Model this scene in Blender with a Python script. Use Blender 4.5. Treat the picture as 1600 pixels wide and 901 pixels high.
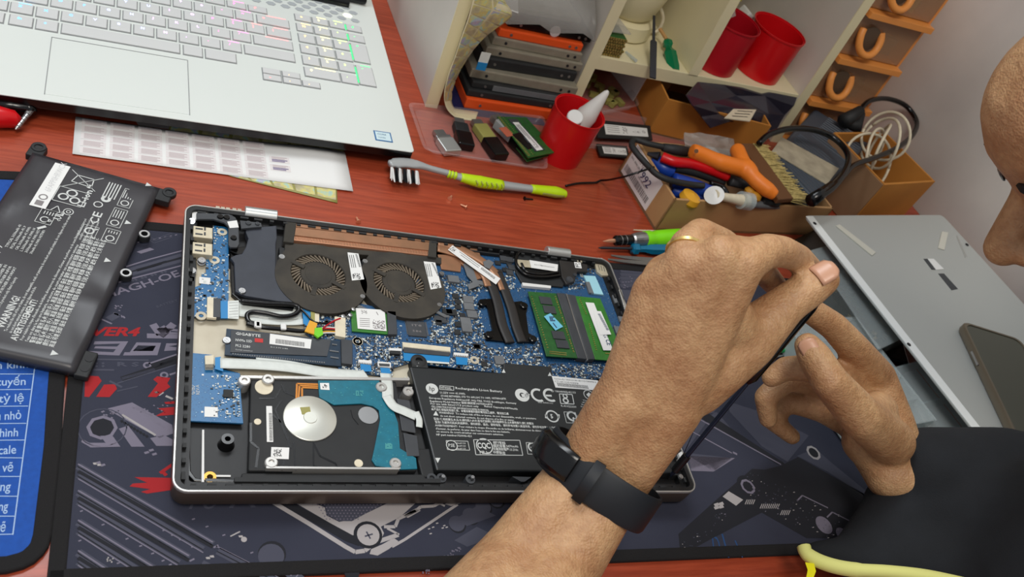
import bpy, math, random
import numpy as np
from mathutils import Matrix, Vector, Euler
for o in list(bpy.data.objects): bpy.data.objects.remove(o)
SC = bpy.context.scene
COL = SC.collection
RND = random.Random(7)
# ---------------------------------------------------------------- camera
CAMP = Vector((-0.03877, -0.26057, 0.48761)); CAME = Euler((0.78878, -0.38197, -0.22697)); FPX = 1340.0
cd = bpy.data.cameras.new('camera'); cam = bpy.data.objects.new('camera', cd); COL.objects.link(cam)
cam.location = CAMP; cam.rotation_euler = CAME
cd.sensor_width = 36; cd.lens = FPX*36/1600; cd.clip_start = 0.01; cd.clip_end = 30
cd.dof.use_dof = True; cd.dof.focus_distance = 0.62; cd.dof.aperture_fstop = 15.0
SC.camera = cam
# ---------------------------------------------------------------- light
SC.view_settings.view_transform = 'Standard'; SC.view_settings.look = 'None'
SC.view_settings.exposure = 0.0; SC.view_settings.gamma = 1.0
w = bpy.data.worlds.new('room_light'); SC.world = w; w.use_nodes = True
w.node_tree.nodes['Background'].inputs[0].default_value = (0.86, 0.92, 1.0, 1)
w.node_tree.nodes['Background'].inputs[1].default_value = 0.50
def area(name, loc, target, sx, sy, power, col):
    l = bpy.data.lights.new(name, 'AREA'); l.shape = 'RECTANGLE'; l.size = sx; l.size_y = sy; l.energy = power; l.color = col
    o = bpy.data.objects.new(name, l); COL.objects.link(o); o.location = loc
    o.rotation_euler = (Vector(target)-Vector(loc)).to_track_quat('-Z', 'Y').to_euler(); return o
area('ceiling_tube_light', (-0.25, 0.95, 1.75), (0.15, 0.2, 0), 1.3, 0.35, 17, (0.93, 0.97, 1.0))
area('ceiling_lamp', (-0.15, -0.55, 1.75), (0.4, 0.3, 0), 0.6, 0.6, 15, (1.0, 0.93, 0.84))
# ---------------------------------------------------------------- helpers
RC = CAME.to_matrix()
def ray(u, v): return RC @ Vector(((u-800)/FPX, -(v-450.5)/FPX, -1.0))
def at(u, v, z=0.0):
    d = ray(u, v); return CAMP + d*((z-CAMP.z)/d.z)
def atd(u, v, dep): return CAMP + ray(u, v)*dep
def lerp(a, b, t): return a+(b-a)*t
class G:
    def __init__(s, M=None): s.v = []; s.f = []; s.M = M or Matrix()
    def add(s, vs, fs):
        n = len(s.v); s.v += [s.M @ Vector(p) for p in vs]; s.f += [[i+n for i in f] for f in fs]; return s
    def box(s, c, d, rz=0, R=None):
        x, y, z = d[0]/2, d[1]/2, d[2]/2
        m = (R or Matrix.Rotation(rz, 3, 'Z')); c = Vector(c)
        return s.add([c + m@Vector(p) for p in ((-x,-y,-z),(x,-y,-z),(x,y,-z),(-x,y,-z),(-x,-y,z),(x,-y,z),(x,y,z),(-x,y,z))],
              [(0,3,2,1),(4,5,6,7),(0,1,5,4),(1,2,6,5),(2,3,7,6),(3,0,4,7)])
    def prism(s, pts, z0, z1, inset=0):
        a = 0; n = len(pts); P = [Vector((p[0], p[1])) for p in pts]
        for i in range(n): a += P[i].x*P[(i+1)%n].y - P[(i+1)%n].x*P[i].y
        if a < 0: P.reverse()
        vs = [(p.x, p.y, z0) for p in P]+[(p.x, p.y, z1) for p in P]
        return s.add(vs, [tuple(range(n-1,-1,-1)), tuple(range(n, 2*n))]+[(i,(i+1)%n,n+(i+1)%n,n+i) for i in range(n)])
    def quad(s, a, b, c, d): return s.add([a,b,c,d], [(0,1,2,3)])
    def loft(s, rings, caps=True, closed=True):
        n = len(rings[0]); vs = [p for r in rings for p in r]; fs = []
        for k in range(len(rings)-1):
            for i in range(n if closed else n-1):
                j = (i+1) % n; fs.append((k*n+i, k*n+j, (k+1)*n+j, (k+1)*n+i))
        if caps: fs.append(tuple(range(n-1,-1,-1))); fs.append(tuple((len(rings)-1)*n+i for i in range(n)))
        return s.add(vs, fs)
    def cyl(s, a, b, r, r2=None, n=24, caps=True):
        return s.tube([a, b], [r, r if r2 is None else r2], n, caps)
    def tube(s, pts, r, n=10, caps=True):
        pts = [Vector(p) for p in pts]; R = r if isinstance(r, (list, tuple)) else [r]*len(pts)
        t = (pts[1]-pts[0]).normalized(); up = Vector((0,0,1)) if abs(t.z) < 0.9 else Vector((1,0,0))
        nx = t.cross(up).normalized(); rings = []
        for i, p in enumerate(pts):
            a = pts[min(i+1, len(pts)-1)]-pts[max(i-1, 0)]
            if a.length > 1e-9: t = a.normalized()
            nx = (nx - t*nx.dot(t)).normalized(); ny = t.cross(nx)
            rings.append([p+(nx*math.cos(q)+ny*math.sin(q))*R[i] for q in [2*math.pi*k/n for k in range(n)]])
        return s.loft(rings, caps)
    def lathe(s, prof, c=(0,0,0), axis=(0,0,1), n=32, caps=False):
        ax = Vector(axis).normalized(); q = Vector((0,0,1)).rotation_difference(ax).to_matrix(); c = Vector(c)
        return s.loft([[c+q@Vector((r*math.cos(2*math.pi*k/n), r*math.sin(2*math.pi*k/n), z)) for k in range(n)] for r, z in prof], caps)
    def ring(s, c, ro, ri, z0, z1, n=28):
        x, y = c[0], c[1]; R = []
        for r, z in ((ri,z0),(ro,z0),(ro,z1),(ri,z1),(ri,z0)): R.append([(x+r*math.cos(2*math.pi*k/n), y+r*math.sin(2*math.pi*k/n), z) for k in range(n)])
        return s.loft(R, False)
    def sheet(s, rows, th=0.0003):
        # rows: list of rows of points, given thickness downwards along local normal
        R = [[Vector(p) for p in r] for r in rows]; m, n = len(R), len(R[0]); top = []; bot = []
        for i in range(m):
            for j in range(n):
                du = R[min(i+1,m-1)][j]-R[max(i-1,0)][j]; dv = R[i][min(j+1,n-1)]-R[i][max(j-1,0)]
                nn = du.cross(dv); nn = nn.normalized() if nn.length > 0 else Vector((0,0,1))
                top.append(R[i][j]+nn*th/2); bot.append(R[i][j]-nn*th/2)
        fs = []; N = m*n
        for i in range(m-1):
            for j in range(n-1):
                a = i*n+j; fs += [(a, a+n, a+n+1, a+1), (N+a, N+a+1, N+a+n+1, N+a+n)]
        edge = [j for j in range(n)]+[i*n+n-1 for i in range(1,m)]+[(m-1)*n+j for j in range(n-2,-1,-1)]+[i*n for i in range(m-2,0,-1)]
        for k in range(len(edge)): a, b = edge[k], edge[(k+1)%len(edge)]; fs.append((a, b, N+b, N+a))
        return s.add(top+bot, fs)
WM = {}
def wmat(p): return WM.get(p.name, Matrix())
def tag(o, label=None, cat=None, group=None, kind=None):
    if label: o['label'] = label
    if cat: o['category'] = cat
    if group: o['group'] = group
    if kind: o['kind'] = kind
    return o
def root(name, loc, rz=0, label=None, cat=None, group=None, M=None):
    o = bpy.data.objects.new(name, None); o.empty_display_size = 0.02; COL.objects.link(o)
    m = M or (Matrix.Translation(Vector(loc)) @ Matrix.Rotation(rz, 4, 'Z')); o.matrix_basis = m; WM[o.name] = o.matrix_basis.copy()
    return tag(o, label, cat, group)
def ob(name, g, mat, parent=None, label=None, cat=None, group=None, kind=None, bevel=0, smooth=False, seg=2, sub=0, clean=False):
    """one mesh object; g holds world coordinates"""
    me = bpy.data.meshes.new(name)
    if parent is not None: W = wmat(parent)
    else:
        n = max(1, len(g.v)); c = sum(g.v, Vector())/n; c.z = min(p.z for p in g.v) if g.v else 0; W = Matrix.Translation(c)
    I = W.inverted(); me.from_pydata([I @ p for p in g.v], [], g.f); me.update()
    o = bpy.data.objects.new(name, me); COL.objects.link(o)
    if parent is not None: o.parent = parent
    else: o.matrix_basis = W
    WM[o.name] = W
    if mat is not None: me.materials.append(mat)
    if bevel:
        m = o.modifiers.new('bevel', 'BEVEL'); m.width = bevel; m.segments = seg; m.limit_method = 'ANGLE'; m.angle_limit = 0.6; m.harden_normals = False
    if smooth:
        me.polygons.foreach_set('use_smooth', [True]*len(me.polygons))
        if smooth != 'all': me.set_sharp_from_angle(angle=0.7)
    if sub:
        m = o.modifiers.new('sub', 'SUBSURF'); m.levels = sub; m.render_levels = sub
    return tag(o, label, cat, group, kind)
def copytree(o, parent=None, M=None):
    c = o.copy(); COL.objects.link(c); c.parent = parent
    if M is not None: c.matrix_basis = M
    for ch in list(o.children): copytree(ch, c)
    return c
def text(g, s, size, M, bold=0, align='LEFT', ext=0.0, cnt=None, shear=0, sx=1):
    cu = bpy.data.curves.new('t', 'FONT'); cu.body = s; cu.size = size; cu.resolution_u = 2; cu.align_x = align; cu.offset = bold*size; cu.extrude = ext; cu.shear = shear
    o = bpy.data.objects.new('t', cu); me = o.to_mesh()
    vs = [M @ Vector((p.co.x*sx, p.co.y, p.co.z)) for p in me.vertices]; fs = [tuple(p.vertices) for p in me.polygons]
    g.add(vs, fs); o.to_mesh_clear(); bpy.data.objects.remove(o); bpy.data.curves.remove(cu)
def XF(o, x, up=(0,0,1)):
    """frame with origin o, x axis towards x, z = up"""
    o = Vector(o); z = Vector(up).normalized(); ax = (Vector(x)-o); ax = (ax - z*ax.dot(z)).normalized(); ay = z.cross(ax)
    M = Matrix.Identity(4)
    for i in range(3): M[i][0] = ax[i]; M[i][1] = ay[i]; M[i][2] = z[i]; M[i][3] = o[i]
    return M
def Q(pts, z): return [at(u, v, z) for u, v in pts]
def rrect(x0, y0, x1, y1, r, n=6):
    P = []
    for cx, cy, a in ((x1-r, y1-r, 0), (x0+r, y1-r, 90), (x0+r, y0+r, 180), (x1-r, y0+r, 270)):
        for k in range(n+1): t = math.radians(a+90*k/n); P.append((cx+r*math.cos(t), cy+r*math.sin(t)))
    return P
def inpoly(p, poly):
    x, y = p; c = False; j = len(poly)-1
    for i in range(len(poly)):
        a, b = poly[i], poly[j]
        if (a[1] > y) != (b[1] > y) and x < (b[0]-a[0])*(y-a[1])/(b[1]-a[1])+a[0]: c = not c
        j = i
    return c
def spline(pts, k=8):
    P = [Vector(p) for p in pts]; out = []
    for i in range(len(P)-1):
        a, b, c, d = P[max(i-1,0)], P[i], P[i+1], P[min(i+2,len(P)-1)]
        for j in range(k):
            t = j/k; out.append(0.5*((2*b)+(c-a)*t+(2*a-5*b+4*c-d)*t*t+(3*b-a-3*c+d)*t**3))
    return out+[P[-1]]
# ---------------------------------------------------------------- materials
def s2l(c):
    return tuple((x/12.92 if x <= 0.04045 else ((x+0.055)/1.055)**2.4) for x in c)
def mat(name, rgb, rough=0.5, metal=0, noise=0, nscale=60, bump=0, bscale=300, trans=0, alpha=1, emis=0, coat=0, rgb2=None, stretch=None, ior=1.45, sss=0):
    """rgb in display (sRGB) 0..1"""
    m = bpy.data.materials.new(name); m.use_nodes = True; nt = m.node_tree; b = nt.nodes['Principled BSDF']
    c = s2l(rgb); b.inputs['Base Color'].default_value = (*c, 1); b.inputs['Roughness'].default_value = rough; b.inputs['Metallic'].default_value = metal
    b.inputs['IOR'].default_value = ior
    if trans: b.inputs['Transmission Weight'].default_value = trans
    if alpha < 1: b.inputs['Alpha'].default_value = alpha
    if coat: b.inputs['Coat Weight'].default_value = coat; b.inputs['Coat Roughness'].default_value = 0.15
    if sss: b.inputs['Subsurface Weight'].default_value = sss; b.inputs['Subsurface Radius'].default_value = (0.006, 0.002, 0.001); b.inputs['Subsurface Scale'].default_value = 1
    if emis: b.inputs['Emission Color'].default_value = (*c, 1); b.inputs['Emission Strength'].default_value = emis
    if noise or bump or rgb2:
        tc = nt.nodes.new('ShaderNodeTexCoord'); mp = nt.nodes.new('ShaderNodeMapping'); nt.links.new(tc.outputs['Object'], mp.inputs[0])
        if stretch: mp.inputs['Scale'].default_value = stretch
        if noise or rgb2:
            n = nt.nodes.new('ShaderNodeTexNoise'); n.inputs['Scale'].default_value = nscale; n.inputs['Detail'].default_value = 6; nt.links.new(mp.outputs[0], n.inputs[0])
            r = nt.nodes.new('ShaderNodeValToRGB'); nt.links.new(n.outputs['Fac'], r.inputs[0]); r.color_ramp.elements[0].position = 0.3; r.color_ramp.elements[1].position = 0.7
            c2 = s2l(rgb2) if rgb2 else tuple(min(1, x*(1+noise)) for x in c); c1 = c if rgb2 else tuple(x*(1-noise) for x in c)
            r.color_ramp.elements[0].color = (*c1, 1); r.color_ramp.elements[1].color = (*c2, 1); nt.links.new(r.outputs[0], b.inputs['Base Color'])
        if bump:
            n2 = nt.nodes.new('ShaderNodeTexNoise'); n2.inputs['Scale'].default_value = bscale; n2.inputs['Detail'].default_value = 4; nt.links.new(mp.outputs[0], n2.inputs[0])
            bp = nt.nodes.new('ShaderNodeBump'); bp.inputs['Strength'].default_value = bump; bp.inputs['Distance'].default_value = 0.001
            nt.links.new(n2.outputs['Fac'], bp.inputs['Height']); nt.links.new(bp.outputs[0], b.inputs['Normal'])
    return m
MT = dict(
 wood=mat('red_wood', (0.55,0.215,0.13), 0.34, rgb2=(0.68,0.29,0.18), nscale=9, stretch=(2.5,38,1), bump=0.08, bscale=14, coat=0.25),
 wall=mat('wall_paint', (0.80,0.78,0.75), 0.85, rgb2=(0.73,0.71,0.69), nscale=9),
 back=mat('shelf_back', (0.62,0.58,0.54), 0.8, noise=.1, nscale=8),
 floor=mat('floor_tile', (0.55,0.52,0.48), 0.6),
 shelf=mat('cream_board', (0.89,0.85,0.70), 0.45, noise=.04, nscale=12),
 shelfw=mat('white_board', (0.83,0.81,0.77), 0.5, noise=.05, nscale=12),
 silver=mat('silver_aluminium', (0.80,0.81,0.80), 0.36, 0.75),
 rim=mat('bright_rim', (0.76,0.75,0.73), 0.32, 0.6),
 champ=mat('champagne_metal', (0.42,0.36,0.31), 0.4, 0.6),
 black=mat('black_plastic', (0.10,0.10,0.105), 0.42, noise=.2, nscale=90),
 blackm=mat('matt_black', (0.135,0.14,0.145), 0.6, noise=.18, nscale=60),
 blackg=mat('gloss_black', (0.045,0.045,0.05), 0.2),
 dgrey=mat('dark_grey', (0.24,0.25,0.265), 0.5, noise=.15, nscale=60),
 mgrey=mat('mid_grey', (0.42,0.43,0.44), 0.45, noise=.1, nscale=80),
 spk=mat('slate_cover', (0.225,0.24,0.275), 0.55, noise=.12, nscale=60),
 fan=mat('dusty_fan', (0.165,0.155,0.14), 0.65, rgb2=(0.255,0.235,0.20), nscale=55, bump=.1),
 fanb=mat('fan_blade', (0.43,0.385,0.325), 0.6, noise=.2, nscale=100),
 cream=mat('cream_plastic', (0.86,0.82,0.72), 0.45, noise=.08, nscale=150),
 magn=mat('cast_plate', (0.80,0.77,0.69), 0.45, 0.15, rgb2=(0.70,0.66,0.58), nscale=35),
 drv=mat('drive_grey', (0.60,0.575,0.51), 0.4, 0.35, noise=.08, nscale=90), usb=mat('port_shell', (0.80,0.76,0.66), 0.35, 0.35, noise=.1, nscale=200),
 copper=mat('copper', (0.68,0.49,0.37), 0.38, 0.4, rgb2=(0.60,0.45,0.34), nscale=70),
 copperb=mat('bright_copper', (0.93,0.68,0.54), 0.3, 0.6),
 white=mat('white_plastic', (0.88,0.88,0.87), 0.4),
 paper=mat('white_label', (0.90,0.90,0.89), 0.6),
 ink=mat('black_ink', (0.12,0.12,0.13), 0.6),
 inkg=mat('grey_ink', (0.52,0.50,0.50), 0.7),
 inkp=mat('pinkish_ink', (0.79,0.745,0.745), 0.7),
 print=mat('white_print', (0.80,0.81,0.80), 0.6),
 green=mat('green_pcb', (0.15,0.36,0.16), 0.4, noise=.2, nscale=250),
 greenl=mat('bright_green_pcb', (0.21,0.47,0.17), 0.38, noise=.15, nscale=200),  # brighter green board of the wireless card and one memory stick
 teal=mat('teal_pcb', (0.05,0.42,0.50), 0.4, noise=.12, nscale=250),
 flexb=mat('blue_flex', (0.12,0.50,0.74), 0.4),
 flexw=mat('white_flex', (0.83,0.85,0.83), 0.4, noise=.06, nscale=200),
 kapton=mat('orange_flex', (0.80,0.50,0.13), 0.35),
 yel=mat('yellow_tape', (0.88,0.64,0.16), 0.5), grn=mat('green_tape', (0.45,0.80,0.14), 0.5),
 gold=mat('gold_contact', (0.75,0.65,0.38), 0.3, 0.6, noise=.3, nscale=300),
 steel=mat('steel', (0.66,0.66,0.66), 0.3, 0.85), steeld=mat('dark_steel', (0.30,0.31,0.34), 0.35, 0.8),
 red=mat('red_plastic', (0.80,0.06,0.09), 0.3), redd=mat('crimson_plastic', (0.70,0.05,0.12), 0.38), redt=mat('red_trim', (0.75,0.16,0.15), 0.5),
 orange=mat('orange_plastic', (0.93,0.50,0.15), 0.4), dorange=mat('drawer_orange', (0.90,0.58,0.28), 0.45), hdo=mat('orange_drive', (0.90,0.33,0.12), 0.4),
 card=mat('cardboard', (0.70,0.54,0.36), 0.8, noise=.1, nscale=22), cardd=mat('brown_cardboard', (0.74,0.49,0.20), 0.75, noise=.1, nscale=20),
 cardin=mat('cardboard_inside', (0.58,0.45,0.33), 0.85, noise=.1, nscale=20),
 lime=mat('lime_rubber', (0.74,0.87,0.08), 0.4), limeg=mat('lime_green_plastic', (0.52,0.90,0.10), 0.35), bgrey=mat('brush_grey', (0.66,0.67,0.67), 0.35, 0.2), olive=mat('olive_grip', (0.62,0.64,0.30), 0.5),
 blue=mat('blue_plastic', (0.08,0.24,0.60), 0.35), cyan=mat('cyan_plastic', (0.06,0.50,0.66), 0.25, trans=.3), gr=mat('green_plastic', (0.02,0.50,0.32), 0.25, trans=.25),
 bpad=mat('blue_cloth', (0.07,0.29,0.62), 0.8, noise=.1, nscale=300, bump=.15, bscale=2500),
 mpad=mat('dark_pad_cloth', (0.165,0.175,0.235), 0.85, rgb2=(0.19,0.20,0.26), nscale=16, bump=.15, bscale=2500),
 stitch=mat('black_stitch', (0.085,0.08,0.085), 0.9, bump=.5, bscale=1500),
 pg=mat('pad_grey', (0.45,0.43,0.49), 0.85), pgd=mat('pad_dark_grey', (0.265,0.27,0.325), 0.85), pgl=mat('pad_light', (0.64,0.62,0.62), 0.85), pbk=mat('pad_black', (0.10,0.105,0.135), 0.85), pr=mat('pad_red', (0.62,0.11,0.13), 0.85), pbl=mat('pad_blue', (0.13,0.27,0.45), 0.85),
 skin=mat('skin', (0.72,0.54,0.385), 0.5, rgb2=(0.79,0.605,0.44), nscale=30, bump=.25, bscale=600, sss=.12),
 nail=mat('nail', (0.78,0.59,0.48), 0.3), cloth=mat('black_cloth', (0.095,0.107,0.125), 0.9, bump=.3, bscale=900, noise=.15, nscale=40),
 trim=mat('pale_yellow_trim', (0.86,0.86,0.52), 0.8), yl=mat('yellow_tag', (0.92,0.88,0.08), 0.6), band=mat('black_rubber', (0.105,0.12,0.14), 0.55), hair=mat('black_hair', (0.06,0.05,0.05), 0.7),
 bristle=mat('straw_bristle', (0.72,0.64,0.40), 0.85, noise=.25, nscale=300), bristb=mat('brown_ferrule', (0.42,0.27,0.15), 0.6), adap=mat('slate_adapter', (0.27,0.30,0.34), 0.5), aged=mat('aged_label', (0.76,0.72,0.62), 0.7, rgb2=(0.62,0.58,0.50), nscale=60),
 laptopw=mat('pearl_white', (0.85,0.87,0.85), 0.42, 0.05), keyw=mat('pale_key', (0.80,0.805,0.80), 0.5), gap=mat('key_gap', (0.55,0.56,0.56), 0.6), hexg=mat('vent_grey', (0.66,0.68,0.69), 0.6),
 yellow=mat('yellow_sponge', (0.72,0.66,0.10), 0.7, noise=.2, nscale=120), tan=mat('tan_wood', (0.72,0.55,0.34), 0.6), ring=mat('gold_ring', (0.88,0.76,0.48), 0.3, 0.8),
 phone=mat('phone_screen', (0.30,0.30,0.26), 0.25), phoneb=mat('phone_case', (0.45,0.41,0.35), 0.25, 0.3), panel=mat('panel_silver', (0.72,0.73,0.715), 0.45, 0.25), feet=mat('rubber_feet', (0.80,0.79,0.74), 0.6),
 slate=mat('heat_pipe_black', (0.16,0.15,0.145), 0.5, noise=.15, nscale=90), lblue=mat('pale_blue_pad', (0.62,0.82,0.87), 0.5), stk=mat('sky_sticker', (0.45,0.75,0.86), 0.4), olv=mat('olive_film', (0.60,0.58,0.32), 0.4), brass=mat('brass', (0.72,0.54,0.25), 0.3, 0.8),
)
def clearmat(name, rgb, al, rough=.12):
    m = bpy.data.materials.new(name); m.use_nodes = True; nt = m.node_tree; b = nt.nodes['Principled BSDF']
    b.inputs['Base Color'].default_value = (*s2l(rgb), 1); b.inputs['Roughness'].default_value = rough; b.inputs['Alpha'].default_value = al
    b.inputs['Specular IOR Level'].default_value = 0.7
    return m
MT['clear'] = clearmat('clear_blister', (0.85,0.8,0.8), 0.16); MT['bag'] = clearmat('clear_bag', (0.75,0.74,0.72), 0.42, .25)
MT['frost'] = clearmat('frosted_plastic', (0.78,0.83,0.83), 0.5, .3); MT['lidc'] = clearmat('clear_lid', (0.86,0.90,0.90), 0.22, .2); MT['frosty'] = clearmat('smoky_clear', (0.55,0.57,0.55), 0.35, .2); MT['frosto'] = clearmat('drawer_front', (0.72,0.56,0.42), 0.5, .2)
MT['dbag'] = clearmat('antistatic_bag', (0.18,0.17,0.22), 0.82, .2)
def pcbmat(name, a, b_, c):
    m = bpy.data.materials.new(name); m.use_nodes = True; nt = m.node_tree; p = nt.nodes['Principled BSDF']
    tc = nt.nodes.new('ShaderNodeTexCoord'); v = nt.nodes.new('ShaderNodeTexVoronoi'); v.distance = 'MANHATTAN'; v.inputs['Scale'].default_value = 420; nt.links.new(tc.outputs['Object'], v.inputs[0])
    r = nt.nodes.new('ShaderNodeValToRGB'); nt.links.new(v.outputs['Distance'], r.inputs[0]); r.color_ramp.interpolation = 'CONSTANT'
    e = r.color_ramp.elements; e[0].color = (*s2l(c), 1); e[0].position = 0; e[1].position = 0.22; e[1].color = (*s2l(a), 1)
    x = e.new(0.55); x.color = (*s2l(b_), 1)
    nt.links.new(r.outputs[0], p.inputs['Base Color']); p.inputs['Roughness'].default_value = 0.35; return m
MT['pcb'] = pcbmat('blue_pcb', (0.10,0.24,0.39), (0.15,0.32,0.48), (0.60,0.70,0.77)); MT['pcbl'] = pcbmat('light_blue_pcb', (0.08,0.35,0.54), (0.11,0.40,0.60), (0.40,0.62,0.76))
def holomat():
    m = bpy.data.materials.new('hologram_foil'); m.use_nodes = True; nt = m.node_tree; p = nt.nodes['Principled BSDF']
    tc = nt.nodes.new('ShaderNodeTexCoord'); n = nt.nodes.new('ShaderNodeTexNoise'); n.inputs['Scale'].default_value = 70; n.inputs['Detail'].default_value = 4; nt.links.new(tc.outputs['Object'], n.inputs[0])
    r = nt.nodes.new('ShaderNodeValToRGB'); nt.links.new(n.outputs['Fac'], r.inputs[0]); e = r.color_ramp.elements
    e[0].position = .3; e[0].color = (*s2l((.68,.65,.52)), 1); e[1].position = .72; e[1].color = (*s2l((.86,.84,.74)), 1)
    for q, c in ((.45,(.78,.75,.60)), (.54,(.88,.84,.52)), (.60,(.70,.84,.78)), (.66,(.74,.72,.84))): x = e.new(q); x.color = (*s2l(c), 1)
    nt.links.new(r.outputs[0], p.inputs['Base Color']); p.inputs['Roughness'].default_value = .28; p.inputs['Metallic'].default_value = .2; return m
def skinmat():
    m = bpy.data.materials.new('living_skin'); m.use_nodes = True; nt = m.node_tree; b = nt.nodes['Principled BSDF']; L = nt.links.new
    tc = nt.nodes.new('ShaderNodeTexCoord')
    def nz(sc, det, mp=None):
        n = nt.nodes.new('ShaderNodeTexNoise'); n.inputs['Scale'].default_value = sc; n.inputs['Detail'].default_value = det; L((mp or tc).outputs['Object' if mp is None else 0], n.inputs[0]); return n
    n1 = nz(38, 5); r = nt.nodes.new('ShaderNodeValToRGB'); L(n1.outputs['Fac'], r.inputs[0]); e = r.color_ramp.elements
    e[0].position = .32; e[0].color = (*s2l((.69,.51,.355)), 1); e[1].position = .68; e[1].color = (*s2l((.79,.63,.46)), 1)
    n2 = nz(240, 3); mx = nt.nodes.new('ShaderNodeMixRGB'); mx.blend_type = 'MULTIPLY'; mx.inputs[0].default_value = .35; L(r.outputs[0], mx.inputs[1])
    r2 = nt.nodes.new('ShaderNodeValToRGB'); L(n2.outputs['Fac'], r2.inputs[0]); r2.color_ramp.elements[0].color = (.62,.50,.44,1); r2.color_ramp.elements[0].position = .35; r2.color_ramp.elements[1].color = (1,1,1,1); r2.color_ramp.elements[1].position = .6; L(r2.outputs[0], mx.inputs[2]); L(mx.outputs[0], b.inputs['Base Color'])
    v = nt.nodes.new('ShaderNodeTexVoronoi'); v.inputs['Scale'].default_value = 700; L(tc.outputs['Object'], v.inputs[0])
    mp = nt.nodes.new('ShaderNodeMapping'); mp.inputs['Scale'].default_value = (1,.35,1); mp.inputs['Rotation'].default_value = (0,0,.8); L(tc.outputs['Object'], mp.inputs[0]); n3 = nz(210, 5, mp)
    ad = nt.nodes.new('ShaderNodeMath'); ad.operation = 'MULTIPLY_ADD'; L(n3.outputs['Fac'], ad.inputs[0]); ad.inputs[1].default_value = 2.6; L(v.outputs['Distance'], ad.inputs[2])
    bp = nt.nodes.new('ShaderNodeBump'); bp.inputs['Strength'].default_value = .5; bp.inputs['Distance'].default_value = .0007; L(ad.outputs[0], bp.inputs['Height']); L(bp.outputs[0], b.inputs['Normal'])
    b.inputs['Roughness'].default_value = .5; b.inputs['Subsurface Weight'].default_value = .1; b.inputs['Subsurface Radius'].default_value = (.006,.002,.001); b.inputs['Subsurface Scale'].default_value = 1; return m
MT['skin'] = skinmat()
MT['holo'] = holomat()
def screw(g, p, r=0.0022, h=0.0012):
    g.cyl((p[0],p[1],p[2]), (p[0],p[1],p[2]+h), r, r*0.85, 14)
    g.ring((p[0],p[1]), r*0.5, r*0.25, p[2]+h, p[2]+h+0.0002, 10)
# ---------------------------------------------------------------- more helpers
def TF(g, s, p0, p1, z, h, bold=0.0, shear=0):
    """text from pixel p0 to pixel p1 lying at height z, letters h metres tall"""
    a, b = at(*p0, z), at(*p1, z); D = (b-a).length
    cu = bpy.data.curves.new('t', 'FONT'); cu.body = s; cu.size = h*1.38; cu.resolution_u = 1 if h < .004 else 3; cu.offset = bold*h; cu.shear = shear
    o = bpy.data.objects.new('t', cu); me = o.to_mesh()
    if len(me.vertices):
        xs = [v.co.x for v in me.vertices]; x0, x1 = min(xs), max(xs); k = D/max(1e-6, x1-x0); M = XF(a, b)
        g.add([M @ Vector(((v.co.x-x0)*k, v.co.y, 0)) for v in me.vertices], [tuple(p.vertices) for p in me.polygons])
    o.to_mesh_clear(); bpy.data.objects.remove(o); bpy.data.curves.remove(cu)
def bars(g, p0, p1, p2, z, n, seed=1, thick=.00005):
    """barcode between p0->p1 (length) with height towards p2 (pixels)"""
    r = random.Random(seed); a, b, c = at(*p0, z), at(*p1, z), at(*p2, z); x = b-a; y = c-a; t = 0
    while t < 1:
        w_ = r.uniform(.3, 1.3)/n; e = min(1, t+w_*.5)
        g.quad(a+x*t, a+x*e, a+x*e+y, a+x*t+y); t += w_
def dots(g, p0, p1, p2, z, nx, ny, seed=2, fill=.5, k=.9):
    r = random.Random(seed); a, b, c = at(*p0, z), at(*p1, z), at(*p2, z); x = (b-a)/nx; y = (c-a)/ny
    for i in range(nx):
        for j in range(ny):
            if r.random() < fill: o = a+x*i+y*j; g.quad(o, o+x*k, o+x*k+y*k, o+y*k)
def lab(name, pts, z, mt, parent, th=.0002, label=None):
    return ob(name, G().prism(Q(pts, z), z-th, z), MT[mt] if isinstance(mt, str) else mt, parent, label)
def flat(g, pts, z): P = [at(u, v, z) for u, v in pts]; g.add(P, [tuple(range(len(P)))]); return g
def line(g, pts, z, w_):
    """thin flat line through pixel points"""
    P = [at(u, v, z) for u, v in pts]
    for a, b in zip(P, P[1:]):
        d = (b-a).normalized(); n = Vector((-d.y, d.x, 0))*w_/2; g.quad(a-n, b-n, b+n, a+n)
def disc(g, u, v, z, r, ri=0, n=20):
    c = at(u, v, z)
    if ri:
        for k in range(n):
            a, b = 2*math.pi*k/n, 2*math.pi*(k+1)/n
            g.quad(*[c+Vector((q*math.cos(t), q*math.sin(t), 0)) for q, t in ((ri,a),(r,a),(r,b),(ri,b))])
    else: g.add([c+Vector((r*math.cos(2*math.pi*k/n), r*math.sin(2*math.pi*k/n), 0)) for k in range(n)], [tuple(range(n))])
def Z(ox, oy, f): return lambda *P: [(ox+x/f, oy+y/f) for x, y in P]
# ---------------------------------------------------------------- setting
ob('floor', G().box((0.3, 0.3, -0.76), (4.6, 3.4, 0.02)), MT['floor'], kind='structure')
ob('wall_back', G().box((0.35, 1.32, 0.40), (4.5, 0.03, 2.3)), MT['wall'], kind='structure')
# wall at the right, seen between the boxes and the head
WR = XF(Vector((.930,.45,0)), Vector((.930-.0865,.45+.996,0)))
ob('wall_right', G(WR).box((0.0, -.02, .40), (1.75, .03, 2.3)), MT['wall'], kind='structure')
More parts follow.
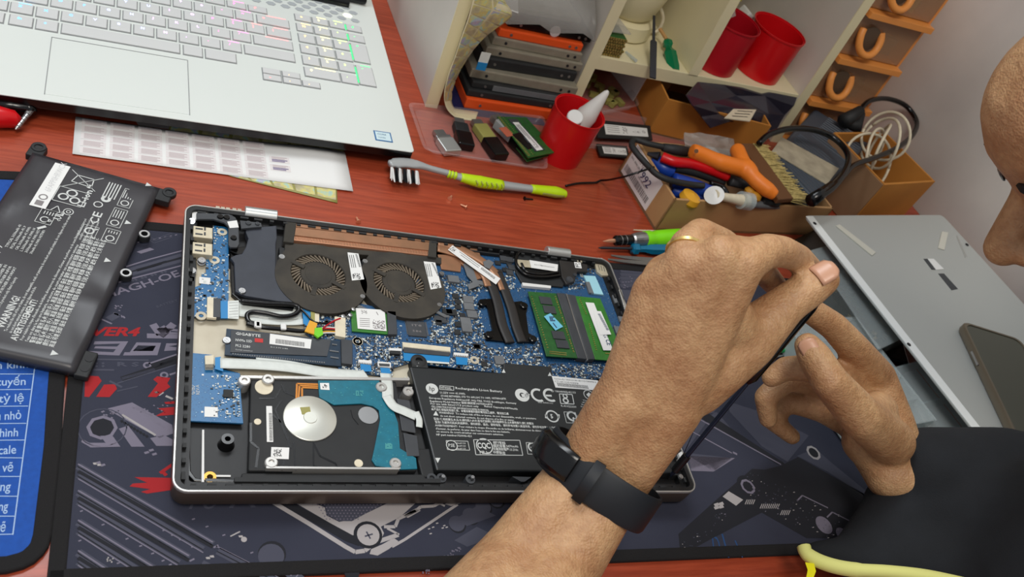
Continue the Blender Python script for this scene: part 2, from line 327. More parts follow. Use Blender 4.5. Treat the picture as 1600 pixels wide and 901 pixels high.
# desk: a board cut off along the right wall
WI = WR.inverted(); DP = [Vector((-.97,-.30,0)), Vector((1.6,-.30,0)), Vector((1.6,.87,0)), Vector((-.97,.87,0))]; CP = []
for i in range(4):
    a, b = DP[i], DP[(i+1) % 4]; ya, yb = (WI @ a).y+.003, (WI @ b).y+.003
    if ya >= 0: CP.append(a)
    if ya*yb < 0: CP.append(a.lerp(b, ya/(ya-yb)))
dk = root('desk', (0.05, 0.27, -0.75), label='red wood-grain desk top that everything stands on', cat='desk')
ob('desk_top', G().prism(CP, -.025, 0), MT['wood'], dk, bevel=.002)
for x, y in ((-.8, -.2), (.55, -.2), (-.8, .8), (.72, .8)): ob('leg', G().box((x, y, -.3875), (.05, .05, .725)), MT['blackm'], dk)
# ---------------------------------------------------------------- dark desk pad
def padshape(pts, r=.012): return pts
A = at(222, 350); B = at(1226, 437); C_ = at(1262, 866); D_ = at(60, 1010); A2 = at(236, 352)
PADT = .003
c_tl, c_tr = at(142, 350), at(1345, 452); c_br, c_bl = at(1490, 850), at(88, 905)
g = G().prism([c_tl, c_tr, c_br, c_bl], 0.0, PADT)
pad = root('gaming_desk_pad', (0.25, 0.1, 0), label='dark slate desk pad printed with grey and red circuit-board art, under the open laptop', cat='desk pad')
ob('pad_cloth', g, MT['mpad'], pad)
g = G()
def edge(a, b, w_=.0042):
    d = (b-a).normalized(); n = Vector((-d.y, d.x, 0)); g.tube([a+Vector((0,0,.0016)), b+Vector((0,0,.0016))], w_*.5, 8)
cs = [c_tl, c_tr, c_br, c_bl]
for i in range(4):
    a, b = cs[i].copy(), cs[(i+1)%4].copy(); d = (b-a).normalized(); n = Vector((-d.y, d.x, 0)) * .0005
    g.box((a+b)/2+Vector((0,0,.0019)), ((b-a).length+.009, .0090, .0038), math.atan2(d.y, d.x))
ob('stitched_border', g, MT['stitch'], pad, bevel=.0012)
zp = PADT+.00012
gg, gd, gl, gr_, gk, gb = G(), G(), G(), G(), G(), G()
a = Z(120, 350, 4.29)
flat(gg, a((400,185),(490,157),(520,170),(430,198)), zp); disc(gg, *a((432,52))[0], zp, .0028, .0015)
for y in (0, 12, 26): line(gd, a((460,70+y),(520,100+y),(640,60+y)), zp, .0006)
line(gg, a((205,412),(340,372),(700,278)), zp, .0011); line(gg, a((330,285),(500,232),(705,178)), zp, .0011)
line(gd, a((300,320),(500,265),(705,205)), zp, .003); line(gd, a((290,355),(500,298),(705,243)), zp, .003)
line(gk, a((300,338),(500,282),(705,222)), zp, .0022)
for i in range(8): x = 370+i*22+(i//2)*22; line(gd, a((x,383-(x-370)*.27),(x+6,372-(x-370)*.27)), zp, .0018)
for i in range(9): x = 370+i*36; line(gg, a((x,130-i*7),(x+14,126-i*7)), zp, .0008)
TF(gg, 'MAG', a((185,500))[0], a((440,428))[0], zp, .0062, .02); TF(gg, 'H-OE', a((452,425))[0], a((700,345))[0], zp, .0062, .02)
TF(gd, 'BATTERY', a((540,560))[0], a((680,515))[0], zp, .0022)
for i in range(5): line(gg, a((135+i*20,622+i*9),(155+i*20,632+i*9)), zp, .0011); line(gg, a((250+i*15,592+i*6),(262+i*15,606+i*6)), zp, .0011)
flat(gd, a((190,625),(260,590),(300,615),(235,650)), zp)
for k in range(8): x, y = RND.uniform(250,320), RND.uniform(540,585); line(gg, a((x,y),(x+12,y+3)), zp, .0008)
TF(gr_, 'VER4', a((110,745))[0], a((430,748))[0], zp, .0072, .05, .3)
for (x0,y0,x1,y1,w_) in ((510,670,560,740,.005),(650,668,560,750,.005),(470,748,680,752,.004),(560,700,680,712,.002),(600,730,680,732,.002),(560,690,600,730,.006)): line(gg, a((x0,y0),(x1,y1)), zp, w_)
flat(gg, a((120,785),(345,785),(285,880),(80,872),(82,850),(245,858),(262,838),(115,832),(125,818),(270,820),(290,800),(112,806)), zp)
flat(gg, a((400,792),(565,795),(540,878),(310,880),(320,858),(355,858)), zp); flat(gd, a((410,812),(530,815),(510,850),(375,850)), zp)
flat(gg, a((600,798),(672,798),(668,810),(615,818),(668,825),(665,845),(585,850)), zp)
b = Z(110, 540, 4.095)
line(gd, b((100,85),(500,92)), zp, .0012); line(gd, b((100,152),(280,155)), zp, .0014)
TF(gd, 'R S', b((300,130))[0], b((440,132))[0], zp, .0035, .04)
for i in range(3):
    for j in range(2): disc(gd, *b((125+i*42,112+j*18))[0], zp, .0008)
line(gg, b((500,115),(680,55)), zp, .0012); line(gk, b((520,130),(685,75)), zp, .004); line(gk, b((330,215),(685,95)), zp, .0045); line(gd, b((300,240),(690,115)), zp, .0009)
disc(gg, *b((492,124))[0], zp, .0026, .0013); disc(gg, *b((600,187))[0], zp, .0026, .0013); line(gg, b((635,185),(680,170)), zp, .0014)
flat(gr_, b((95,190),(180,195),(200,225),(120,328),(90,325)), zp); flat(gr_, b((215,248),(285,245),(298,275),(250,328),(165,326)), zp)
flat(gr_, b((555,195),(640,205),(620,240),(640,262),(600,290),(550,328),(495,326),(560,240),(530,215)), zp)
flat(gr_, b((600,360),(680,352),(680,370),(610,372)), zp); flat(gr_, b((560,400),(670,390),(670,440),(540,450),(600,420)), zp)
line(gd, b((330,210),(540,150)), zp, .002); line(gd, b((250,225),(330,265)), zp, .0015); line(gd, b((300,290),(430,260)), zp, .0008)
flat(gl, b((535,295),(580,285),(600,300),(570,320)), zp); line(gl, b((610,320),(655,340)), zp, .0015)
flat(gg, b((240,400),(395,362),(650,505),(660,560),(570,590),(455,530),(250,415)), zp); flat(gd, b((395,395),(430,385),(650,510),(600,530)), zp)
line(gl, b((330,440),(545,572)), zp, .0014)
for i in range(9): x = 325+i*20; line(gk, b((x,475+i*12),(x+9,490+i*12)), zp, .0015)
for k in range(12): x, y = RND.uniform(190,300), RND.uniform(410,460); line(gg, b((x,y),(x+13,y+5)), zp, .0008)
for k in range(14): x, y = RND.uniform(440,640), RND.uniform(345,460); line(gg, b((x,y),(x+10,y+4)), zp, .0007)
disc(gd, *b((205,522))[0], zp, .0137, .013); disc(gg, *b((203,522))[0], zp, .0086, .0066, 8); disc(gk, *b((203,522))[0], zp, .0062)
flat(gg, b((190,575),(270,575),(320,645),(130,650),(70,615),(75,595),(120,620),(225,620)), zp); flat(gg, b((310,530),(370,510),(475,645),(390,645)), zp); flat(gg, b((510,590),(600,570),(655,600),(650,640),(550,640)), zp)
for q in ((470,680),(500,665),(520,690),(160,745),(190,760)): flat(gg, b(q,(q[0]+28,q[1]-8),(q[0]+36,q[1]+4),(q[0]+8,q[1]+13)), zp)
c = Z(100, 720, 4.0)
flat(gr_, c((440,100),(680,105),(675,180),(520,203),(480,192),(540,175),(410,158),(430,140),(520,135)), zp); line(gr_, c((600,75),(680,20)), zp, .002); line(gr_, c((610,60),(640,90)), zp, .002)
TF(gd, '10', c((780,300))[0], c((975,300))[0], zp, .0125, -.01, .3); TF(gd, 'R', c((1030,295))[0], c((1210,290))[0], zp, .0125, -.015, .3)
# the parallel expansion slots, running down to the right
def slot(x0, y0, x1, y1, w_):
    """one printed slot: pale rails with a comb of contacts between them"""
    line(gd, c((x0,y0),(x1,y1)), zp, w_); n = max(4, int(((x1-x0)**2+(y1-y0)**2)**.5/7))
    for i in range(n):
        t = i/n; x, y = lerp(x0,x1,t), lerp(y0,y1,t); line(gk, c((x-3,y+2),(x+4,y+9)), zp+.00005, .0006)
for k, (yo, ex, ey) in enumerate(((0,930,530),(165,780,615),(350,600,710),(540,330,720))):
    x0 = 88; y0 = 30+yo
    if k == 3: ex, ey = 420, 800
    slot(x0, y0, ex, ey-10, .0045); line(gg, c((x0,y0-12),(ex,ey-24)), zp+.00006, .0008)
    slot(x0, y0+60, ex-60, ey+20, .0035); line(gk, c((x0,y0+33),(ex,ey+6)), zp+.00005, .002); line(gg, c((x0,y0+80),(ex-60,ey+42)), zp+.00005, .0006)
    line(gg, c((ex+5,ey+10),(ex+35,ey-5)), zp, .001)
slot(960, 560, 1620, 900, .0045); line(gg, c((950,530),(1620,870)), zp, .0008); slot(860, 640, 1400, 920, .0045)
for q in ((100,315),(235,400),(385,488),(470,533),(545,580),(615,435),(670,465),(720,492),(795,538),(800,365),(885,412),(990,465),(90,500),(1165,575),(610,625),(655,650),(710,680),(405,690),(330,640)): line(gg, c(q,(q[0]+18,q[1]-6)), zp, .0008)
for k in range(8): x, y = RND.uniform(265,310), RND.uniform(600,630); line(gl, c((x,y),(x+8,y)), zp, .0009)
for q in ((885,600),(910,590),(1010,665),(1090,465),(180,10),(205,18)): flat(gl, c(q,(q[0]+25,q[1]-2),(q[0]+30,q[1]+12),(q[0]+5,q[1]+12)), zp)
disc(gl, *c((1125,489))[0], zp, .0017); line(gl, c((1040,470),(1100,440)), zp, .0008)
disc(gk, *c((1300,580))[0], zp, .0082); disc(gd, *c((1295,592))[0], zp+.00003, .0076); flat(gd, c((1280,630),(1340,610),(1500,720),(1500,760),(1440,760)), zp)
TF(gg, 'OPTI', c((1305,655))[0], c((1450,735))[0], zp+.0001, .0045)
# bracket and mesh print below the laptop's front edge
e = Z(400, 675, 4.0)
line(gl, e((20,385),(330,570),(560,715),(620,748),(680,740),(740,690),(890,640)), zp, .0028)
flat(gl, e((150,385),(300,385),(360,440),(430,470),(440,520),(520,560),(620,540),(940,385),(1060,385),(900,530),(820,570),(780,590),(800,630),(770,690),(700,700),(650,650),(590,640)), zp)
flat(gk, e((60,395),(130,385),(690,690),(640,710),(560,680)), zp+.00003)
disc(gk, *e((700,640))[0], zp+.00004, .0092); disc(gl, *e((702,640))[0], zp+.00008, .0072); line(gd, e((690,620),(715,665)), zp+.00012, .001); line(gd, e((680,650),(730,635)), zp+.00012, .001)
flat(gd, e((310,390),(900,390),(600,555),(520,555),(440,510),(440,460),(350,425)), zp+.00005); flat(gk, e((600,385),(740,385),(660,425)), zp+.0001)
for i in range(26):
    for j in range(9):
        x = 330+i*22+(j%2)*11; y = 398+j*18
        if y < 398+max(0, (900-x)*.55)-0 and y < 550 and x > 380+(y-450)*.5: disc(gg, *e((x,y))[0], zp+.0001, .0005, 0, 5)
line(gl, e((850,715),(930,670),(1260,450)), zp, .0018); line(gl, e((800,590),(870,590),(890,540),(1000,490),(1030,465),(1110,460),(1260,385)), zp, .0022)
flat(gl, e((790,700),(860,660),(890,680),(830,730),(760,770),(710,760),(720,730)), zp); flat(gl, e((920,520),(1000,475),(1030,490),(950,535)), zp); flat(gl, e((1180,450),(1250,400),(1310,395),(1290,440),(1220,460)), zp)
line(gl, e((820,600),(895,640)), zp, .0015); line(gl, e((1120,430),(1180,460)), zp, .0015)
disc(gk, *e((1150,390))[0], zp, .006); disc(gg, *e((1150,388))[0], zp+.00004, .0045, .003)
for q in ((1420,465),(1340,520),(1255,570),(1500,420)): disc(gd, *e(q)[0], zp, .0056); disc(gk, *e((q[0]+4,q[1]+8))[0], zp-.00004, .006)
for y in (0, 130): flat(gd, e((1240,675+y*-1),(1380,590-y),(1500,650-y),(1320,715-y)), zp-.00002)
for k in range(60):
    t = RND.random(); x = 1040+t*230+RND.uniform(-12,12); y = 890-t*170+RND.uniform(-12,12); line(gg, e((x,y),(x+7,y+1)), zp, .0006)
for q in ((1075,605),(1100,595),(1125,570),(1160,600),(1185,595),(1170,585),(1085,635)): line(gl, e(q,(q[0]+14,q[1]-4)), zp, .0008)
flat(gd, e((1210,880),(1300,790),(1480,790),(1420,900),(1250,900)), zp)
disc(gk, *e((600,880))[0], zp, .0045)
# right of the laptop: wedges, board strip with parts, blue mark
d = Z(1060, 600, 2.994)
flat(gd, d((0,240),(130,90),(190,100),(20,330),(40,400),(160,410),(250,345),(30,320)), zp); flat(gg, d((50,335),(265,345),(165,408),(60,405)), zp)
flat(gd, d((180,130),(300,270),(500,370),(480,375),(80,150)), zp); flat(gd, d((230,80),(420,140),(610,240),(510,362),(390,290),(240,130)), zp)
flat(gk, d((90,150),(130,130),(500,372),(470,378)), zp+.00003); line(gg, d((25,200),(250,322)), zp+.00005, .0012); line(gg, d((75,150),(210,225),(480,375)), zp+.00005, .0014); line(gg, d((255,318),(275,328)), zp+.00005, .002)
flat(gd, d((555,335),(640,300),(720,370),(880,500),(870,520),(700,410)), zp); flat(gk, d((480,380),(560,340),(900,530),(880,640),(840,655),(400,400)), zp)
disc(gl, *d((632,320))[0], zp+.0001, .0072, .005, 9); disc(gk, *d((632,320))[0], zp+.00012, .0048)
flat(gpc := G(), d((345,395),(420,400),(850,660),(720,720),(600,720),(390,600),(160,720),(10,800),(0,700),(200,520)), zp+.00001)
disc(gk, *d((325,478))[0], zp+.00006, .0102); disc(gg, *d((325,478))[0], zp+.0001, .0068, .0048, 9); disc(gk, *d((325,478))[0], zp+.00012, .0044)
flat(gl, d((207,525),(235,500),(303,540),(270,568)), zp+.0001)
for i in range(2):
    for j in range(2): flat(gl, d((165+i*22,560+j*14-i*4),(185+i*22,553+j*14-i*4),(192+i*22,566+j*14-i*4),(172+i*22,572+j*14-i*4)), zp+.0001)
r2 = random.Random(5)
strip = d((350,405),(850,662),(700,725),(390,590),(310,560),(300,430)); strip2 = d((200,590),(120,650),(0,760),(0,820),(150,700),(230,610))
for k in range(420):
    P_ = strip if k < 300 else strip2; x = r2.uniform(min(p[0] for p in P_), max(p[0] for p in P_)); y = r2.uniform(min(p[1] for p in P_), max(p[1] for p in P_))
    if inpoly((x,y), P_): s_ = r2.choice((1,1,1.6,2.5)); line(r2.choice((gg,gd,gd,gl)), [(x,y),(x+s_,y-.4)], zp+.0001, .0006)
for q in ((400,575),(330,555),(445,575),(495,605)):
    for i in range(5): line(gl, d((q[0]+i*9-18,q[1]+6),(q[0]+i*9-8,q[1]-16)), zp+.0001, .0006)
line(gg, d((555,545),(580,520),(700,578)), zp+.0001, .0012); line(gg, d((695,622),(720,598),(840,658)), zp+.0001, .0012)
disc(gg, *d((681,658))[0], zp+.0001, .0078); disc(gg, *d((767,702))[0], zp+.0001, .006)
TF(gbl := G(), 'D', d((165,790))[0], d((200,800))[0], zp, .016, .0); line(gbl, d((205,700),(235,810)), zp, .0014); line(gbl, d((265,730),(300,810)), zp, .0012)
# above right of the laptop: soft grey bars
f_ = Z(940, 400, 3.75)
for i in range(5): line(gd, f_((110,85+i*22),(290,95+i*18)), zp, .0042)
for k in range(14): x, y = RND.uniform(75,180), RND.uniform(110,190); line(gg, f_((x,y),(x+7,y)), zp+.0001, .0008)
disc(gd, *f_((225,190))[0], zp, .007); flat(gd, f_((110,195),(240,205),(230,260),(140,260)), zp); flat(gd, f_((150,275),(220,275),(215,380),(190,400)), zp)
for n_, G_, m_ in (('grey_artwork', gg, 'pg'), ('dark_grey_artwork', gd, 'pgd'), ('light_artwork', gl, 'pgl'), ('red_artwork', gr_, 'pr'), ('black_artwork', gk, 'pbk'), ('blue_artwork', gbl, 'pbl'), ('printed_board', gpc, 'pbk')):
    ob(n_, G_, MT[m_], pad, kind='stuff')
# ---------------------------------------------------------------- blue mat at the left
bp = root('blue_mat', (-.15, .1, 0), label='blue fabric mat with black stitched edge and white table text, lower left', cat='mat')
bx = [at(133,575), at(88,808), at(72,852), at(40,882), at(0,895)]; far = at(-260, 900); farb = at(-200, 262)
M_ = None
oP = [at(-260,905), at(-20,898), at(10,896), at(36,889), at(52,881), at(66,868), at(74,856), at(79,838), at(86,775), at(94,700), at(97,640), at(101,575), at(112,430), at(118,310), at(112,292), at(98,281), at(60,275), at(-220,262)]
ob('blue_cloth', G().prism(oP, 0, .0028), MT['bpad'], bp)
g = G(); rings = []
for i in range(len(oP)):
    dd = (oP[min(i+1,len(oP)-1)]-oP[max(i-1,0)]).normalized(); nn = Vector((-dd.y, dd.x, 0))
    rings.append([oP[i]+nn*a_+Vector((0,0,h_)) for a_, h_ in ((-.0006,0),(-.0006,.0032),(.0006,.0038),(.0076,.0038),(.0086,.0030),(.0086,0))])
g.loft(rings)
ob('stitched_border', g, MT['stitch'], bp, bevel=.001)
g = G(); zb = .00295
for y, s_, x1 in ((498,'Văn bản kính',45),(597,'Đi bộ tuyến',40),(700,'Độ tỷ lệ',37),(802,'Xem thu nhỏ',33),(0,'',0)): pass
rows_ = [(('n kinh'), (0,497), (44,493)), (('ràn tuyến'), (-32,603), (40,599)), (('theo tỷ lệ'), (-40,628), (37,626)), (('thu nhỏ'), (-22,656), (33,652)), (('ô hình'), (-18,682), (28,680)), (('scale'), (-5,707), (25,705)), (('bản vẽ'), (-25,737), (20,735)), (('đường'), (-30,768), (16,766)), (('dạng'), (-16,798), (12,796)), (('bản vẽ'), (-30,830), (8,828))]
rows_ = [('văn kinh', (-28,577), (44,574)), ('ràn tuyến', (-36,603), (40,601)), ('heo tỷ lệ', (-38,630), (37,627)), ('thu nhỏ', (-22,657), (33,654)), ('ô hình', (-16,683), (28,681)), ('scale', (-10,710), (25,708)), ('bản vẽ', (-28,738), (20,736)), ('đường', (-34,768), (16,766)), ('dạng', (-20,799), (12,797)), ('bản vẽ', (-36,832), (8,830))]
for s_, p0, p1 in rows_: TF(g, s_, p0, p1, zb, .0058, .015)
for yl, yr, xr in ((584,584,54),(609,608,48),(635,634,44),(662,661,41),(688,687,39),(714,715,35),(744,744,31),(774,775,28),(806,806,24),(836,834,20)): line(g, [(-60,yl),(xr,yr)], zb, .0005)
line(g, [(54,575),(20,835)], zb, .0006)
ob('printed_text', g, mat('mat_print', (.62,.72,.85), .8), bp, kind='stuff')
# ---------------------------------------------------------------- open laptop being repaired
LW, LH, ZR = .36597, .23837, .024
lt = root('open_laptop', (0,0,PADT), label='opened laptop with its bottom cover off, fans, battery and blue boards showing', cat='laptop')
g = G(); outer = rrect(0,0,LW,LH,.009); n = len(outer)
def rr(d, z, r=None): return [Vector((x,y,z)) for x,y in rrect(d,d,LW-d,LH-d,max(.002,(r or .009)-d))]
g.loft([rr(.0035,PADT+.0005,.012), rr(.0005,.0085), rr(.0002,.0215)], False); ob('lid_side', g, MT['champ'], lt, smooth=True)
g = G().loft([rr(.0002,.0215), rr(0,.0235), rr(.0003,.024), rr(.0011,.024), rr(.0013,.0215)], False); ob('rim', g, MT['rim'], lt)
g = G().loft([rr(.0013,.0232), rr(.0045,.0232), rr(.0048,.0185), rr(.0095,.0185), rr(.0098,.0135)], False)
g.prism([(p.x,p.y) for p in rr(.0095,0)], .0125, .0137); ob('inner_tray', g, MT['black'], lt)
g = G()
for i in range(34):
    x = .012+i*.0102
    g.box((x,.0062,.0195),(RND.choice((.003,.005,.007)),.0022,.002)); g.box((x,LH-.0062,.0215),(RND.choice((.003,.006)),.0018,.003))
    if i < 21: g.box((.0062,.012+i*.0102,.02),(.0022,RND.choice((.003,.005)),.003)); g.box((LW-.0062,.012+i*.0102,.02),(.0018,.004,.003))
g.box((.1,.0105,.0165),(.13,.003,.007)); g.box((.18,LH-.0085,.018),(.15,.0012,.006))
ob('clip_rail', g, MT['blackm'], lt, kind='stuff')
ob('cast_plate', G().prism(Q([(296,400),(300,560),(372,582),(380,596),(640,600),(650,560),(640,470),(470,455),(380,440),(335,400)], .0145), .0137, .0147), MT['magn'], lt)
# --- main board
zb_ = .0178
MB_ = [(470,474),(545,470),(600,482),(690,402),(742,381),(800,388),(940,404),(958,430),(975,495),(992,568),(985,588),(930,592),(800,585),(640,566),(614,574),(612,588),(530,578),(520,548),(478,520)]
mbd = ob('main_board', G().prism(Q(MB_, zb_), zb_-.0013, zb_), MT['pcb'], lt)
SB = [(333,352),(357,355),(357,497),(303,494),(305,448),(314,445),(315,428),(322,426),(322,398),(333,398)]
sbd = ob('port_board', G().prism(Q(SB, zb_), zb_-.0013, zb_), MT['pcbl'], lt)
KB = [(299,551),(332,554),(335,574),(375,583),(375,600),(380,661),(295,657),(296,642),(290,640),(291,584),(299,582)]
kbd = ob('card_reader_board', G().prism(Q(KB, zb_), zb_-.0013, zb_), MT['pcbl'], lt)
# tiny surface parts
rs = random.Random(11); gw_, gs_, gk_ = G(), G(), G()
busy = [[(627,498),(672,498),(672,530),(627,530)],[(545,478),(625,478),(625,525),(545,525)],[(822,450),(985,455),(985,568),(850,568)],[(745,455),(835,455),(840,540),(760,545)],[(683,380),(785,385),(790,460),(690,425)],[(803,392),(885,395),(885,452),(805,450)],[(435,395),(690,400),(690,488),(440,480)],[(625,530),(708,538),(706,560),(628,558)],[(914,427),(945,430),(945,462),(915,460)],[(528,525),(556,528),(556,570),(530,568)]]
def bits(board, N, s0=1.0, zz=zb_, avoid=busy):
    xs = [p[0] for p in board]; ys = [p[1] for p in board]; k = 0; tries = 0
    while k < N and tries < N*8:
        tries += 1; u, v = rs.uniform(min(xs), max(xs)), rs.uniform(min(ys), max(ys))
        if not inpoly((u,v), board) or any(inpoly((u,v), b_) for b_ in avoid): continue
        p = at(u, v, zz); s_ = rs.choice((.0005,.0006,.0008,.001))*s0; t = rs.random()
        (gw_ if t < .42 else gs_ if t < .62 else gk_).box((p.x,p.y,zz+.0003), (s_*rs.choice((1,2)), s_*rs.choice((1,1.6)), .0006)); k += 1
bits(MB_, 3900); bits(SB, 170, avoid=[]); bits([(330,585),(372,590),(374,655),(330,652)], 90, .8, avoid=[])
# dense clusters where the photo shows rows of pads
def row(p0, p1, n_, G_, s=(.0006,.0012), z=zb_):
    a_, b_ = at(*p0, z), at(*p1, z); rz = math.atan2((b_-a_).y, (b_-a_).x)
    for i in range(n_): G_.box(tuple(lerp(a_, b_, (i+.5)/n_)+Vector((0,0,.0003))), (s[0], s[1], .0006), rz)
for p0, p1, n_ in (((371,596),(374,650),13),((363,598),(366,650),11),((905,470),(925,540),16),((640,590),(630,590),2),((832,460),(858,552),18),((872,462),(900,555),20),((905,468),(914,500),9),((917,510),(930,552),12)): row(p0,p1,n_,gw_)
ob('white_surface_part', gw_, mat('smd_white', (.80,.82,.80), .4), mbd, kind='stuff'); ob('silver_surface_part', gs_, MT['steel'], mbd, kind='stuff'); ob('black_surface_part', gk_, MT['dgrey'], mbd, kind='stuff')
def chip(cx, cy, wx, wy, mt='blackm', par=None, h=.0012, name='chip', rz=0, z=zb_, bev=.0002, label=None):
    p = at(cx, cy, z+h); return ob(name, G().box((p.x, p.y, z+h/2), (wx, wy, h), rz), MT[mt], par or mbd, label, bevel=bev)
ec = chip(651,513,.0145,.0145,'dgrey',label='square grey controller chip with fine pins')
g = G(); pc = at(651,513,zb_)
for s_ in (-1,1):
    for i in range(20): q = (i-9.5)*.00068; g.box((pc.x+q,pc.y+s_*.0079,zb_+.0003),(.0003,.0014,.0004)); g.box((pc.x+s_*.0079,pc.y+q,zb_+.0003),(.0014,.0003,.0004))
ob('pin_row', g, MT['steel'], mbd, kind='stuff')
g = G(); TF(g,'IT8',(644,509),(659,510),zb_+.00125,.002); TF(g,'586',(645,518),(659,519),zb_+.00125,.002); ob('chip_print', g, MT['inkg'], mbd, kind='stuff')
for cx, cy in ((706,435),(733,478),(732,467),(738,490),(728,501),(730,512)): chip(cx+(3 if cx<710 else 0),cy,.0085 if cx>710 else .0095,.0072,'mgrey',h=.0026,name='coil')
for cx, cy in ((712,462),(716,471),(716,479),(723,492),(716,506),(715,518),(702,486),(686,503),(786,407),(790,421),(796,412),(781,423),(745,540),(757,568),(778,410)): chip(cx,cy,.0052,.0048,'blackm')
for cx, cy in ((797,405),(800,417),(787,403),(797,425)): chip(cx,cy,.0062,.0058,'dgrey',h=.002,name='coil')
for cx, cy, a_, b_ in ((968,515,.009,.008),(977,533,.010,.008),(965,467,.008,.009),(972,498,.006,.006),(781,562,.008,.008)): chip(cx,cy,a_,b_,'mgrey',h=.0022,name='coil')
chip(688,498,.010,.007,'dgrey'); chip(703,487,.012,.006,'blackm'); chip(357,614,.006,.006,'blackm',kbd); chip(746,541,.006,.004,'blackm')
chip(330,643,.008,.0075,'white',kbd,h=.0003,name='pad',label='white square pad'); chip(320,438,.0075,.0062,'white',sbd,h=.0003,name='pad')
for u, v in ((317,585),(354,587),(316,643),(354,644),(355,642)): chip(u,v,.0014,.0014,'white',kbd,h=.0003,name='pad')
g = G(); M_ = XF(at(298,620,zb_+.0004), at(299,600,zb_+.0004))
TF(g,'G7BD',(305,616),(304,601),zb_+.0003,.0032); TF(g,'REV:A',(312,616),(311,601),zb_+.0003,.0022); ob('board_print', g, MT['print'], kbd, kind='stuff')
# --- USB ports and fittings, left side
for (a_, b_) in (((296,351),(333,374)),((294,376),(333,400))):
    z_ = .0225; p0, p1 = at(*a_, z_), at(*b_, z_); x0, x1, y0, y1 = .0065, at(333,360,z_).x, p1.y, p0.y
    s_ = ob('usb_port', G().box(((x0+x1)/2,(y0+y1)/2,.0195),(x1-x0,y1-y0-.001,.0065)), MT['usb'], lt, bevel=.0005)
    g = G()
    for k in (0,1): g.box((x0+.004,y0+.0035+k*.0055,.0229),(.005,.0012,.0004)); g.box((x0+.008,y0+.0045+k*.005,.0229),(.0012,.003,.0004))
    g.box((x0+.0135,(y0+y1)/2,.0229),(.0006,y1-y0-.002,.0003)); ob('slot', g, MT['dgrey'], s_, kind='stuff')
z_ = .0235
g = G().prism(Q([(307,332),(358,334),(368,339),(373,349),(374,381),(371,386),(360,386),(357,382),(357,353),(350,347),(334,342),(307,342)], z_), z_-.002, z_)
hg = ob('hinge_arm', g, MT['dgrey'], lt, bevel=.0005)
g = G(); [screw(g, at(u,v,z_), .0024) for u,v in ((365,372),(344,339),(354,340))]; ob('screw', g, MT['blackg'], hg, kind='stuff')
lab('label', [(355,346),(370,344),(373,355),(359,356)], z_+.0003, 'paper', hg, label='small white label')
g = G().prism(Q([(375,344),(408,348),(409,354),(395,355),(377,357)], z_), z_-.002, z_); screw(g, at(388,349,z_)); screw(g, at(402,350,z_), .0018); ob('hinge_plate', g, MT['dgrey'], lt, bevel=.0004)
g = G().prism(Q([(300,326),(327,330),(327,338),(312,340),(300,345)], .021), .019, .021); ob('bracket', g, MT['white'], lt, bevel=.0004)
ob('charge_light', G().cyl(at(300,345,.0215), at(300,345,.0225), .0022), mat('white_led', (.95,.97,1.0), .3, emis=2.2), lt, 'small glowing white light')
for (p0, p1, lb) in (((382,333),(432,338),'left hinge barrel'),((853,392),(889,399),'right hinge barrel')):
    a_, b_ = at(*p0, .0215), at(*p1, .0215); b_.y = a_.y = (a_.y+b_.y)/2; ob('hinge_barrel', G().cyl(a_, b_, .0052, n=28), MT['silver'], lt, bevel=.0004, smooth=True)
g = G()
for x_, y_ in ((340,327),(348,328),(356,329),(366,330),(374,331)): p = at(x_, y_, .021); g.box((p.x,p.y,.020),(.0028,.005,.004))
for x_, y_ in ((894,401),(900,402),(908,403)): p = at(x_, y_+4, .021); g.box((p.x,p.y,.020),(.003,.006,.004))
ob('hinge_spring', g, MT['magn'], lt, kind='stuff')
g = G(); [g.ring(at(u,v,zb_), .0036, .0016, zb_, zb_+.0008) for u,v in ((347,363),(335,407),(314,494),(558,534),(741,563),(559,534))]; ob('screw_pad', g, MT['magn'], lt, kind='stuff')
g = G(); [g.cyl(at(u,v,.0137), at(u,v,.0185), .0030) for u,v in ((315,408),(300,424))]; [screw(g, at(u,v,.0185), .0028) for u,v in ((315,408),(300,424))]; ob('screw', g, MT['steel'], lt)
g = G().prism(Q([(296,405),(306,405),(308,420),(300,424),(296,430)], .0195), .0137, .0195); ob('audio_jack', g, MT['blackm'], lt, bevel=.0005)
g = G().prism(Q([(295,430),(305,432),(304,440),(296,440)], .0185), .0137, .0185); ob('rubber_foot', g, MT['blackg'], lt, bevel=.0005)
# connector and ribbons by the port board
chip(331,480,.0062,.0185,'cream',sbd,h=.0022,name='ribbon_connector'); chip(339,480,.0046,.0170,'dgrey',sbd,h=.0026,name='ribbon_connector')
lab('ribbon_tail', [(344,470),(356,470),(356,497),(345,497)], .0192, 'flexb', lt); lab('ribbon', [(356,470),(373,469),(373,498),(356,497)], .0192, 'flexw', lt)
g = G(); [line(g, [(358,473+k*4.5),(372,472+k*4.5)], .01925, .0003) for k in range(6)]; ob('ribbon_line', g, MT['inkg'], lt, kind='stuff')
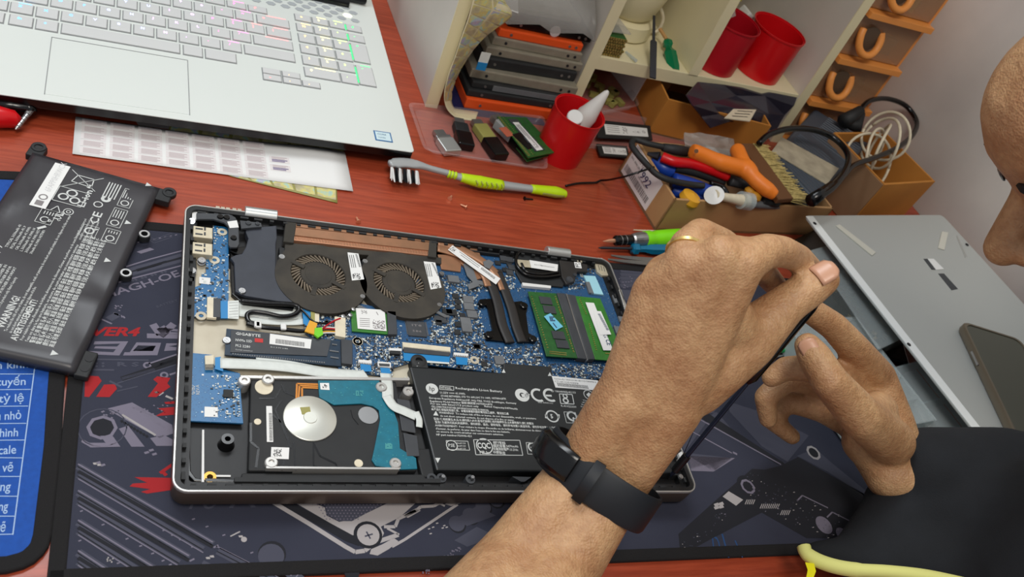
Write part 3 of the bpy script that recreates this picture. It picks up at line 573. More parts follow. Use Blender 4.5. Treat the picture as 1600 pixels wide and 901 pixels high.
# --- slate cover
g = G().prism(Q([(384,350),(410,354),(432,352),(433,372),(431,380),(431,418),(436,440),(450,458),(462,466),(462,472),(434,470),(385,462),(368,455),(366,410),(360,402),(368,398),(378,396),(384,386),(388,372),(384,362)], .021), .0147, .021)
ob('speaker_cover', g, MT['spk'], lt, bevel=.0006)
g = G().prism(Q([(360,394),(368,400),(368,452),(380,462),(440,472),(460,478),(458,484),(380,474),(362,458),(360,430)], .0185), .0137, .0185); ob('cover_frame', g, MT['blackg'], lt, bevel=.0006)
g = G().prism(Q([(362,382),(372,386),(386,384),(390,370),(396,378),(390,392),(374,398),(360,392)], .0195), .0137, .0195); ob('rubber_pad', g, MT['blackg'], lt, bevel=.0006)
g = G(); screw(g, at(378,455,.0212), .0028); screw(g, at(440,402,.0205), .0026); screw(g, at(570,409,.0205), .0024); screw(g, at(566,464,.0205), .0022); screw(g, at(690,428,.0205), .0024); screw(g, at(686,477,.0205), .0022); ob('screw', g, MT['steel'], lt, kind='stuff')
# --- fans
def fan(name_c, hub, u0, label=None):
    zt = .0215; C0 = at(*name_c, zt); Ch = at(*hub, zt)
    f = ob('fan', G(), MT['fan'], lt)
    g = G(); R0 = .0345
    outer_ = []; 
    for k in range(64):
        t = 2*math.pi*k/64; x, y = math.cos(t), math.sin(t); r_ = R0
        if y > .3: # square shoulders towards the fin block
            r_ = min(R0*1.16, R0*.80/max(y, .55)) if abs(x) < .75 else R0*1.0
            r_ = R0*(1+.10*max(0, 1-abs(abs(x)-.6)*4))
        outer_.append(Vector((C0.x+x*r_, C0.y+y*r_, zt)))
    ri = .0208
    def rg(r_, z_, c=Ch): return [Vector((c.x+r_*math.cos(2*math.pi*k/64), c.y+r_*math.sin(2*math.pi*k/64), z_)) for k in range(64)]
    low = [Vector((p.x,p.y,.0147)) for p in outer_]
    g.loft([low, outer_, rg(ri, zt), rg(ri-.0006, zt-.0008), rg(ri-.0008, .0165)], False)
    ob('housing', g, MT['fan'], f)
    g = G()
    for k in range(38):
        t = 2*math.pi*k/38; a_, b_ = .0138, .0206; t2 = t+.34
        p = Ch+Vector((a_*math.cos(t), a_*math.sin(t), 0)); q = Ch+Vector((b_*math.cos(t2), b_*math.sin(t2), 0)); d = (q-p).normalized(); n_ = Vector((-d.y,d.x,0))*.00052
        g.add([(p-n_).xy.to_3d()+Vector((0,0,z)) for z in (.0168,)]+[(q-n_).xy.to_3d()+Vector((0,0,.0168)),(q+n_).xy.to_3d()+Vector((0,0,.0168)),(p+n_).xy.to_3d()+Vector((0,0,.0168)),(p-n_).xy.to_3d()+Vector((0,0,.0205)),(q-n_).xy.to_3d()+Vector((0,0,.0205)),(q+n_).xy.to_3d()+Vector((0,0,.0205)),(p+n_).xy.to_3d()+Vector((0,0,.0205))], [(0,3,2,1),(4,5,6,7),(0,1,5,4),(1,2,6,5),(2,3,7,6),(3,0,4,7)])
    ob('blade', g, MT['fanb'], f, kind='stuff'); g = G().loft([rg(ri, .0160), rg(ri, .0164)], True); ob('fan_floor', g, MT['blackg'], f)
    ob('hub', G().lathe([(.0136,.0165),(.0136,.0200),(.0128,.0208),(.0100,.0208),(.0098,.0210),(.0001,.0210)], (Ch.x,Ch.y,0), n=48), MT['fan'], f, smooth=True); ob('hub_gap_shade', G().ring((Ch.x,Ch.y), .0140, .0134, .0190, .0203, 40), MT['blackg'], f)  # black ring paints the dark gap around the raised hub
    g = G()
    for t in (2.65, 4.45, -.55): p = Ch+Vector((.017*math.cos(t), .017*math.sin(t), -.0003)); g.box(p, (.0105,.0036,.0012), t)
    ob('strut', g, MT['fan'], f, kind='stuff')
    g = G(); p = at(*u0, .018)
    for dx in (0, .0012, .0024, .0036): g.tube(spline([Vector((p.x+dx-.008, p.y+.006, .0205)), Vector((p.x+dx-.002, p.y+.001, .0203)), Vector((p.x+dx+.006, p.y-.003+dx*.2, .0195))], 5), .0005, 6)
    ob('wire', g, MT['mgrey'], f, kind='stuff')
    return f
f1 = fan((503,434),(498,428),(552,479)); f2 = fan((630,444),(624,440),(683,492)); f1['label'] = 'left fan'; f2['label'] = 'right fan'
for f_o, P_, ty in ((f1, [(543,394),(560,396),(569,436),(550,438)], 0), (f2, [(662,408),(680,410),(690,449),(673,452)], 0)):
    lb = lab('label', P_, .0219, 'paper', f_o, label='white label with barcode')
    g = G(); bars(g, (P_[0][0]+12,P_[0][1]+3), (P_[3][0]+11,P_[0][1]+23), (P_[0][0]+15,P_[0][1]+3), .02195, 22)
    dots(g, (P_[3][0]+2,P_[3][1]-3), (P_[3][0]+14,P_[3][1]-2), (P_[3][0],P_[3][1]-12), .02195, 9, 8, 4)
    for k in range(3): line(g, [(P_[0][0]+3+k*3,P_[0][1]+4),(P_[0][0]+7+k*3,P_[0][1]+24)], .02195, .0005)
    ob('fan_label_print', g, MT['ink'], f_o, kind='stuff')
g = G().prism(Q([(445,378),(690,402),(690,412),(640,404),(600,405),(575,398),(545,396),(480,390),(445,392)], .0205), .0147, .0205); ob('fan_duct', g, MT['fan'], lt, bevel=.0006)
g = G().prism(Q([(436,385),(452,388),(462,398),(450,420),(438,420)], .019), .0147, .019); ob('fan_duct', g, MT['blackm'], lt, bevel=.0006)
# --- fin block and heat pipes
hs = ob('heat_sink', G(), MT['copper'], lt, label='copper heat sink')
z_ = .0222
for P_ in ([(463,343),(674,369),(673,377.6),(462,354)], [(462,354.8),(673,378.4),(671,391),(460,367)]): ob('fin_plate', G().prism(Q(P_, z_), .0165, z_), MT['copper'], hs, bevel=.0003)
ob('fin_plate', G().prism(Q([(460,367.6),(671,391.6),(669,399),(459,375)], .0212), .0165, .0212), MT['copperb'], hs, 'row of bright copper fins')
g = G()
for k in range(90): t = k/90; u, v = lerp(459.5,670,t), lerp(368.5,392.5,t); line(g, [(u,v),(u-.6,v+5.5)], .02125, .0006)
ob('fin_gap', g, MT['bristb'], hs, kind='stuff')
for P_ in ([(447,342),(464,344),(459,379),(443,377)], [(672,367),(683,368),(682,402),(669,400)]): ob('foam_strip', G().prism(Q(P_, .0228), .0165, .0228), mat('foam', (.235,.225,.205), .95, bump=.4, bscale=1200), hs, bevel=.0006)
def ribbon(pts, wpx, z, th=.0022, seg=6, W_=None):
    """flattened bar following pixel centreline"""
    P = spline([at(u,v,z) for u,v in pts], seg); g = G(); rings = []
    for i, p in enumerate(P):
        d = (P[min(i+1,len(P)-1)]-P[max(i-1,0)]).normalized(); n_ = Vector((-d.y,d.x,0)); w2 = (W_[min(int(i/seg), len(W_)-1)] if W_ else wpx)/2
        rings.append([p+n_*w2*math.cos(t)+Vector((0,0,-th/2+th/2*math.copysign(abs(math.sin(t))**.6, math.sin(t)))) for t in [2*math.pi*k/12 for k in range(12)]])
    return g.loft(rings)
z_ = .0222
ob('cold_plate', G().prism(Q([(684,397),(722,398),(720,424),(690,420)], .0195), .0178, .0195), MT['copper'], hs, bevel=.0004)
ob('cold_plate', G().prism(Q([(708,382),(714,378),(744,383),(748,388),(752,404),(764,432),(745,436),(720,410)], .0200), .0178, .0200), MT['copper'], hs, bevel=.0004)
ob('heat_pipe', ribbon([(684,386),(712,394),(740,408),(760,430)], .0085, z_-.0004), MT['copper'], hs, smooth='all')
ob('heat_pipe', ribbon([(684,377),(712,384),(748,402),(775,425),(788,452)], .0080, z_-.0004), MT['copper'], hs, smooth='all')
ob('heat_pipe', ribbon([(757,424),(768,442),(778,470),(786,505),(798,534)], .0088, z_-.0004), MT['slate'], hs, 'black-coated heat pipe', smooth='all')
ob('heat_pipe', ribbon([(779,424),(789,450),(800,480),(808,510),(817,533)], .0088, z_-.0004), MT['slate'], hs, 'black-coated heat pipe', smooth='all')
ob('heat_pipe', ribbon([(745,414),(758,430),(764,446)], .0075, z_-.0003), MT['copper'], hs, smooth='all')
g = G()
g.prism(Q([(752,467),(772,466),(776,480),(784,520),(790,533),(760,530),(756,520),(770,516),(762,480)], .0198), .0178, .0198); g.prism(Q([(798,472),(815,470),(825,478),(822,490),(826,520),(836,526),(832,534),(818,534)], .0198), .0178, .0198)
for u, v in ((753,474),(818,478),(832,530),(764,524)): p = at(u,v,.0198); g.lathe([(.0034,.0178),(.0034,.0212),(.0028,.0216),(.0001,.0216)], (p.x,p.y,0), n=16)
ob('spring_bracket', g, MT['blackg'], hs, kind='stuff')
g = G().prism(Q([(724,412),(735,408),(741,424),(749,446),(733,452),(731,444),(739,440),(730,430)], .0205), .0195, .0205); g.prism(Q([(755,408),(764,405),(772,410),(765,420),(757,416)], .0228), .0222, .0228); ob('metal_tab', g, MT['mgrey'], hs, bevel=.0002)
lab('label', [(707,383),(700,390),(775,444),(782,435)], .0228, 'paper', hs, label='long white label lying across the copper pipes')
g = G(); dots(g, (708,385),(715,390),(702,389), .02285, 8, 7, 3); bars(g, (753,417),(774,433),(751,420), .02285, 22); line(g, [(718,393),(750,416)], .02285, .0005); line(g, [(720,398),(748,418)], .02285, .0005); ob('label_print', g, MT['ink'], hs, kind='stuff')
# --- M.2 drive, wireless card, connectors
md = ob('storage_card', G().prism(Q([(354,513),(532,532),(533,572),(351,554)], .0190), .0180, .0190), mat('navy_pcb', (.07,.17,.25), .4, noise=.2, nscale=200), lt, label='long solid-state card with dark grey label')
lab('label', [(361,515),(517,531),(511,556),(360,550)], .0196, 'dgrey', md, .0006)
lab('white_label', [(422,521),(487,530),(485,544.5),(421,537)], .0199, 'paper', md, .0002)
lab('red_block', [(398,528),(411,529),(411,535),(398,534)], .0198, 'redt', md, .0001)
g = G(); TF(g,'GIGABYTE',(368,522.5),(407,526.5),.0198,.0024,.03); TF(g,'NVMe SSD',(368,532.5),(394,535),.0198,.0022,.02); TF(g,'M.2 2280',(368,541),(391,543.5),.0198,.0022,.02); TF(g,'Serial number',(368,546.5),(395,549),.0198,.001)
TF(g,'Model GP-GSM2NE3100TNTD',(423,518.5),(470,524),.0198,.0010); TF(g,'DC 3.3V 2.8A',(423,542.5),(450,545.5),.0198,.0010); ob('label_text', g, MT['print'], md, kind='stuff')
g = G(); bars(g, (431,529),(476,534.5),(430.6,536), .0200, 34); ob('barcode', g, MT['ink'], md, kind='stuff')
g = G(); row((362,553),(508,567),40,g,(.0008,.0012),.0190); row((519,538),(526,539),4,g,(.001,.001),.019); row((515,548),(529,550),7,g,(.0008,.001),.019); row((516,558),(529,560),7,g,(.0008,.001),.019); ob('solder_pad', g, MT['mgrey'], md, kind='stuff')
screw(g := G(), at(354,532,.0192), .0030, .001); ob('screw', g, MT['steel'], md)
ob('card_socket', G().prism(Q([(533,529),(551,531),(551,569),(534,567)], .0215), .0178, .0215), MT['dgrey'], mbd, bevel=.0004)
wc = ob('wireless_card', G().prism(Q([(548,481),(606,484),(607,522),(550,517)], .0195), .0186, .0195), MT['greenl'], lt, label='green wireless card with white label')
lab('label', [(556,481),(601,484),(604,517),(559,513)], .0202, 'paper', wc)
g = G(); dots(g, (582,499),(601,501),(583,513), .02025, 13, 10, 6, .55); dots(g, (564,484),(573,484.5),(565,490), .02025, 8, 6, 3); [line(g, [(562,497+k*3),(578,498+k*3)], .02025, .0005) for k in range(5)]; line(g, [(588,487),(591,492)], .02025, .0006); ob('label_print', g, MT['inkg'], wc, kind='stuff')
ob('card_socket', G().prism(Q([(605,485),(619,486),(621,522),(607,522)], .0215), .0178, .0215), MT['dgrey'], mbd, bevel=.0004)
def fpc(P_, mt='cream', h=.0022, teeth=0, par=None):
    c_ = ob('ribbon_connector', G().prism(Q(P_, zb_+h), zb_, zb_+h), MT[mt], par or mbd, bevel=.0002)
    if teeth:
        g = G(); a_, b_, c2, d2 = [Vector((*p, 0)) for p in P_]
        for k in range(teeth): t = (k+.5)/teeth; p = a_.lerp(b_, t).lerp(d2.lerp(c2, t), .72); q = a_.lerp(b_, t).lerp(d2.lerp(c2, t), 1.05); line(g, [(p.x,p.y),(q.x,q.y)], zb_+h+.0001, .0005)
        ob('contact', g, MT['ink'], c_, kind='stuff')
fpc([(629,534),(704,542),(704,551),(630,544)], 'cream', .0020, 34); fpc([(631,542),(703,550),(702,556),(631,550)], 'dgrey', .0026, 0)
fpc([(608,543),(628,544),(628,548),(608,547)], 'white'); fpc([(610,547),(626,548),(626,553),(610,552)], 'blackm', .0026)
fpc([(709,550),(732,552),(732,557),(709,555)], 'white', .0022, 8); fpc([(560,561),(581,563),(581,569),(560,567)], 'white', .0022, 8); fpc([(590,564),(611,566),(611,574),(591,572)], 'white', .0022, 0); fpc([(592,567),(609,568),(609,572),(593,571)], 'dgrey', .0026)
fpc([(488,478),(499,479),(499,503),(489,502)], 'cream', .0022, 0); fpc([(485,478),(492,478),(492,502),(486,500)], 'olv', .0026)
fpc([(523,494),(540,496),(540,527),(524,524)], 'cream', .0035); fpc([(746,437),(760,440),(759,446),(745,443)], 'mgrey')
fpc([(816,441),(861,446),(861,450),(817,446)], 'white', .003); fpc([(320,555),(334,554),(334,574),(321,574)], 'cream', .0028, 7, kbd)
for P_ in ([(630,549),(703,556),(702,568),(631,563)],[(712,557),(731,559),(730,570),(713,569)],[(563,568),(579,570),(581,580),(564,580)],[(594,574),(609,575),(611,585),(596,584)],[(472,478),(486,479),(484,512),(474,505)],[(336,558),(345,557),(349,580),(336,576)]): lab('ribbon_tail', P_, .0198, 'flexb', lt, label='blue ribbon end')
lab('ribbon', [(665,563),(702,566),(702,568.5),(665,566)], .0200, 'flexw', lt)
# white ribbons
def strip(pts, w_, z, mt, name='ribbon', lines=0, th=.0003, par=None):
    """pts: (u, v, z) centreline; flat ribbon of width w_"""
    P = spline([at(u,v,zz) for u,v,zz in pts], 6); rows = []
    for i, p in enumerate(P):
        d = (P[min(i+1,len(P)-1)]-P[max(i-1,0)]).normalized(); n_ = Vector((-d.y,d.x,0)).normalized(); rows.append([p+n_*w_*(k/4-.5) for k in range(5)])
    o = ob(name, G().sheet(rows, th), MT[mt], par or lt, smooth='all'); return rows
strip([(344,567,.0200),(400,569,.0205),(450,573,.021),(510,582,.0205),(560,586,.0205),(572,584,.0200)], .0082, 0, 'flexw')
strip([(400,561,.0203),(450,566,.0208),(510,577,.0202),(560,581,.0202)], .0030, 0, 'flexw')
strip([(602,583,.0200),(605,600,.0215),(606,622,.0222)], .0080, 0, 'flexw'); strip([(604,618,.0224),(615,634,.0228),(632,642,.0228),(650,650,.0225)], .0070, 0, 'flexw'); strip([(650,643,.0228),(655,655,.0226),(655,667,.0224)], .0045, 0, 'flexw')
strip([(384,498,.0165),(420,502,.0165),(460,503,.0170),(486,500,.0175)], .0055, 0, 'flexw'); strip([(372,482,.0165),(420,487,.0165),(472,492,.0170)], .0135, 0, 'flexw')
# cables
def cable(name, pts, r, mt, par=lt, n=8, k=8, label=None): return ob(name, G().tube(spline([at(u,v,z) for u,v,z in pts], k), r, n), MT[mt], par, label, smooth='all')
cable('cable', [(376,470,.021),(420,474,.021),(458,476,.021),(467,482,.0205),(460,491,.0200),(440,494,.0195),(415,489,.0195),(395,487,.019),(386,492,.0185),(390,503,.0180),(405,506,.018)], .0017, 'blackg')
cable('cable', [(385,505,.018),(410,511,.0185),(440,514,.0185),(470,517,.0185),(480,515,.0190)], .0016, 'blackg'); cable('cable', [(466,478,.021),(478,490,.021),(492,503,.021),(515,504,.0205),(530,498,.0205),(545,488,.0210)], .0007, 'blackg')
for k, m_ in enumerate(('white','red','ink','yel','white')): cable('wire', [(497,513+k*2.2,.0195),(510,511+k*2.2,.0205),(524,512+k*2,.0205)], .0005, m_)
cable('wire', [(505,512,.0215),(520,502,.0215),(532,497,.0215)], .0006, 'redd')
for u, v in ((404,507),(443,510),(402,506)): p = at(u,v,.020); ob('cable_clip', G().box((p.x,p.y,.0195),(.004,.0052,.0022)), MT['white'], lt, bevel=.0006)
ob('yellow_tape', G().prism(Q([(484,500),(496,505),(491,522),(476,517)], .0215), .0205, .0215), MT['yel'], lt, 'folded yellow tape'); ob('green_tape', G().prism(Q([(492,512),(503,511),(505,522),(497,527),(491,522)], .0222), .0205, .0222), MT['grn'], lt, 'green tape')
g = G(); [g.lathe([(.0016,0),(.0016,.0012),(.0001,.0014)], at(u,v,.0205), n=12) for u,v in ((536,495),(552,484),(547,493))]; ob('antenna_plug', g, MT['steel'], lt, kind='stuff')
# --- memory modules
def ram(P_, S_, mt, chips, label):
    z_ = .0222; r_ = ob('memory_module', G().prism(Q(P_, z_), z_-.0011, z_), MT[mt], lt, label, bevel=.0002)
    for u, v in chips: p = at(u,v,z_+.001); ob('memory_chip', G().box((p.x,p.y,z_+.0005),(.0112,.0082,.0010)), MT['dgrey'] if mt=='green' else MT['green'], r_, bevel=.0002)
    return r_
r1 = ram([(825,455),(869,458),(903,559),(854,556)], 0, 'green', ((853,469),(859,483),(873,523),(879,537)), 'dark green memory stick with sky-blue sticker')
r2_ = ram([(899,462),(938,466),(979,565),(930,561)], 0, 'greenl', (), 'bright green memory stick with white label')
g = G(); 
for (p0,p1,n_) in (((830,462),(856,545),22),((867,462),(896,550),26),((905,466),(916,492),9),((920,505),(932,548),14),((868,466),(897,552),20)): row(p0,p1,n_,g,(.0006,.0009),.0222)
for (p0,p1) in (((858,549),(885,552)),((945,552),(968,554)),((858,552),(885,555))): row(p0,p1,14,g,(.0006,.0007),.0222)
ob('gold_part', g, MT['gold'], r1, kind='stuff')
for P_, in (([(870,457),(883,458),(918,561),(903,559)],), ([(887,459),(899,461),(930,561),(919,561)],)): ob('memory_socket', G().prism(Q(P_, .0228), .0178, .0228), MT['dgrey'], lt, bevel=.0005)
ob('socket_bar', G().prism(Q([(884,458),(886.5,459),(919,562),(916,562)], .0222), .0178, .0222), MT['steel'], lt)
lab('sticker', [(850,494),(860,489),(880,510),(868,516)], .0236, 'stk', r1, label='sky-blue sticker'); lab('label', [(915,472),(928,473),(958,547),(943,547)], .0236, 'paper', r2_, .0003, 'white label'); lab('label', [(927,485),(939,486),(955,522),(937,523)], .0239, 'paper', r2_, label='second white label')
g = G(); bars(g, (934,490),(948,516),(938,490), .0240, 18); TF(g,'CE',(946,530),(949,539),.02365,.0045,.03); dots(g, (858,494),(866,494),(860,502), .02365, 3, 3, 3, .8); line(g, [(864,504),(870,512)], .02365, .0012); dots(g, (941,522),(948,522),(944,528), .02365, 6, 5, 3); ob('label_print', g, mat('label_blue_ink', (.20,.28,.40), .6), r2_, kind='stuff')
# --- upper right: black module with cable loop, card cage, pads
ob('speaker_module', G().prism(Q([(812,395),(850,400),(884,410),(888,430),(880,448),(860,446),(815,441),(806,425),(806,405)], .0200), .0178, .0200), MT['blackm'], lt, bevel=.0008)
cable('cable', [(852,398,.022),(825,392,.022),(810,395,.022),(806,408,.022),(811,420,.022),(825,430,.022),(850,433,.022),(875,430,.022)], .0015, 'blackg'); cable('cable', [(814,412,.0215),(822,424,.0215),(845,429,.0215),(872,425,.0215)], .0018, 'blackg')
lab('foil_strip', [(806,405),(828,407),(830,418),(812,416)], .0225, 'usb', lt); lab('label', [(827,406),(872,413),(871,424),(830,418)], .0232, 'paper', lt, label='white label on black module')
g = G(); TF(g,'6017B0926101',(835,414),(866,418.5),.02325,.0016); ob('label_print', g, MT['ink'], lt, kind='stuff')
ob('hinge_plate', G().prism(Q([(874,406),(905,410),(918,413),(918,424),(902,424),(898,440),(885,444),(878,432)], .0228), .0200, .0228), MT['slate'], lt, bevel=.0005)
lab('label', [(897,409),(907,410),(909,419),(899,418)], .0231, 'paper', lt); g = G(); dots(g, (899,411),(906,411.5),(900,417), .02315, 6, 5, 4); ob('label_print', g, MT['ink'], lt, kind='stuff')
g = G(); screw(g, at(890,437,.0229), .0036); screw(g, at(898,430,.0229), .002); ob('screw', g, MT['dgrey'], lt, kind='stuff')
ob('card_cage', G().prism(Q([(928,404),(940,408),(951,420),(953,430),(941,430),(933,424)], .0205), .0178, .0205), MT['usb'], lt, bevel=.0003)
g = G(); [line(g, [(935+k*4,414+k),(937+k*4,422+k)], .02055, .0006) for k in range(4)]; line(g, [(933,410),(947,414)], .02055, .0006); ob('slot', g, MT['dgrey'], lt, kind='stuff')
lab('thermal_pad', [(912,430),(930,431),(943,460),(925,458)], .0195, 'lblue', lt, .0015, 'pale blue thermal pad'); ob('chip', G().prism(Q([(915,440),(921,440),(928,458),(921,457)], .0198), .0178, .0198), MT['mgrey'], mbd)
ob('side_bar', G().prism(Q([(967,452),(971,452),(992,525),(988,522)], .0240), .0185, .0240), MT['rim'], lt, bevel=.0003)
# --- lower left bay
ob('lock_bar', G().prism(Q([(316,671),(319,671),(319,756),(315,756)], .0175), .0137, .0175), MT['white'], lt, 'thin white strip')
g = G(); p = at(356,685,.021); g.lathe([(.0052,.0137),(.0040,.0175),(.0038,.0210),(.0018,.0210),(.0016,.0180)], (p.x,p.y,0), n=20); ob('screw_post', g, MT['blackg'], lt, smooth=True)
for t in range(3): pass
p = at(328,745,.0165); ob('brass_insert', G().ring((p.x,p.y), .0036, .0018, .0137, .0168), MT['brass'], lt, 'brass screw insert')
ob('bay_frame', G().prism(Q([(292,664),(296,664),(298,735),(306,746),(318,748),(318,752),(303,751),(294,742)], .0165), .0137, .0165), MT['blackg'], lt, bevel=.0005); ob('bay_frame', G().prism(Q([(320,746),(378,748),(388,740),(388,660),(394,660),(394,745),(384,754),(320,752)], .0170), .0137, .0170), MT['blackg'], lt, bevel=.0005)
chip(349,743,.0085,.0013,'white',lt,h=.0004,name='white_mark',z=.0142); chip(284.5,720,.0055,.0055,'white',lt,h=.003,name='white_clip',z=.0150); chip(284,676,.0035,.0016,'white',lt,h=.003,name='white_clip',z=.0150)
# --- hard drive with its bracket
z_ = .0212
hd = ob('hard_drive', G().prism(Q([(392,589),(618,592),(652,735),(388,735)], z_-.0014), .0137, z_-.0014), MT['blackm'], lt, bevel=.0012, label='black hard drive with teal circuit board and silver spindle')
TP = [(497,594),(592,594),(596,600),(596,605),(601,622),(612,633),(622,660),(625,700),(650,715),(652,732),(624,733),(587,727),(581,718),(585,700),(590,675),(594,655),(592,640),(583,634),(565,630),(522,632),(499,620)]
ob('circuit_board', G().prism(Q(TP, z_), z_-.0012, z_), MT['teal'], hd, bevel=.0002)
g = G().prism(Q([(620,622),(640,625),(648,662),(650,676),(628,672)], z_+.0003), z_-.0012, z_+.0003); g.prism(Q([(630,675),(652,680),(656,712),(636,712)], z_+.0003), z_-.0012, z_+.0003); ob('drive_socket', g, MT['dgrey'], hd, bevel=.0005)
p = at(485,652,z_); ob('spindle_disc', G().lathe([(.0172,z_-.0014),(.0172,z_-.0004),(.0166,z_-.0001),(.0045,z_-.0001),(.0042,z_+.0003),(.0001,z_+.0003)], (p.x,p.y,0), n=56), mat('brushed_disc', (.84,.84,.80), .3, .55), hd, smooth=True)
for u, v, r_ in ((576,647,.0068),(413,603,.0058),(561,722,.0028),(403,657,.0022)): p = at(u,v,z_); ob('seal_dot', G().cyl((p.x,p.y,z_-.0015), (p.x,p.y,z_-.0009), r_, n=32), MT['steel'] if r_ > .006 else MT['cream'], hd)
g = G()
for ys in ((616,624,630,637),): pass
line(g, [(497,603),(468,602),(466,626),(462,630)], z_-.0009, .0012); line(g, [(497,600),(464,599),(463,622),(464,628)], z_-.0009, .0012); line(g, [(497,606),(472,605),(472,626),(478,630)], z_-.0009, .0012)
for u, v in ((462,627),(470,625),(480,625)): disc(g, u, v, z_-.0008, .0018)
flat(g, [(463,628),(481,628),(484,638),(468,640)], z_-.00085); ob('ribbon', g, MT['kapton'], hd, 'orange flexible ribbon', kind='stuff')
ob('ribbon_contact', G().prism(Q([(469,636),(484,635),(486,645),(472,647)], z_+.0002), z_-.0005, z_+.0002), MT['olv'], hd)
g = G(); line(g, [(440,600),(445,612),(492,630)], z_-.0012, .0013); line(g, [(418,640),(440,660),(452,690),(440,735)], z_-.0012, .0012); line(g, [(440,625),(430,640),(455,700)], z_-.0012, .001); line(g, [(459,690),(462,735)], z_-.0012, .001); line(g, [(490,692),(500,712),(525,724),(526,730)], z_-.0012, .0012); line(g, [(490,690),(490,728),(522,730)], z_-.0012, .001); line(g, [(392,660),(392,690),(404,700),(400,730)], z_-.0012, .0015)
line(g, [(548,640),(551,652),(560,663)], z_-.0012, .0005); line(g, [(590,640),(597,652),(596,690),(586,725)], z_-.0012, .001); line(g, [(405,622),(430,622),(440,605)], z_-.0012, .001); ob('cast_groove', g, MT['blackg'], hd, kind='stuff')
lab('label', [(416,634),(425,634),(427,690),(417,690)], z_-.0010, 'paper', hd, label='narrow white barcode strip'); lab('label', [(424,698),(452,699),(451,717),(423,716)], z_-.0010, 'paper', hd, label='white square-code label'); lab('label', [(500,598),(514,598),(515,609),(501,608)], z_+.0003, 'paper', hd)
g = G(); bars(g, (420,645),(421,688),(425,645), z_-.00095, 30); dots(g, (427,701),(440,701),(427,713), z_-.00095, 12, 10, 5); dots(g, (503,600),(511,600),(503,606), z_+.00035, 7, 4, 5); ob('label_print', g, MT['ink'], hd, kind='stuff')
g = G(); r3 = random.Random(3)
for k in range(110):
    u, v = r3.uniform(500,645), r3.uniform(597,730)
    if inpoly((u,v), TP): line(g, [(u,v),(u+r3.choice((1,2)),v)], z_+.0002, .0004)
dots(g, (602,692),(613,692),(602,701), z_+.0002, 7, 6, 4, .9); dots(g, (556,610),(568,610),(556,618), z_+.0002, 8, 5, 4, .6); ob('solder_pad', g, mat('teal_pad', (.30,.62,.62), .4), hd, kind='stuff')
br = ob('drive_bracket', G().prism(Q([(376,586),(640,590),(640,594),(376,590)], .0215), .0137, .0215), MT['rim'], lt); ob('drive_bracket', G().prism(Q([(416,728),(624,730),(624,733),(416,731)], .0225), .0137, .0225), MT['rim'], lt)
g = G()
for u, v in ((424,722),(618,723),(419,592),(596,604),(638,611),(382,594)): p = at(u,v,.0222); g.lathe([(.0040,.0137),(.0040,.0222),(.0034,.0228),(.0018,.0228),(.0016,.0215),(.0001,.0215)], (p.x,p.y,0), n=18)
for P_ in ([(416,716),(430,716),(430,731),(416,731)],[(612,718),(624,720),(626,732),(612,732)],[(633,604),(644,604),(644,617),(634,617)]): g.prism(Q(P_, .0218), .0137, .0218)
ob('bracket_ear', g, MT['rim'], br, smooth=True, kind='stuff')
ob('drive_bay', G().prism(Q([(378,738),(662,740),(672,756),(376,752)], .0185), .0137, .0185).prism(Q([(648,700),(672,700),(680,745),(660,745)], .0185), .0137, .0185).prism(Q([(630,600),(640,600),(676,740),(660,740)], .0175), .0137, .0175), MT['blackm'], lt, bevel=.001)
# --- battery fitted in the laptop
zt = .0218; X0, X1 = at(682,734,zt), at(1052,739,zt); YT = at(640,574,zt).y; YT2 = at(800,574,zt).y
bt = ob('battery', G().prism(Q([(640,572),(785,582),(787,566),(862,572),(864,588),(1008,600),(1052,739),(682,734)], zt), .0140, zt), mat('battery_black', (.145,.155,.16), .38, noise=.12, nscale=25), lt, bevel=.0012, label='black battery fitted in the laptop, covered in white print')
g = G(); p = at(655,563,.022); g.lathe([(.0062,.0140),(.0060,.0215),(.0050,.0222),(.0028,.0222),(.0026,.0200),(.0001,.0200)], (p.x,p.y,0), n=24); g.box((p.x,p.y-.003,.018),(.012,.006,.0075)); ob('fixing_ear', g, MT['blackm'], bt, smooth=True)
zq = zt+.0001; g = G()
def tri(u, v, up=1, s_=3): flat(g, [(u-s_,v+up*s_),(u+s_,v+up*s_),(u,v-up*s_)], zq)
tri(654,569); tri(787,579); tri(859,584); tri(684,719,-1,4); tri(1032,728,-1,4)
p = at(675,607,zq); disc(g, 675, 607, zq, .0046, n=28)
TF(g,'Rechargeable Li-ion Battery',(712,607.5),(785,613),zq,.0021,.02); TF(g,'11.55V === 41.9Wh',(688,614.5),(727,616.5),zq,.0018,.02); TF(g,'HT03XL',(689,607),(706,608.5),zq,.0022,.02)
for P_ in ([(687,602),(709,603.5),(709,609.5),(687,608),(687,602)],): line(g, P_, zq, .0004)
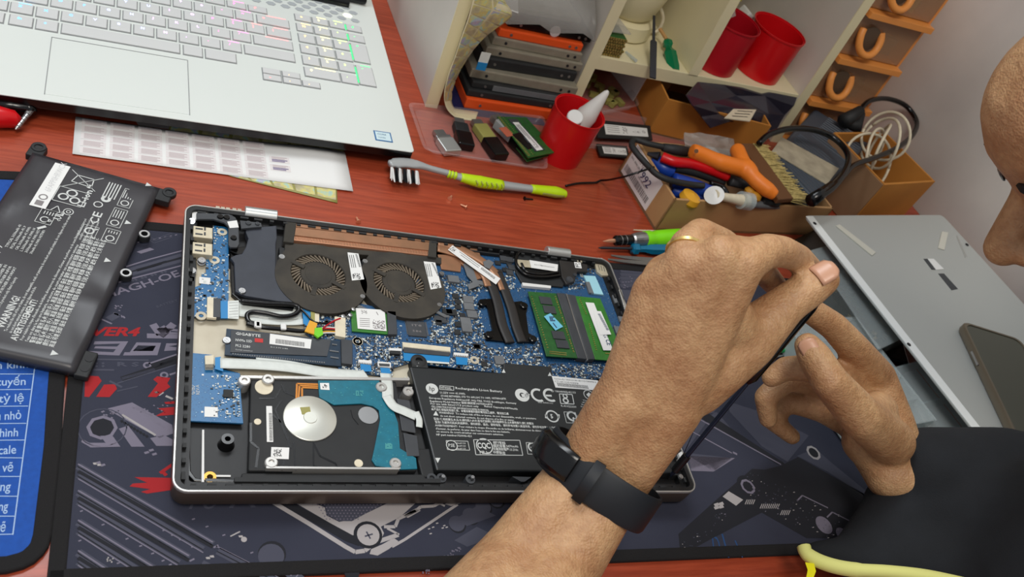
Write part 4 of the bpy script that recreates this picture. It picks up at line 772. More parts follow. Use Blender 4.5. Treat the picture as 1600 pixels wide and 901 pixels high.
LN = [('STORE BETWEEN, STD TO 60F(-20C TO 140F)  HSTNN-LB7X',(689,619.5),(791,624)),('European Regulatory Address:HP, HQ-TRE, 71025 Boeblingen, Germany',(671,622.5),(807,631)),('Regulatory Model Number 型號/規定號:HSTNN-LB7X',(672,627.5),(770,633)),('For use with listed I.T.E product only',(673,631.5),(748,636)),('Rated Capacity:3470mAh',(757,635.5),(809,640)),('CELL DIRECTIVE FURTHER INFORMATION REFER IN MANUAL',(674,636),(764,642)),('本产品仅供指定用途使用，本電池專案内容於電池加工處理，電池加工處',(674,640.5),(795,647.5)),('WARNING!  To reduce risk of fire or burns, do not disassemble, crush, or puncture;',(686,645.5),(838,655)),('do not short external contacts, do not dispose of in fire or water.',(688,650.5),(804,657.5)),('警告! 使用前讀,防火,防水,請勿投入火中,若不按說明使用可能爆炸,防止火燒等意外,請使用電池',(678,655.5),(834,663)),('警告! 为避免引起火灾或爆炸，请勿拆卸，撞击，穿刺电池，请勿将电池置入高温环境，请勿将电池置入火中或水中',(680,660.5),(876,670)),('AVERTISSEMENT!  Pour réduire le risque d\'incendie ou de brûlures, abstenez-vous de démonter,',(680,665.5),(854,674.5)),('d\'écraser, de perforer, de jeter dans l\'eau ou dans le feu une batterie,',(681,670.5),(797,676)),('ou encore de court-circuiter ses connecteurs externes.',(682,675),(787,680)),('HP part number:920046-421',(682,680),(737,682.5))]
for s_, p0, p1 in LN: TF(g, s_, p0, p1, zq, .0016, .025)
flat(g, [(677,648.5),(681,641.5),(685,649)], zq)
# symbols
def boxl(x0,y0,x1,y1,w_=.0004,sk=3): line(g, [(x0,y0),(x1,y0+1),(x1+sk,y1+1),(x0+sk*.7,y1),(x0,y0)], zq, w_)
boxl(697,688,731,702); boxl(740,686.5,812,710,.0005,5); boxl(822,691,880,709,.0004,4)
disc(g, 706, 695.5, zq, .0042, .0036); TF(g,'PSE',(701,697.5),(711,698),zq,.0026,.02); [TF(g,'Nikon/HP 11.55V',(714,693+k*4.2),(728,693.5+k*4.2),zq,.0012,.02) for k in range(3)]
disc(g, 757, 696.5, zq, .0063, .0056); TF(g,'CQC',(747,699.5),(767,700),zq,.0044,.04); TF(g,'HP Inc.',(750,708.5),(769,709.5),zq,.0026,.02)
for k, s_ in enumerate(('鋰離子電池組','額定容量:3470mAh','充電限制電壓:13.2Vdc','中國製造')): TF(g, s_, (771,693+k*5),((790 if k in (0,3) else 810),693.6+k*5.3),zq,.0019,.02)
disc(g, 833, 698.5, zq, .0042, .003); line(g, [(829,698.5),(837,698.8)], zq, .001)
for k, s_ in enumerate(('二次鋰離子電池','額定容量:11.55V','標稱容量:3470','中國製造')): TF(g, s_, (841,695+k*4),(862,695.6+k*4),zq,.0017,.02)
# round and letter marks
disc(g, 816, 617, zq, .0058, .0022, 24); flat(g, [(814,615),(826,615),(826,620),(816,620)], zq); flat(g, [(822,612),(828,616),(822,622)], zq)
for u in (841, 860):
    for k in range(12):
        t0, t1 = math.radians(60+k*20), math.radians(60+(k+1)*20); c0 = at(u,617,zq); ro, ri = .0062, .0043
        g.quad(*[c0+Vector((q*math.cos(t), q*math.sin(t), 0)) for q, t in ((ri,t0),(ro,t0),(ro,t1),(ri,t1))])
line(g, [(853,617.5),(862,618)], zq, .0016); TF(g,'EEE B445101',(841,629),(864,631),zq,.0013)
TF(g,'ID Y8048/REJ-82133',(862,612),(900,614.5),zq,.0018,.02); boxl(874,615,894,630,.0007,3); disc(g, 883, 618.5, zq, .0022, .0012, 14); disc(g, 884, 625.5, zq, .0026, .0014, 14); TF(g,'R-41022339',(877,635),(901,637),zq,.0018,.02)
disc(g, 920, 616.5, zq, .0046, .004); flat(g, [(916,616),(920,612.5),(924,616.5),(920,620.5)], zq)
for k, s_ in enumerate(('Tested with','HP HSTNN-LB7X','Rechargeable Li','Ion Battery')): TF(g, s_, (911-k,626+k*3.2),(935,627+k*3.4),zq,.0012,.02)
disc(g, 863, 650, zq, .0054, .0042); TF(g,'5',(861,653),(865,653.2),zq,.0036,.06); line(g, [(853,647),(853,653)], zq, .0014); line(g, [(873,647),(873,653)], zq, .0014)
boxl(881,643,899,660,.0004,6); disc(g, 894, 650, zq, .0046, .0030, 20); line(g, [(895,652),(900,657)], zq, .0018); TF(g,'ICT',(895,660.5),(903,661),zq,.0020,.02)
TF(g,'c',(918,655),(923,655.2),zq,.0032,.05); flat(g, [(920,646),(931,646.5),(926,656)], zq)
for s_ in (7, 5): 
    P_ = [(903,672+s_),(903-s_*1.6,681+s_*.1),(903+s_*1.6,681.5+s_*.1)]
line(g, [(900,669),(893,681),(911,682.5),(901,669)], zq, .0009); disc(g, 901, 678, zq, .0022, .0014, 14)
ob('printed_text', g, MT['print'], bt, kind='stuff')
g = G(); TF(g,'hp',(670.5,610),(679.5,610.5),zq+.0001,.0042,.01,.25); ob('logo_letters', g, MT['blackm'], bt, kind='stuff')
lab('label', [(862,587),(934,594),(940,610),(868,605)], zt+.0003, 'paper', bt, label='white barcode label')
g = G(); TF(g,'920046-421 3INP6/60/80 6EUOD05RP87BUL',(866,592.5),(932,598),zt+.00035,.0015); TF(g,'CT:6EUOD05RP8',(867,596.5),(904,600),zt+.00035,.0015); bars(g, (870,597.5),(918,602),(872,603), zt+.00035, 40); ob('label_print', g, MT['ink'], bt, kind='stuff')
# front edge fittings
g = G(); p = at(675,745,.019)
for u, v in ((675,746),(690,746),(735,748)): p = at(u,v,.0195); g.lathe([(.0036,.0137),(.0034,.0195),(.0018,.0195),(.0016,.0180),(.0001,.0180)], (p.x,p.y,0), n=16)
g.prism(Q([(800,744),(830,745),(820,752),(814,752)], .0205), .0137, .0205); ob('screw_post', g, MT['dgrey'], lt, smooth=True, kind='stuff')
g = G(); screw(g, at(1063,745,.0225), .0022); screw(g, at(738,746,.0205), .0014); screw(g, at(692,745,.0205), .0014); screw(g, at(1008,742,.0205), .0014); ob('screw', g, MT['steel'], lt, kind='stuff')
ob('white_latch', G().prism(Q([(1060,708),(1066,704),(1070,713),(1063,717)], .0235), .0185, .0235), MT['white'], lt); ob('corner_frame', G().prism(Q([(1030,690),(1042,700),(1062,742),(1050,742)], .0205), .0137, .0205), MT['blackm'], lt, bevel=.0008)
# ---------------------------------------------------------------- white laptop with lit keyboard
zL = .022; M_ = XF(at(648,238,zL), at(648,238,zL)+Vector((math.cos(math.radians(2.87)), math.sin(math.radians(2.87)), 0)))
wl = root('white_laptop', M_.translation-Vector((0,0,zL)), label='pearl-white laptop with rainbow-lit keyboard behind the opened one', cat='laptop', M=Matrix.Translation((0,0,-zL)) @ M_)
def wloc(u, v): return M_.inverted() @ at(u, v, zL)
g = G(M_); P_ = rrect(-.356, 0, 0, .27, .004); g.loft([[Vector((x,y,-.0012)) for x,y in P_], [Vector((x,y,0)) for x,y in P_]]); ob('palm_rest', g, MT['laptopw'], wl, bevel=.0006)
g = G(M_).loft([[Vector(p) for p in ((-.353,.030,-.0200),(-.003,.030,-.0200),(-.003,.268,-.0200),(-.353,.268,-.0200))],[Vector(p) for p in ((-.355,.001,-.0095),(-.001,.001,-.0095),(-.001,.269,-.0095),(-.355,.269,-.0095))],[Vector(p) for p in ((-.355,.001,-.0012),(-.001,.001,-.0012),(-.001,.269,-.0012),(-.355,.269,-.0012))]]); ob('base', g, MT['blackg'], wl, bevel=.001)
g = G(M_).box((-.247,.0455,.0001),(.1045,.0755,.0004)); tp = ob('touchpad', g, MT['laptopw'], wl, bevel=.0002)
g = G(M_)
for c_, d_ in (((-.247,.0836,.0003),(.1055,.0006,.0003)),((-.2995,.0455,.0003),(.0006,.0765,.0003)),((-.1945,.0455,.0003),(.0006,.0765,.0003))): g.box(c_, d_)
ob('seam', g, MT['gap'], tp, kind='stuff')
ZC = [(-.36,(.10,.75,.95)),(-.30,(.35,.62,.98)),(-.25,(.62,.68,1.0)),(-.20,(.85,.62,.98)),(-.155,(1.0,.42,.72)),(-.12,(1.0,.45,.45)),(-.095,(1.0,.78,.45)),(-.07,(.96,.90,.55)),(-.048,(.75,.95,.45)),(-.03,(.15,.90,.40))]
GM = [mat('key_light_%s' % n_, c_, .5, emis=3.0) for (x_, c_), n_ in zip(ZC, ('cyan','sky','lilac','violet','pink','coral','amber','straw','lime','green'))]
def zone(x): return min(range(len(ZC)), key=lambda i: abs(ZC[i][0]-x))
km = MT['keyw']; kn = 0
def key(x0, x1, y0, y1, leg=''):
    g = G(M_).box(((x0+x1)/2,(y0+y1)/2,.0007),(x1-x0,y1-y0,.0014)); k = ob('key', g, km, wl, bevel=.0005)
    z_ = zone((x0+x1)/2); e = RND.random()
    g = G(M_); g.box(((x0+x1)/2,(y0+y1)/2,.00012),(x1-x0+.0016,y1-y0+.0016,.0002)); ob('key_gap', g, MT['gap'], k)
    if leg:
        g = G(); s_ = .0042; text(g, leg, s_, M_ @ Matrix.Translation((x0+.0052, y1-.0058, .00145)), .03); ob('key_legend', g, GM[z_], k)
    if (x0 > -.17 or x0 < -.315) and y0 > .09 and e < .7:
        g = G(M_).box((lerp(x0,x1,.62), y1+.0011, .0004),((x1-x0)*.6,.0013,.0003)); ob('key_glow', g, GM[z_], k)
    if x0 > -.045 and y0 > .085:
        g = G(M_).box((x0-.0010, lerp(y0,y1,.5), .0004),(.0008,(y1-y0)*.8,.0003)); ob('key_glow', g, GM[9], k)
RY = [.0915,.1095,.1285,.1470,.1655,.1840]; KH = .0138
for x0, x1, l in ((-.3495,-.3350,''),(-.3307,-.3145,'fn'),(-.3116,-.2962,'c'),(-.2930,-.2010,''),(-.1975,-.1820,''),(-.1790,-.1530,'')): key(x0, x1, RY[0], RY[0]+KH, l)
for i, l in enumerate('ZXCVBNM,./'): x = -.3315+i*.0187; key(x, x+.0158, RY[1], RY[1]+KH, l)
key(-.1440, -.0985, RY[1], RY[1]+KH, ''); key(-.352, -.334, RY[1], RY[1]+KH)
for i, l in enumerate("ASDFGHJKL;'"): x = -.3405+i*.0187; key(x, x+.0158, RY[2], RY[2]+KH, l)
key(-.1345, -.0985, RY[2], RY[2]+KH, ''); key(-.352, -.343, RY[2], RY[2]+KH)
for i, l in enumerate('QWERTYUIOP[]'): x = -.3455+i*.0187; key(x, x+.0158, RY[3], RY[3]+KH, l)
key(-.1210, -.0985, RY[3], RY[3]+KH, '|')
for i, l in enumerate('234567890-='): x = -.3360+i*.0187; key(x, x+.0158, RY[4], RY[4]+KH, l)
key(-.1290, -.0985, RY[4], RY[4]+KH, 'x')
for i in range(11): x = -.3360+i*.0200; key(x, x+.0172, RY[5], RY[5]+.010, 'F')
for x0, y0, l in ((-.1300,.0800,'-'),(-.1122,.0800,'.'),(-.1122,.0895,'.'),(-.1300,.0895,''),(-.0945,.0800,'.')): key(x0, x0+.0158, y0-.006, y0+.0022, l)
NX = [-.0905,-.0730,-.0555,-.0378]
key(NX[0], NX[1]+.0155, .0905, .1045, '0'); key(NX[2], NX[2]+.0155, .0905, .1045, '.')
for r_, s_ in enumerate(('123','456','789')):
    for i, l in enumerate(s_): key(NX[i], NX[i]+.0155, .1095+r_*.0185, .1095+r_*.0185+.0140, l)
for i, l in enumerate('N/*'): key(NX[i], NX[i]+.0155, .1655, .1780, l)
for i, l in enumerate('abcd'): key(NX[i], NX[i]+.0155, .1840, .1950, l)
key(NX[3], NX[3]+.0160, .0920, .1228, '-'); key(NX[3], NX[3]+.0160, .1297, .1610, '+'); key(NX[3], NX[3]+.0160, .1655, .1780, '-')
for k in range(17):
    for j in range(4):
        x, y = -.026-k*.0145+(j%2)*-.00725, .206+j*.0075
        if y > .222 and x > -.03: continue
        g = G(M_); g.add([(x+.0050*math.cos(t), y+.0036*math.sin(t), .0002+h) for h in (0,.0002) for t in [math.pi*2*q/6 for q in range(6)]], [(0,1,2,3,4,5),(6,7,8,9,10,11)]+[(q,(q+1)%6,6+(q+1)%6,6+q) for q in range(6)])
        if (k, j) == (0, 1): ob('power_light', g, mat('power_glow', (1,.98,.8), .5, emis=2.5), wl, 'glowing round power light')
        else: ob('vent_cell', g, MT['hexg'], wl)
g = G(M_); g.box((-.0275,.0165,.0002),(.0165,.0140,.0003)); st = ob('sticker', g, mat('sticker_blue', (.20,.42,.62), .4), wl, label='small blue and white sticker'); ob('sticker_face', G(M_).box((-.0275,.0165,.0004),(.0140,.0115,.0002)), mat('sticker_pale', (.80,.88,.90), .4), st)
g = G(); text(g, 'CORE', .0032, M_ @ Matrix.Translation((-.0328,.0178,.00055)), .02); text(g, 'inside', .0030, M_ @ Matrix.Translation((-.0325,.0135,.00055)), .01); ob('sticker_print', g, mat('sticker_ink', (.35,.5,.6), .5), st, kind='stuff')
M2 = M_ @ Matrix.Translation((-.178,.238,.002)) @ Matrix.Rotation(math.radians(72), 4, 'X'); g = G(M2).box((0,.115,-.004),(.338,.23,.007)); ob('screen_lid', g, MT['blackg'], wl, bevel=.003)
g = G(M_).cyl((-.33,.236,.002),(-.03,.236,.002),.0075); ob('hinge', g, MT['blackg'], wl, smooth=True)
# ---------------------------------------------------------------- loose battery
zB = .0120; MBt = XF(at(118,578,zB), at(250,292,zB))
lb_ = root('loose_battery', MBt @ Vector((.09,.045,-.009)), label='scuffed black battery pack lying loose across the two mats at left', cat='battery', M=MBt @ Matrix.Translation((.09,.045,-.009)))
g = G(); nx, ny = 40, 22; top = []
rb = random.Random(4); W_ = [[0]*ny for _ in range(nx)]
for i in range(nx):
    for j in range(ny):
        x, y = .180*i/(nx-1), .090*j/(ny-1); z = 0
        for (cx, cy, a_, s1, s2, an) in ((.150,.075,-.0014,.03,.006,.6),(.120,.085,.0010,.02,.005,-.5),(.07,.006,-.0012,.012,.006,.9),(.03,.006,-.0014,.014,.005,.2),(.100,.07,-.0008,.03,.01,.9),(.165,.012,.0006,.01,.01,0),(.055,.012,.0009,.012,.004,1.5),(.02,.06,-.0008,.03,.01,1.2)):
            dx, dy = x-cx, y-cy; c_, s_ = math.cos(an), math.sin(an); u_, v_ = dx*c_+dy*s_, -dx*s_+dy*c_; z += a_*math.exp(-(u_/s1)**2-(v_/s2)**2)
        e_ = min(x, .18-x, y, .09-y); z -= .0012*max(0, 1-e_/.003)**2
        W_[i][j] = MBt @ Vector((x, y, z))
vs = [p for r_ in W_ for p in r_]; fs = [(i*ny+j,(i+1)*ny+j,(i+1)*ny+j+1,i*ny+j+1) for i in range(nx-1) for j in range(ny-1)]
edge_ = [(i,0) for i in range(nx)]+[(nx-1,j) for j in range(1,ny)]+[(i,ny-1) for i in range(nx-2,-1,-1)]+[(0,j) for j in range(ny-2,0,-1)]
n0 = len(vs); vs += [W_[i][j]+Vector((0,0,-.0062)) for i, j in edge_]; m_ = len(edge_)
for k in range(m_): a_, b_ = edge_[k], edge_[(k+1)%m_]; fs.append((a_[0]*ny+a_[1], n0+k, n0+(k+1)%m_, b_[0]*ny+b_[1]))
fs.append(tuple(n0+k for k in range(m_-1,-1,-1))); g.add(vs, fs)
ob('battery_pack', g, mat('wrapped_battery', (.205,.20,.215), .34, noise=.15, nscale=20), lb_, smooth='all')
g = G(MBt)
for x, y, a_ in ((.1835,.0885,0),(.1745,-.0045,1)): 
    ob('fixing_ear', G(MBt).box((x,y,-.0045),(.013,.011,.006)).ring((x+.004,y+(.0 if a_==0 else -.003)), .0052, .0026, -.0045, -.0005), MT['blackm'], lb_, bevel=.0008)
for x, y in ((.1288,-.0035),(.0882,-.0030)): p = (x,y); o_ = ob('fixing_ear', G(MBt).ring(p, .0042, .0024, -.006, -.0012), MT['blackm'], lb_); ob('metal_eyelet', G(MBt).ring(p, .0036, .0023, -.0012, -.0008), MT['steel'], o_)
ob('fixing_ear', G(MBt).box((.0085,-.0035,-.005),(.020,.0085,.005)), MT['blackm'], lb_, bevel=.001); ob('ear_hole', G(MBt).cyl((.0045,-.004,-.003),(.0045,-.004,-.0022),.0026).cyl((.0125,-.004,-.003),(.0125,-.004,-.0022),.0026), MT['ink'], lb_, kind='stuff')
def BT(g, s, x0, y, x1, h, b_=.02):
    cu = bpy.data.curves.new('t', 'FONT'); cu.body = s; cu.size = h*1.38; cu.resolution_u = 1; cu.offset = b_*h; o = bpy.data.objects.new('t', cu); me = o.to_mesh()
    if len(me.vertices):
        xs = [v.co.x for v in me.vertices]; a0, a1 = min(xs), max(xs); k = (x1-x0)/max(1e-6, a1-a0)
        def zz(x, y):
            fi, fj = max(0, min(nx-1.001, x/.18*(nx-1))), max(0, min(ny-1.001, y/.09*(ny-1))); i, j = int(fi), int(fj); u_, v_ = fi-i, fj-j
            inv = MBi; q = W_[i][j]*(1-u_)*(1-v_)+W_[i+1][j]*u_*(1-v_)+W_[i][j+1]*(1-u_)*v_+W_[i+1][j+1]*u_*v_; return (inv @ q).z
        g.add([MBt @ Vector((x0+(v.co.x-a0)*k, y+v.co.y, zz(x0+(v.co.x-a0)*k, y+v.co.y)+.00022)) for v in me.vertices], [tuple(p.vertices) for p in me.polygons])
    o.to_mesh_clear(); bpy.data.objects.remove(o); bpy.data.curves.remove(cu)
MBi = MBt.inverted(); g = G()
BT(g,'WARNING!',.0186,.0478,.0450,.0046,.03); BT(g,'AVERTISSEMENT!',.0116,.0378,.0455,.0040,.03); BT(g,'Li-ion',.1375,.0405,.1560,.0048,.03)
BT(g,'Rechargeable Li-ion Battery',.0200,.0740,.0840,.0036,.02); BT(g,'To reduce the risk of fire or burns, do not disassemble, crush, or puncture; do not short external contacts, do not dispose of in fire or water',.0170,.0452,.1260,.0019); BT(g,'do not short external contacts, do not dispose of in fire',.0165,.0424,.0560,.0019)
BT(g,'Pour réduire le risque d\'incendie ou de brûlures, abstenez-vous de démonter, d\'écraser, de perforer, ou de court-circuiter ses',.0130,.0348,.1160,.0018); BT(g,"l'eau ou dans le feu une batterie, ou encore de court-circuiter ses connecteurs externes",.0130,.0318,.1010,.0019)
CJ = '警告 使用 電池 防火 請勿 投入 高温 环境 拆卸 撞击 穿刺 充電 器材 短路 保持 乾燥 引起 火灾 爆炸 避免 '
for k, y in enumerate((.0282,.0246,.0209,.0172)): BT(g, (CJ[k*6:]+CJ)[:52], .0128, y, .1120, .0026, .02)
for k in range(5): BT(g, 'STORE BETWEEN 14F TO 140F FURTHER INFORMATION'[k*3:k*3+30], .028, .0700-k*.0028, .0680, .0018)
BT(g,'European Regulatory Address:HP, HQ-TRE, 71025 Boeblingen, Germany',.004,.0725,.0780,.0019); BT(g,'For use with listed I.T.E product only. Rated Capacity',.020,.0555,.0600,.0018)
for k in range(6): BT(g, 'TYPICAL 3630mAh 41.9Wh HSTNN-IB8O'[k*2:k*2+18], .0830, .0700-k*.0030, .1060, .0018)
BT(g,'CE',.1235,.0275,.1365,.0060,.02)
for k in range(4): BT(g, 'Tested with HP notebook battery pack'[k*4:], .1060, .0452-k*.0028-.01, .1270, .0015)
BT(g,'c    us',.118,.0500,.128,.003); BT(g,'UL',.1195,.0500,.1265,.0050,.04)
MBq = MBt
def bl(pts, w_=.0005, z=.00035):
    for (x0,y0),(x1,y1) in zip(pts, pts[1:]): d = Vector((x1-x0,y1-y0,0)); n_ = Vector((-d.y,d.x,0)).normalized()*w_/2; a_, b_ = Vector((x0,y0,z)), Vector((x1,y1,z)); g.add([MBt@p for p in (a_-n_,b_-n_,b_+n_,a_+n_)], [(0,1,2,3)])
def bcirc(x, y, r, ri, n=20, z=.00035, t0=0, t1=360):
    for k in range(n):
        a_, b_ = math.radians(t0+(t1-t0)*k/n), math.radians(t0+(t1-t0)*(k+1)/n); g.add([MBt@Vector((x+q*math.cos(t), y+q*math.sin(t), z)) for q, t in ((ri,a_),(r,a_),(r,b_),(ri,b_))], [(0,1,2,3)])
bl([(.152,.0615),(.152,.0425),(.1365,.0425),(.1365,.0615),(.152,.0615)]); bcirc(.148,.052,.0038,.0026,14); bcirc(.1425,.056,.0036,.0024,14); bcirc(.1415,.048,.0036,.0024,14)
bl([(.1525,.0600),(.1720,.0380)]); bl([(.1560,.0390),(.1720,.0600)]); bl([(.160,.0565),(.168,.0545),(.168,.0435),(.159,.0425),(.160,.0565)],.0007); bcirc(.1595,.0440,.0020,.0008,12)
bcirc(.1440,.0330,.0032,.0024,14); bcirc(.1515,.0300,.0034,.0012,14,t0=30,t1=320); bcirc(.1290,.0480,.0034,.0028,14); bcirc(.1290,.0480,.0016,.0010,10); bl([(.132,.0560),(.1260,.0590),(.1260,.0525),(.132,.0560)],.0006)
bl([(.1105,.0350),(.1215,.0350),(.1215,.0250),(.1105,.0250),(.1105,.0350)],.0003); bcirc(.1165,.0300,.0034,.0022,14); bl([(.118,.0275),(.1200,.0255)],.001)
for (x0,x1,y0,y1) in ((.1105,.1235,.0110,.0205),(.1265,.1455,.0130,.0220),(.1485,.1680,.0130,.0215),(.112,.126,.054,.064)): bl([(x0,y0),(x1,y0),(x1,y1),(x0,y1),(x0,y0)],.0004); bcirc(x0+.004,(y0+y1)/2,.0030,.0022,12); [bl([(x0+.009,y0+.002+k*.0018),(x1-.0015,y0+.002+k*.0018)],.0006) for k in range(4)]
for k in range(5): bl([(.153,.0330-k*.0020),(.170,.0330-k*.0020)],.0008)
for x, y in ((.0086,.0151),(.0938,.0108),(.1341,.0095),(.1787,.0080)): g.add([MBt@Vector(p) for p in ((x-.0022,y+.0018,.0002),(x+.0022,y+.0018,.0002),(x,y-.0024,.0002))], [(0,1,2)])
bl([(.1140,.0575),(.1160,.0545),(.1180,.0575)],.0005); bl([(.106,.0600),(.110,.0560)],.002)
ob('printed_text', g, MT['print'], lb_, kind='stuff')
ob('label', G(MBt).box((.150,.0672,.0003),(.0485,.0105,.0004)), MT['paper'], lb_, label='white label strip'); g = G(); text(g, '6FAPP0HRWCX', .006, MBt @ Matrix.Translation((.143,.065,.0006)), 0, sx=.8)
o_ = ob('label_print', g, mat('faint_ink', (.80,.80,.80), .6), lb_, kind='stuff'); g = G(); bcirc(.1365,.0672,.0030,.0020,16,.0006); g.add([MBt@Vector(p) for p in ((.1275,.0650,.0006),(.1325,.0650,.0006),(.1325,.0700,.0006),(.1275,.0700,.0006))],[(0,1,2,3)]); ob('label_print', g, MT['inkg'], lb_, kind='stuff')
# ---------------------------------------------------------------- plug at far left
pl = root('audio_plug', at(35,180,.004), label='silver jack plug with black collar and red housing at left edge', cat='plug')
g = G(); a_, b_ = at(48,172,.010), at(26,200,.006); d_ = (b_-a_); g.tube([a_, a_+d_*.25], .0024); 
for k in range(4): g.tube([a_+d_*(.27+k*.17), a_+d_*(.41+k*.17)], .0020, 12)
g.tube([a_+d_*.2, a_+d_*.95], .0015); g.cyl(a_+d_*.95, a_+d_*1.08, .0018, .0006); ob('plug_tip', g, MT['steel'], pl)
g = G().tube([at(-20,162,.010), at(20,166,.010), at(46,168,.010), at(50,176,.009)], [.0055,.0055,.0050,.0042], 12); ob('collar', g, MT['blackg'], pl, smooth='all')
g = G().tube([at(-60,182,.0095), at(-5,182,.0095), at(24,186,.009), at(30,184,.009)], [.0085,.0085,.0065,.0030], 14); ob('housing', g, MT['red'], pl, smooth='all')
# ---------------------------------------------------------------- sticker sheets
def psheet(P4, curl, nU=14, nV=6, th=.0002):
    a_, b_, c_, d_ = [at(u,v,0) for u,v in P4]; rows = []
    for i in range(nU+1):
        r_ = []
        for j in range(nV+1):
            s_, t = i/nU, j/nV; p = a_.lerp(b_, s_).lerp(d_.lerp(c_, s_), t); p.z = curl(s_, t); r_.append(p)
        rows.append(r_)
    return rows
# corners: top-left, top-right, bottom-right, bottom-left
SP = [(118,184),(537,243),(551,301),(113,242)]
hz = lambda s, t: .0012+.004*(1-t)*math.exp(-((s-.9)/.2)**2)+.002*t*max(0,s-.7)
def on(P4, curl, s, t): a_, b_, c_, d_ = [at(u,v,0) for u,v in P4]; p = a_.lerp(b_, s).lerp(d_.lerp(c_, s), t); p.z = curl(s, t)+.0003; return p
ss = root('sticker_sheet', at(330,240,0), label='white sheet of pale stickers in rows, part peeled bare, on the desk', cat='stickers')
ob('backing_paper', G().sheet(psheet(SP, hz)), MT['paper'], ss, smooth='all')
g1, g2 = G(), G()
for i in range(8):
    for j in range(5):
        s0, s1, t0, t1 = .022+i*.0945, .022+i*.0945+.082, .03+j*.19, .03+j*.19+.165
        if i == 7:
            if j not in (2, 3): continue
            t0, t1 = .36+(j-2)*.21, .36+(j-2)*.21+.16; s1 -= .004
        st_ = ob('sticker', G().quad(on(SP,hz,s0,t0),on(SP,hz,s1,t0),on(SP,hz,s1,t1),on(SP,hz,s0,t1)), mat('sticker_pale%d'%0, (.87,.845,.84), .6) if (i,j)==(0,0) else STK, ss)
        if (i,j)==(0,0): STK = st_.data.materials[0]
        for q in range(4): a_, b_ = on(SP,hz,s0+.01,t0+.025+q*.034), on(SP,hz,s1-.008-(q%2)*.01,t0+.025+q*.034); a_.z += .0001; b_.z += .0001; d_ = (b_-a_).normalized(); n_ = Vector((-d_.y,d_.x,0))*.0006; (g2 if i==7 and q>1 else g1).quad(a_-n_,b_-n_,b_+n_,a_+n_)
ob('sticker_print', g1, MT['inkp'], ss, kind='stuff'); ob('date_print', g2, mat('violet_ink', (.50,.46,.58), .6), ss, kind='stuff')
def hsheet(name, P4, curl, label, nI, nJ):
    r_ = root(name, at(*P4[0],0), label=label, cat='stickers', group=None); ob('backing_film', G().sheet(psheet(P4, curl)), MT['olv'], r_, smooth='all')
    for i in range(nI):
        for j in range(nJ): s0, s1, t0, t1 = (i+.06)/nI, (i+.94)/nI, (j+.08)/nJ, (j+.92)/nJ; ob('hologram_sticker', G().quad(on(P4,curl,s0,t0),on(P4,curl,s1,t0),on(P4,curl,s1,t1),on(P4,curl,s0,t1)), MT['holo'], r_)
    return r_
hsheet('hologram_sheet', [(330,262),(525,268),(527,318),(360,276)], lambda s, t: .0006, 'holographic sticker sheet peeking out below the white sticker sheet', 5, 1)
hd2 = hsheet('hologram_sheet', [(268,188),(537,222),(538,246),(262,206)], lambda s, t: .0003, 'dark holographic sticker sheet half under the white laptop', 6, 1)
sp = ob('paper_strip', G().prism(Q([(205,176),(292,186),(290,205),(216,196)],0), .0001, .0003), mat('grey_film', (.60,.57,.56), .5), label='grey translucent film strip under the white laptop front edge', cat='film')
# ---------------------------------------------------------------- toothbrush
tb = root('toothbrush', at(750,280,0), label='lime and grey toothbrush with black and white bristles on the desk', cat='toothbrush')
P_ = [at(612,258,.014), at(640,256,.014), at(660,260,.0135), at(700,270,.0115)]
g = G().tube(spline(P_, 6), [.0045]*3+[.0058]*6+[.0056]*5+[.0034]*5, 12); 
g = G(); path = spline([at(608,256,.0145), at(630,254,.0145), at(652,257,.014), at(675,264,.0125), at(702,271,.0110)], 6); nP = len(path)
def rad(t): return .0062 if .12 < t < .42 else (.0045 if t <= .12 else lerp(.0062, .0032, min(1,(t-.42)/.25)))
R_ = []
for i, p in enumerate(path):
    d_ = (path[min(i+1,nP-1)]-path[max(i-1,0)]).normalized(); n_ = Vector((-d_.y,d_.x,0)).normalized(); t = i/(nP-1); w_ = rad(t)*(1 if t > .02 else .6); R_.append([p+n_*w_*math.cos(q)+Vector((0,0,.0024*math.sin(q)*(1 if t<.5 else 1.2))) for q in [2*math.pi*k/14 for k in range(14)]])
g.loft(R_); ob('head', g, MT['bgrey'], tb, smooth='all')
for k in range(7):
    for s_ in (-1, 1):
        c_ = at(613+k*6.4, 262+k*.9, .0125+s_*.0018)
        g = G(); r4 = random.Random(k*3+s_)
        for q in range(9): o_ = Vector((r4.uniform(-.0014,.0014), r4.uniform(-.0014,.0014), 0)); g.tube([c_+o_*.7, c_+o_*1.5+Vector((.0006,-.0115+r4.uniform(0,.0015),-.0050))], [.0006,.0004], 4)
        ob('bristle_tuft', g, MT['blackg'] if k%2 == 1 else MT['white'], tb)
g = G(); path = spline([at(696,270,.0108), at(720,277,.0095), at(750,284,.0085), at(790,290,.0075), at(830,295,.007), at(868,300,.0068), at(884,303,.0064)], 8); nP = len(path); hw = [.0030,.0042,.0062,.0050,.0044,.0060,.0035]
def prof(ws, path, zr=.8, n=14, lo=0, hi=1, ex=0):
    R_ = []; m_ = len(path)
    for i, p in enumerate(path):
        t = i/(m_-1)
        if t < lo or t > hi: continue
        d_ = (path[min(i+1,m_-1)]-path[max(i-1,0)]).normalized(); n_ = Vector((-d_.y,d_.x,0)).normalized(); f_i = t*(len(ws)-1); k = min(int(f_i), len(ws)-2); w_ = lerp(ws[k], ws[k+1], f_i-k)+ex; R_.append([p+n_*w_*math.cos(q)+Vector((0,0,w_*zr*math.sin(q))) for q in [2*math.pi*k2/n for k2 in range(n)]])
    return R_
g.loft(prof(hw, path)); ob('handle', g, MT['bgrey'], tb, smooth='all')
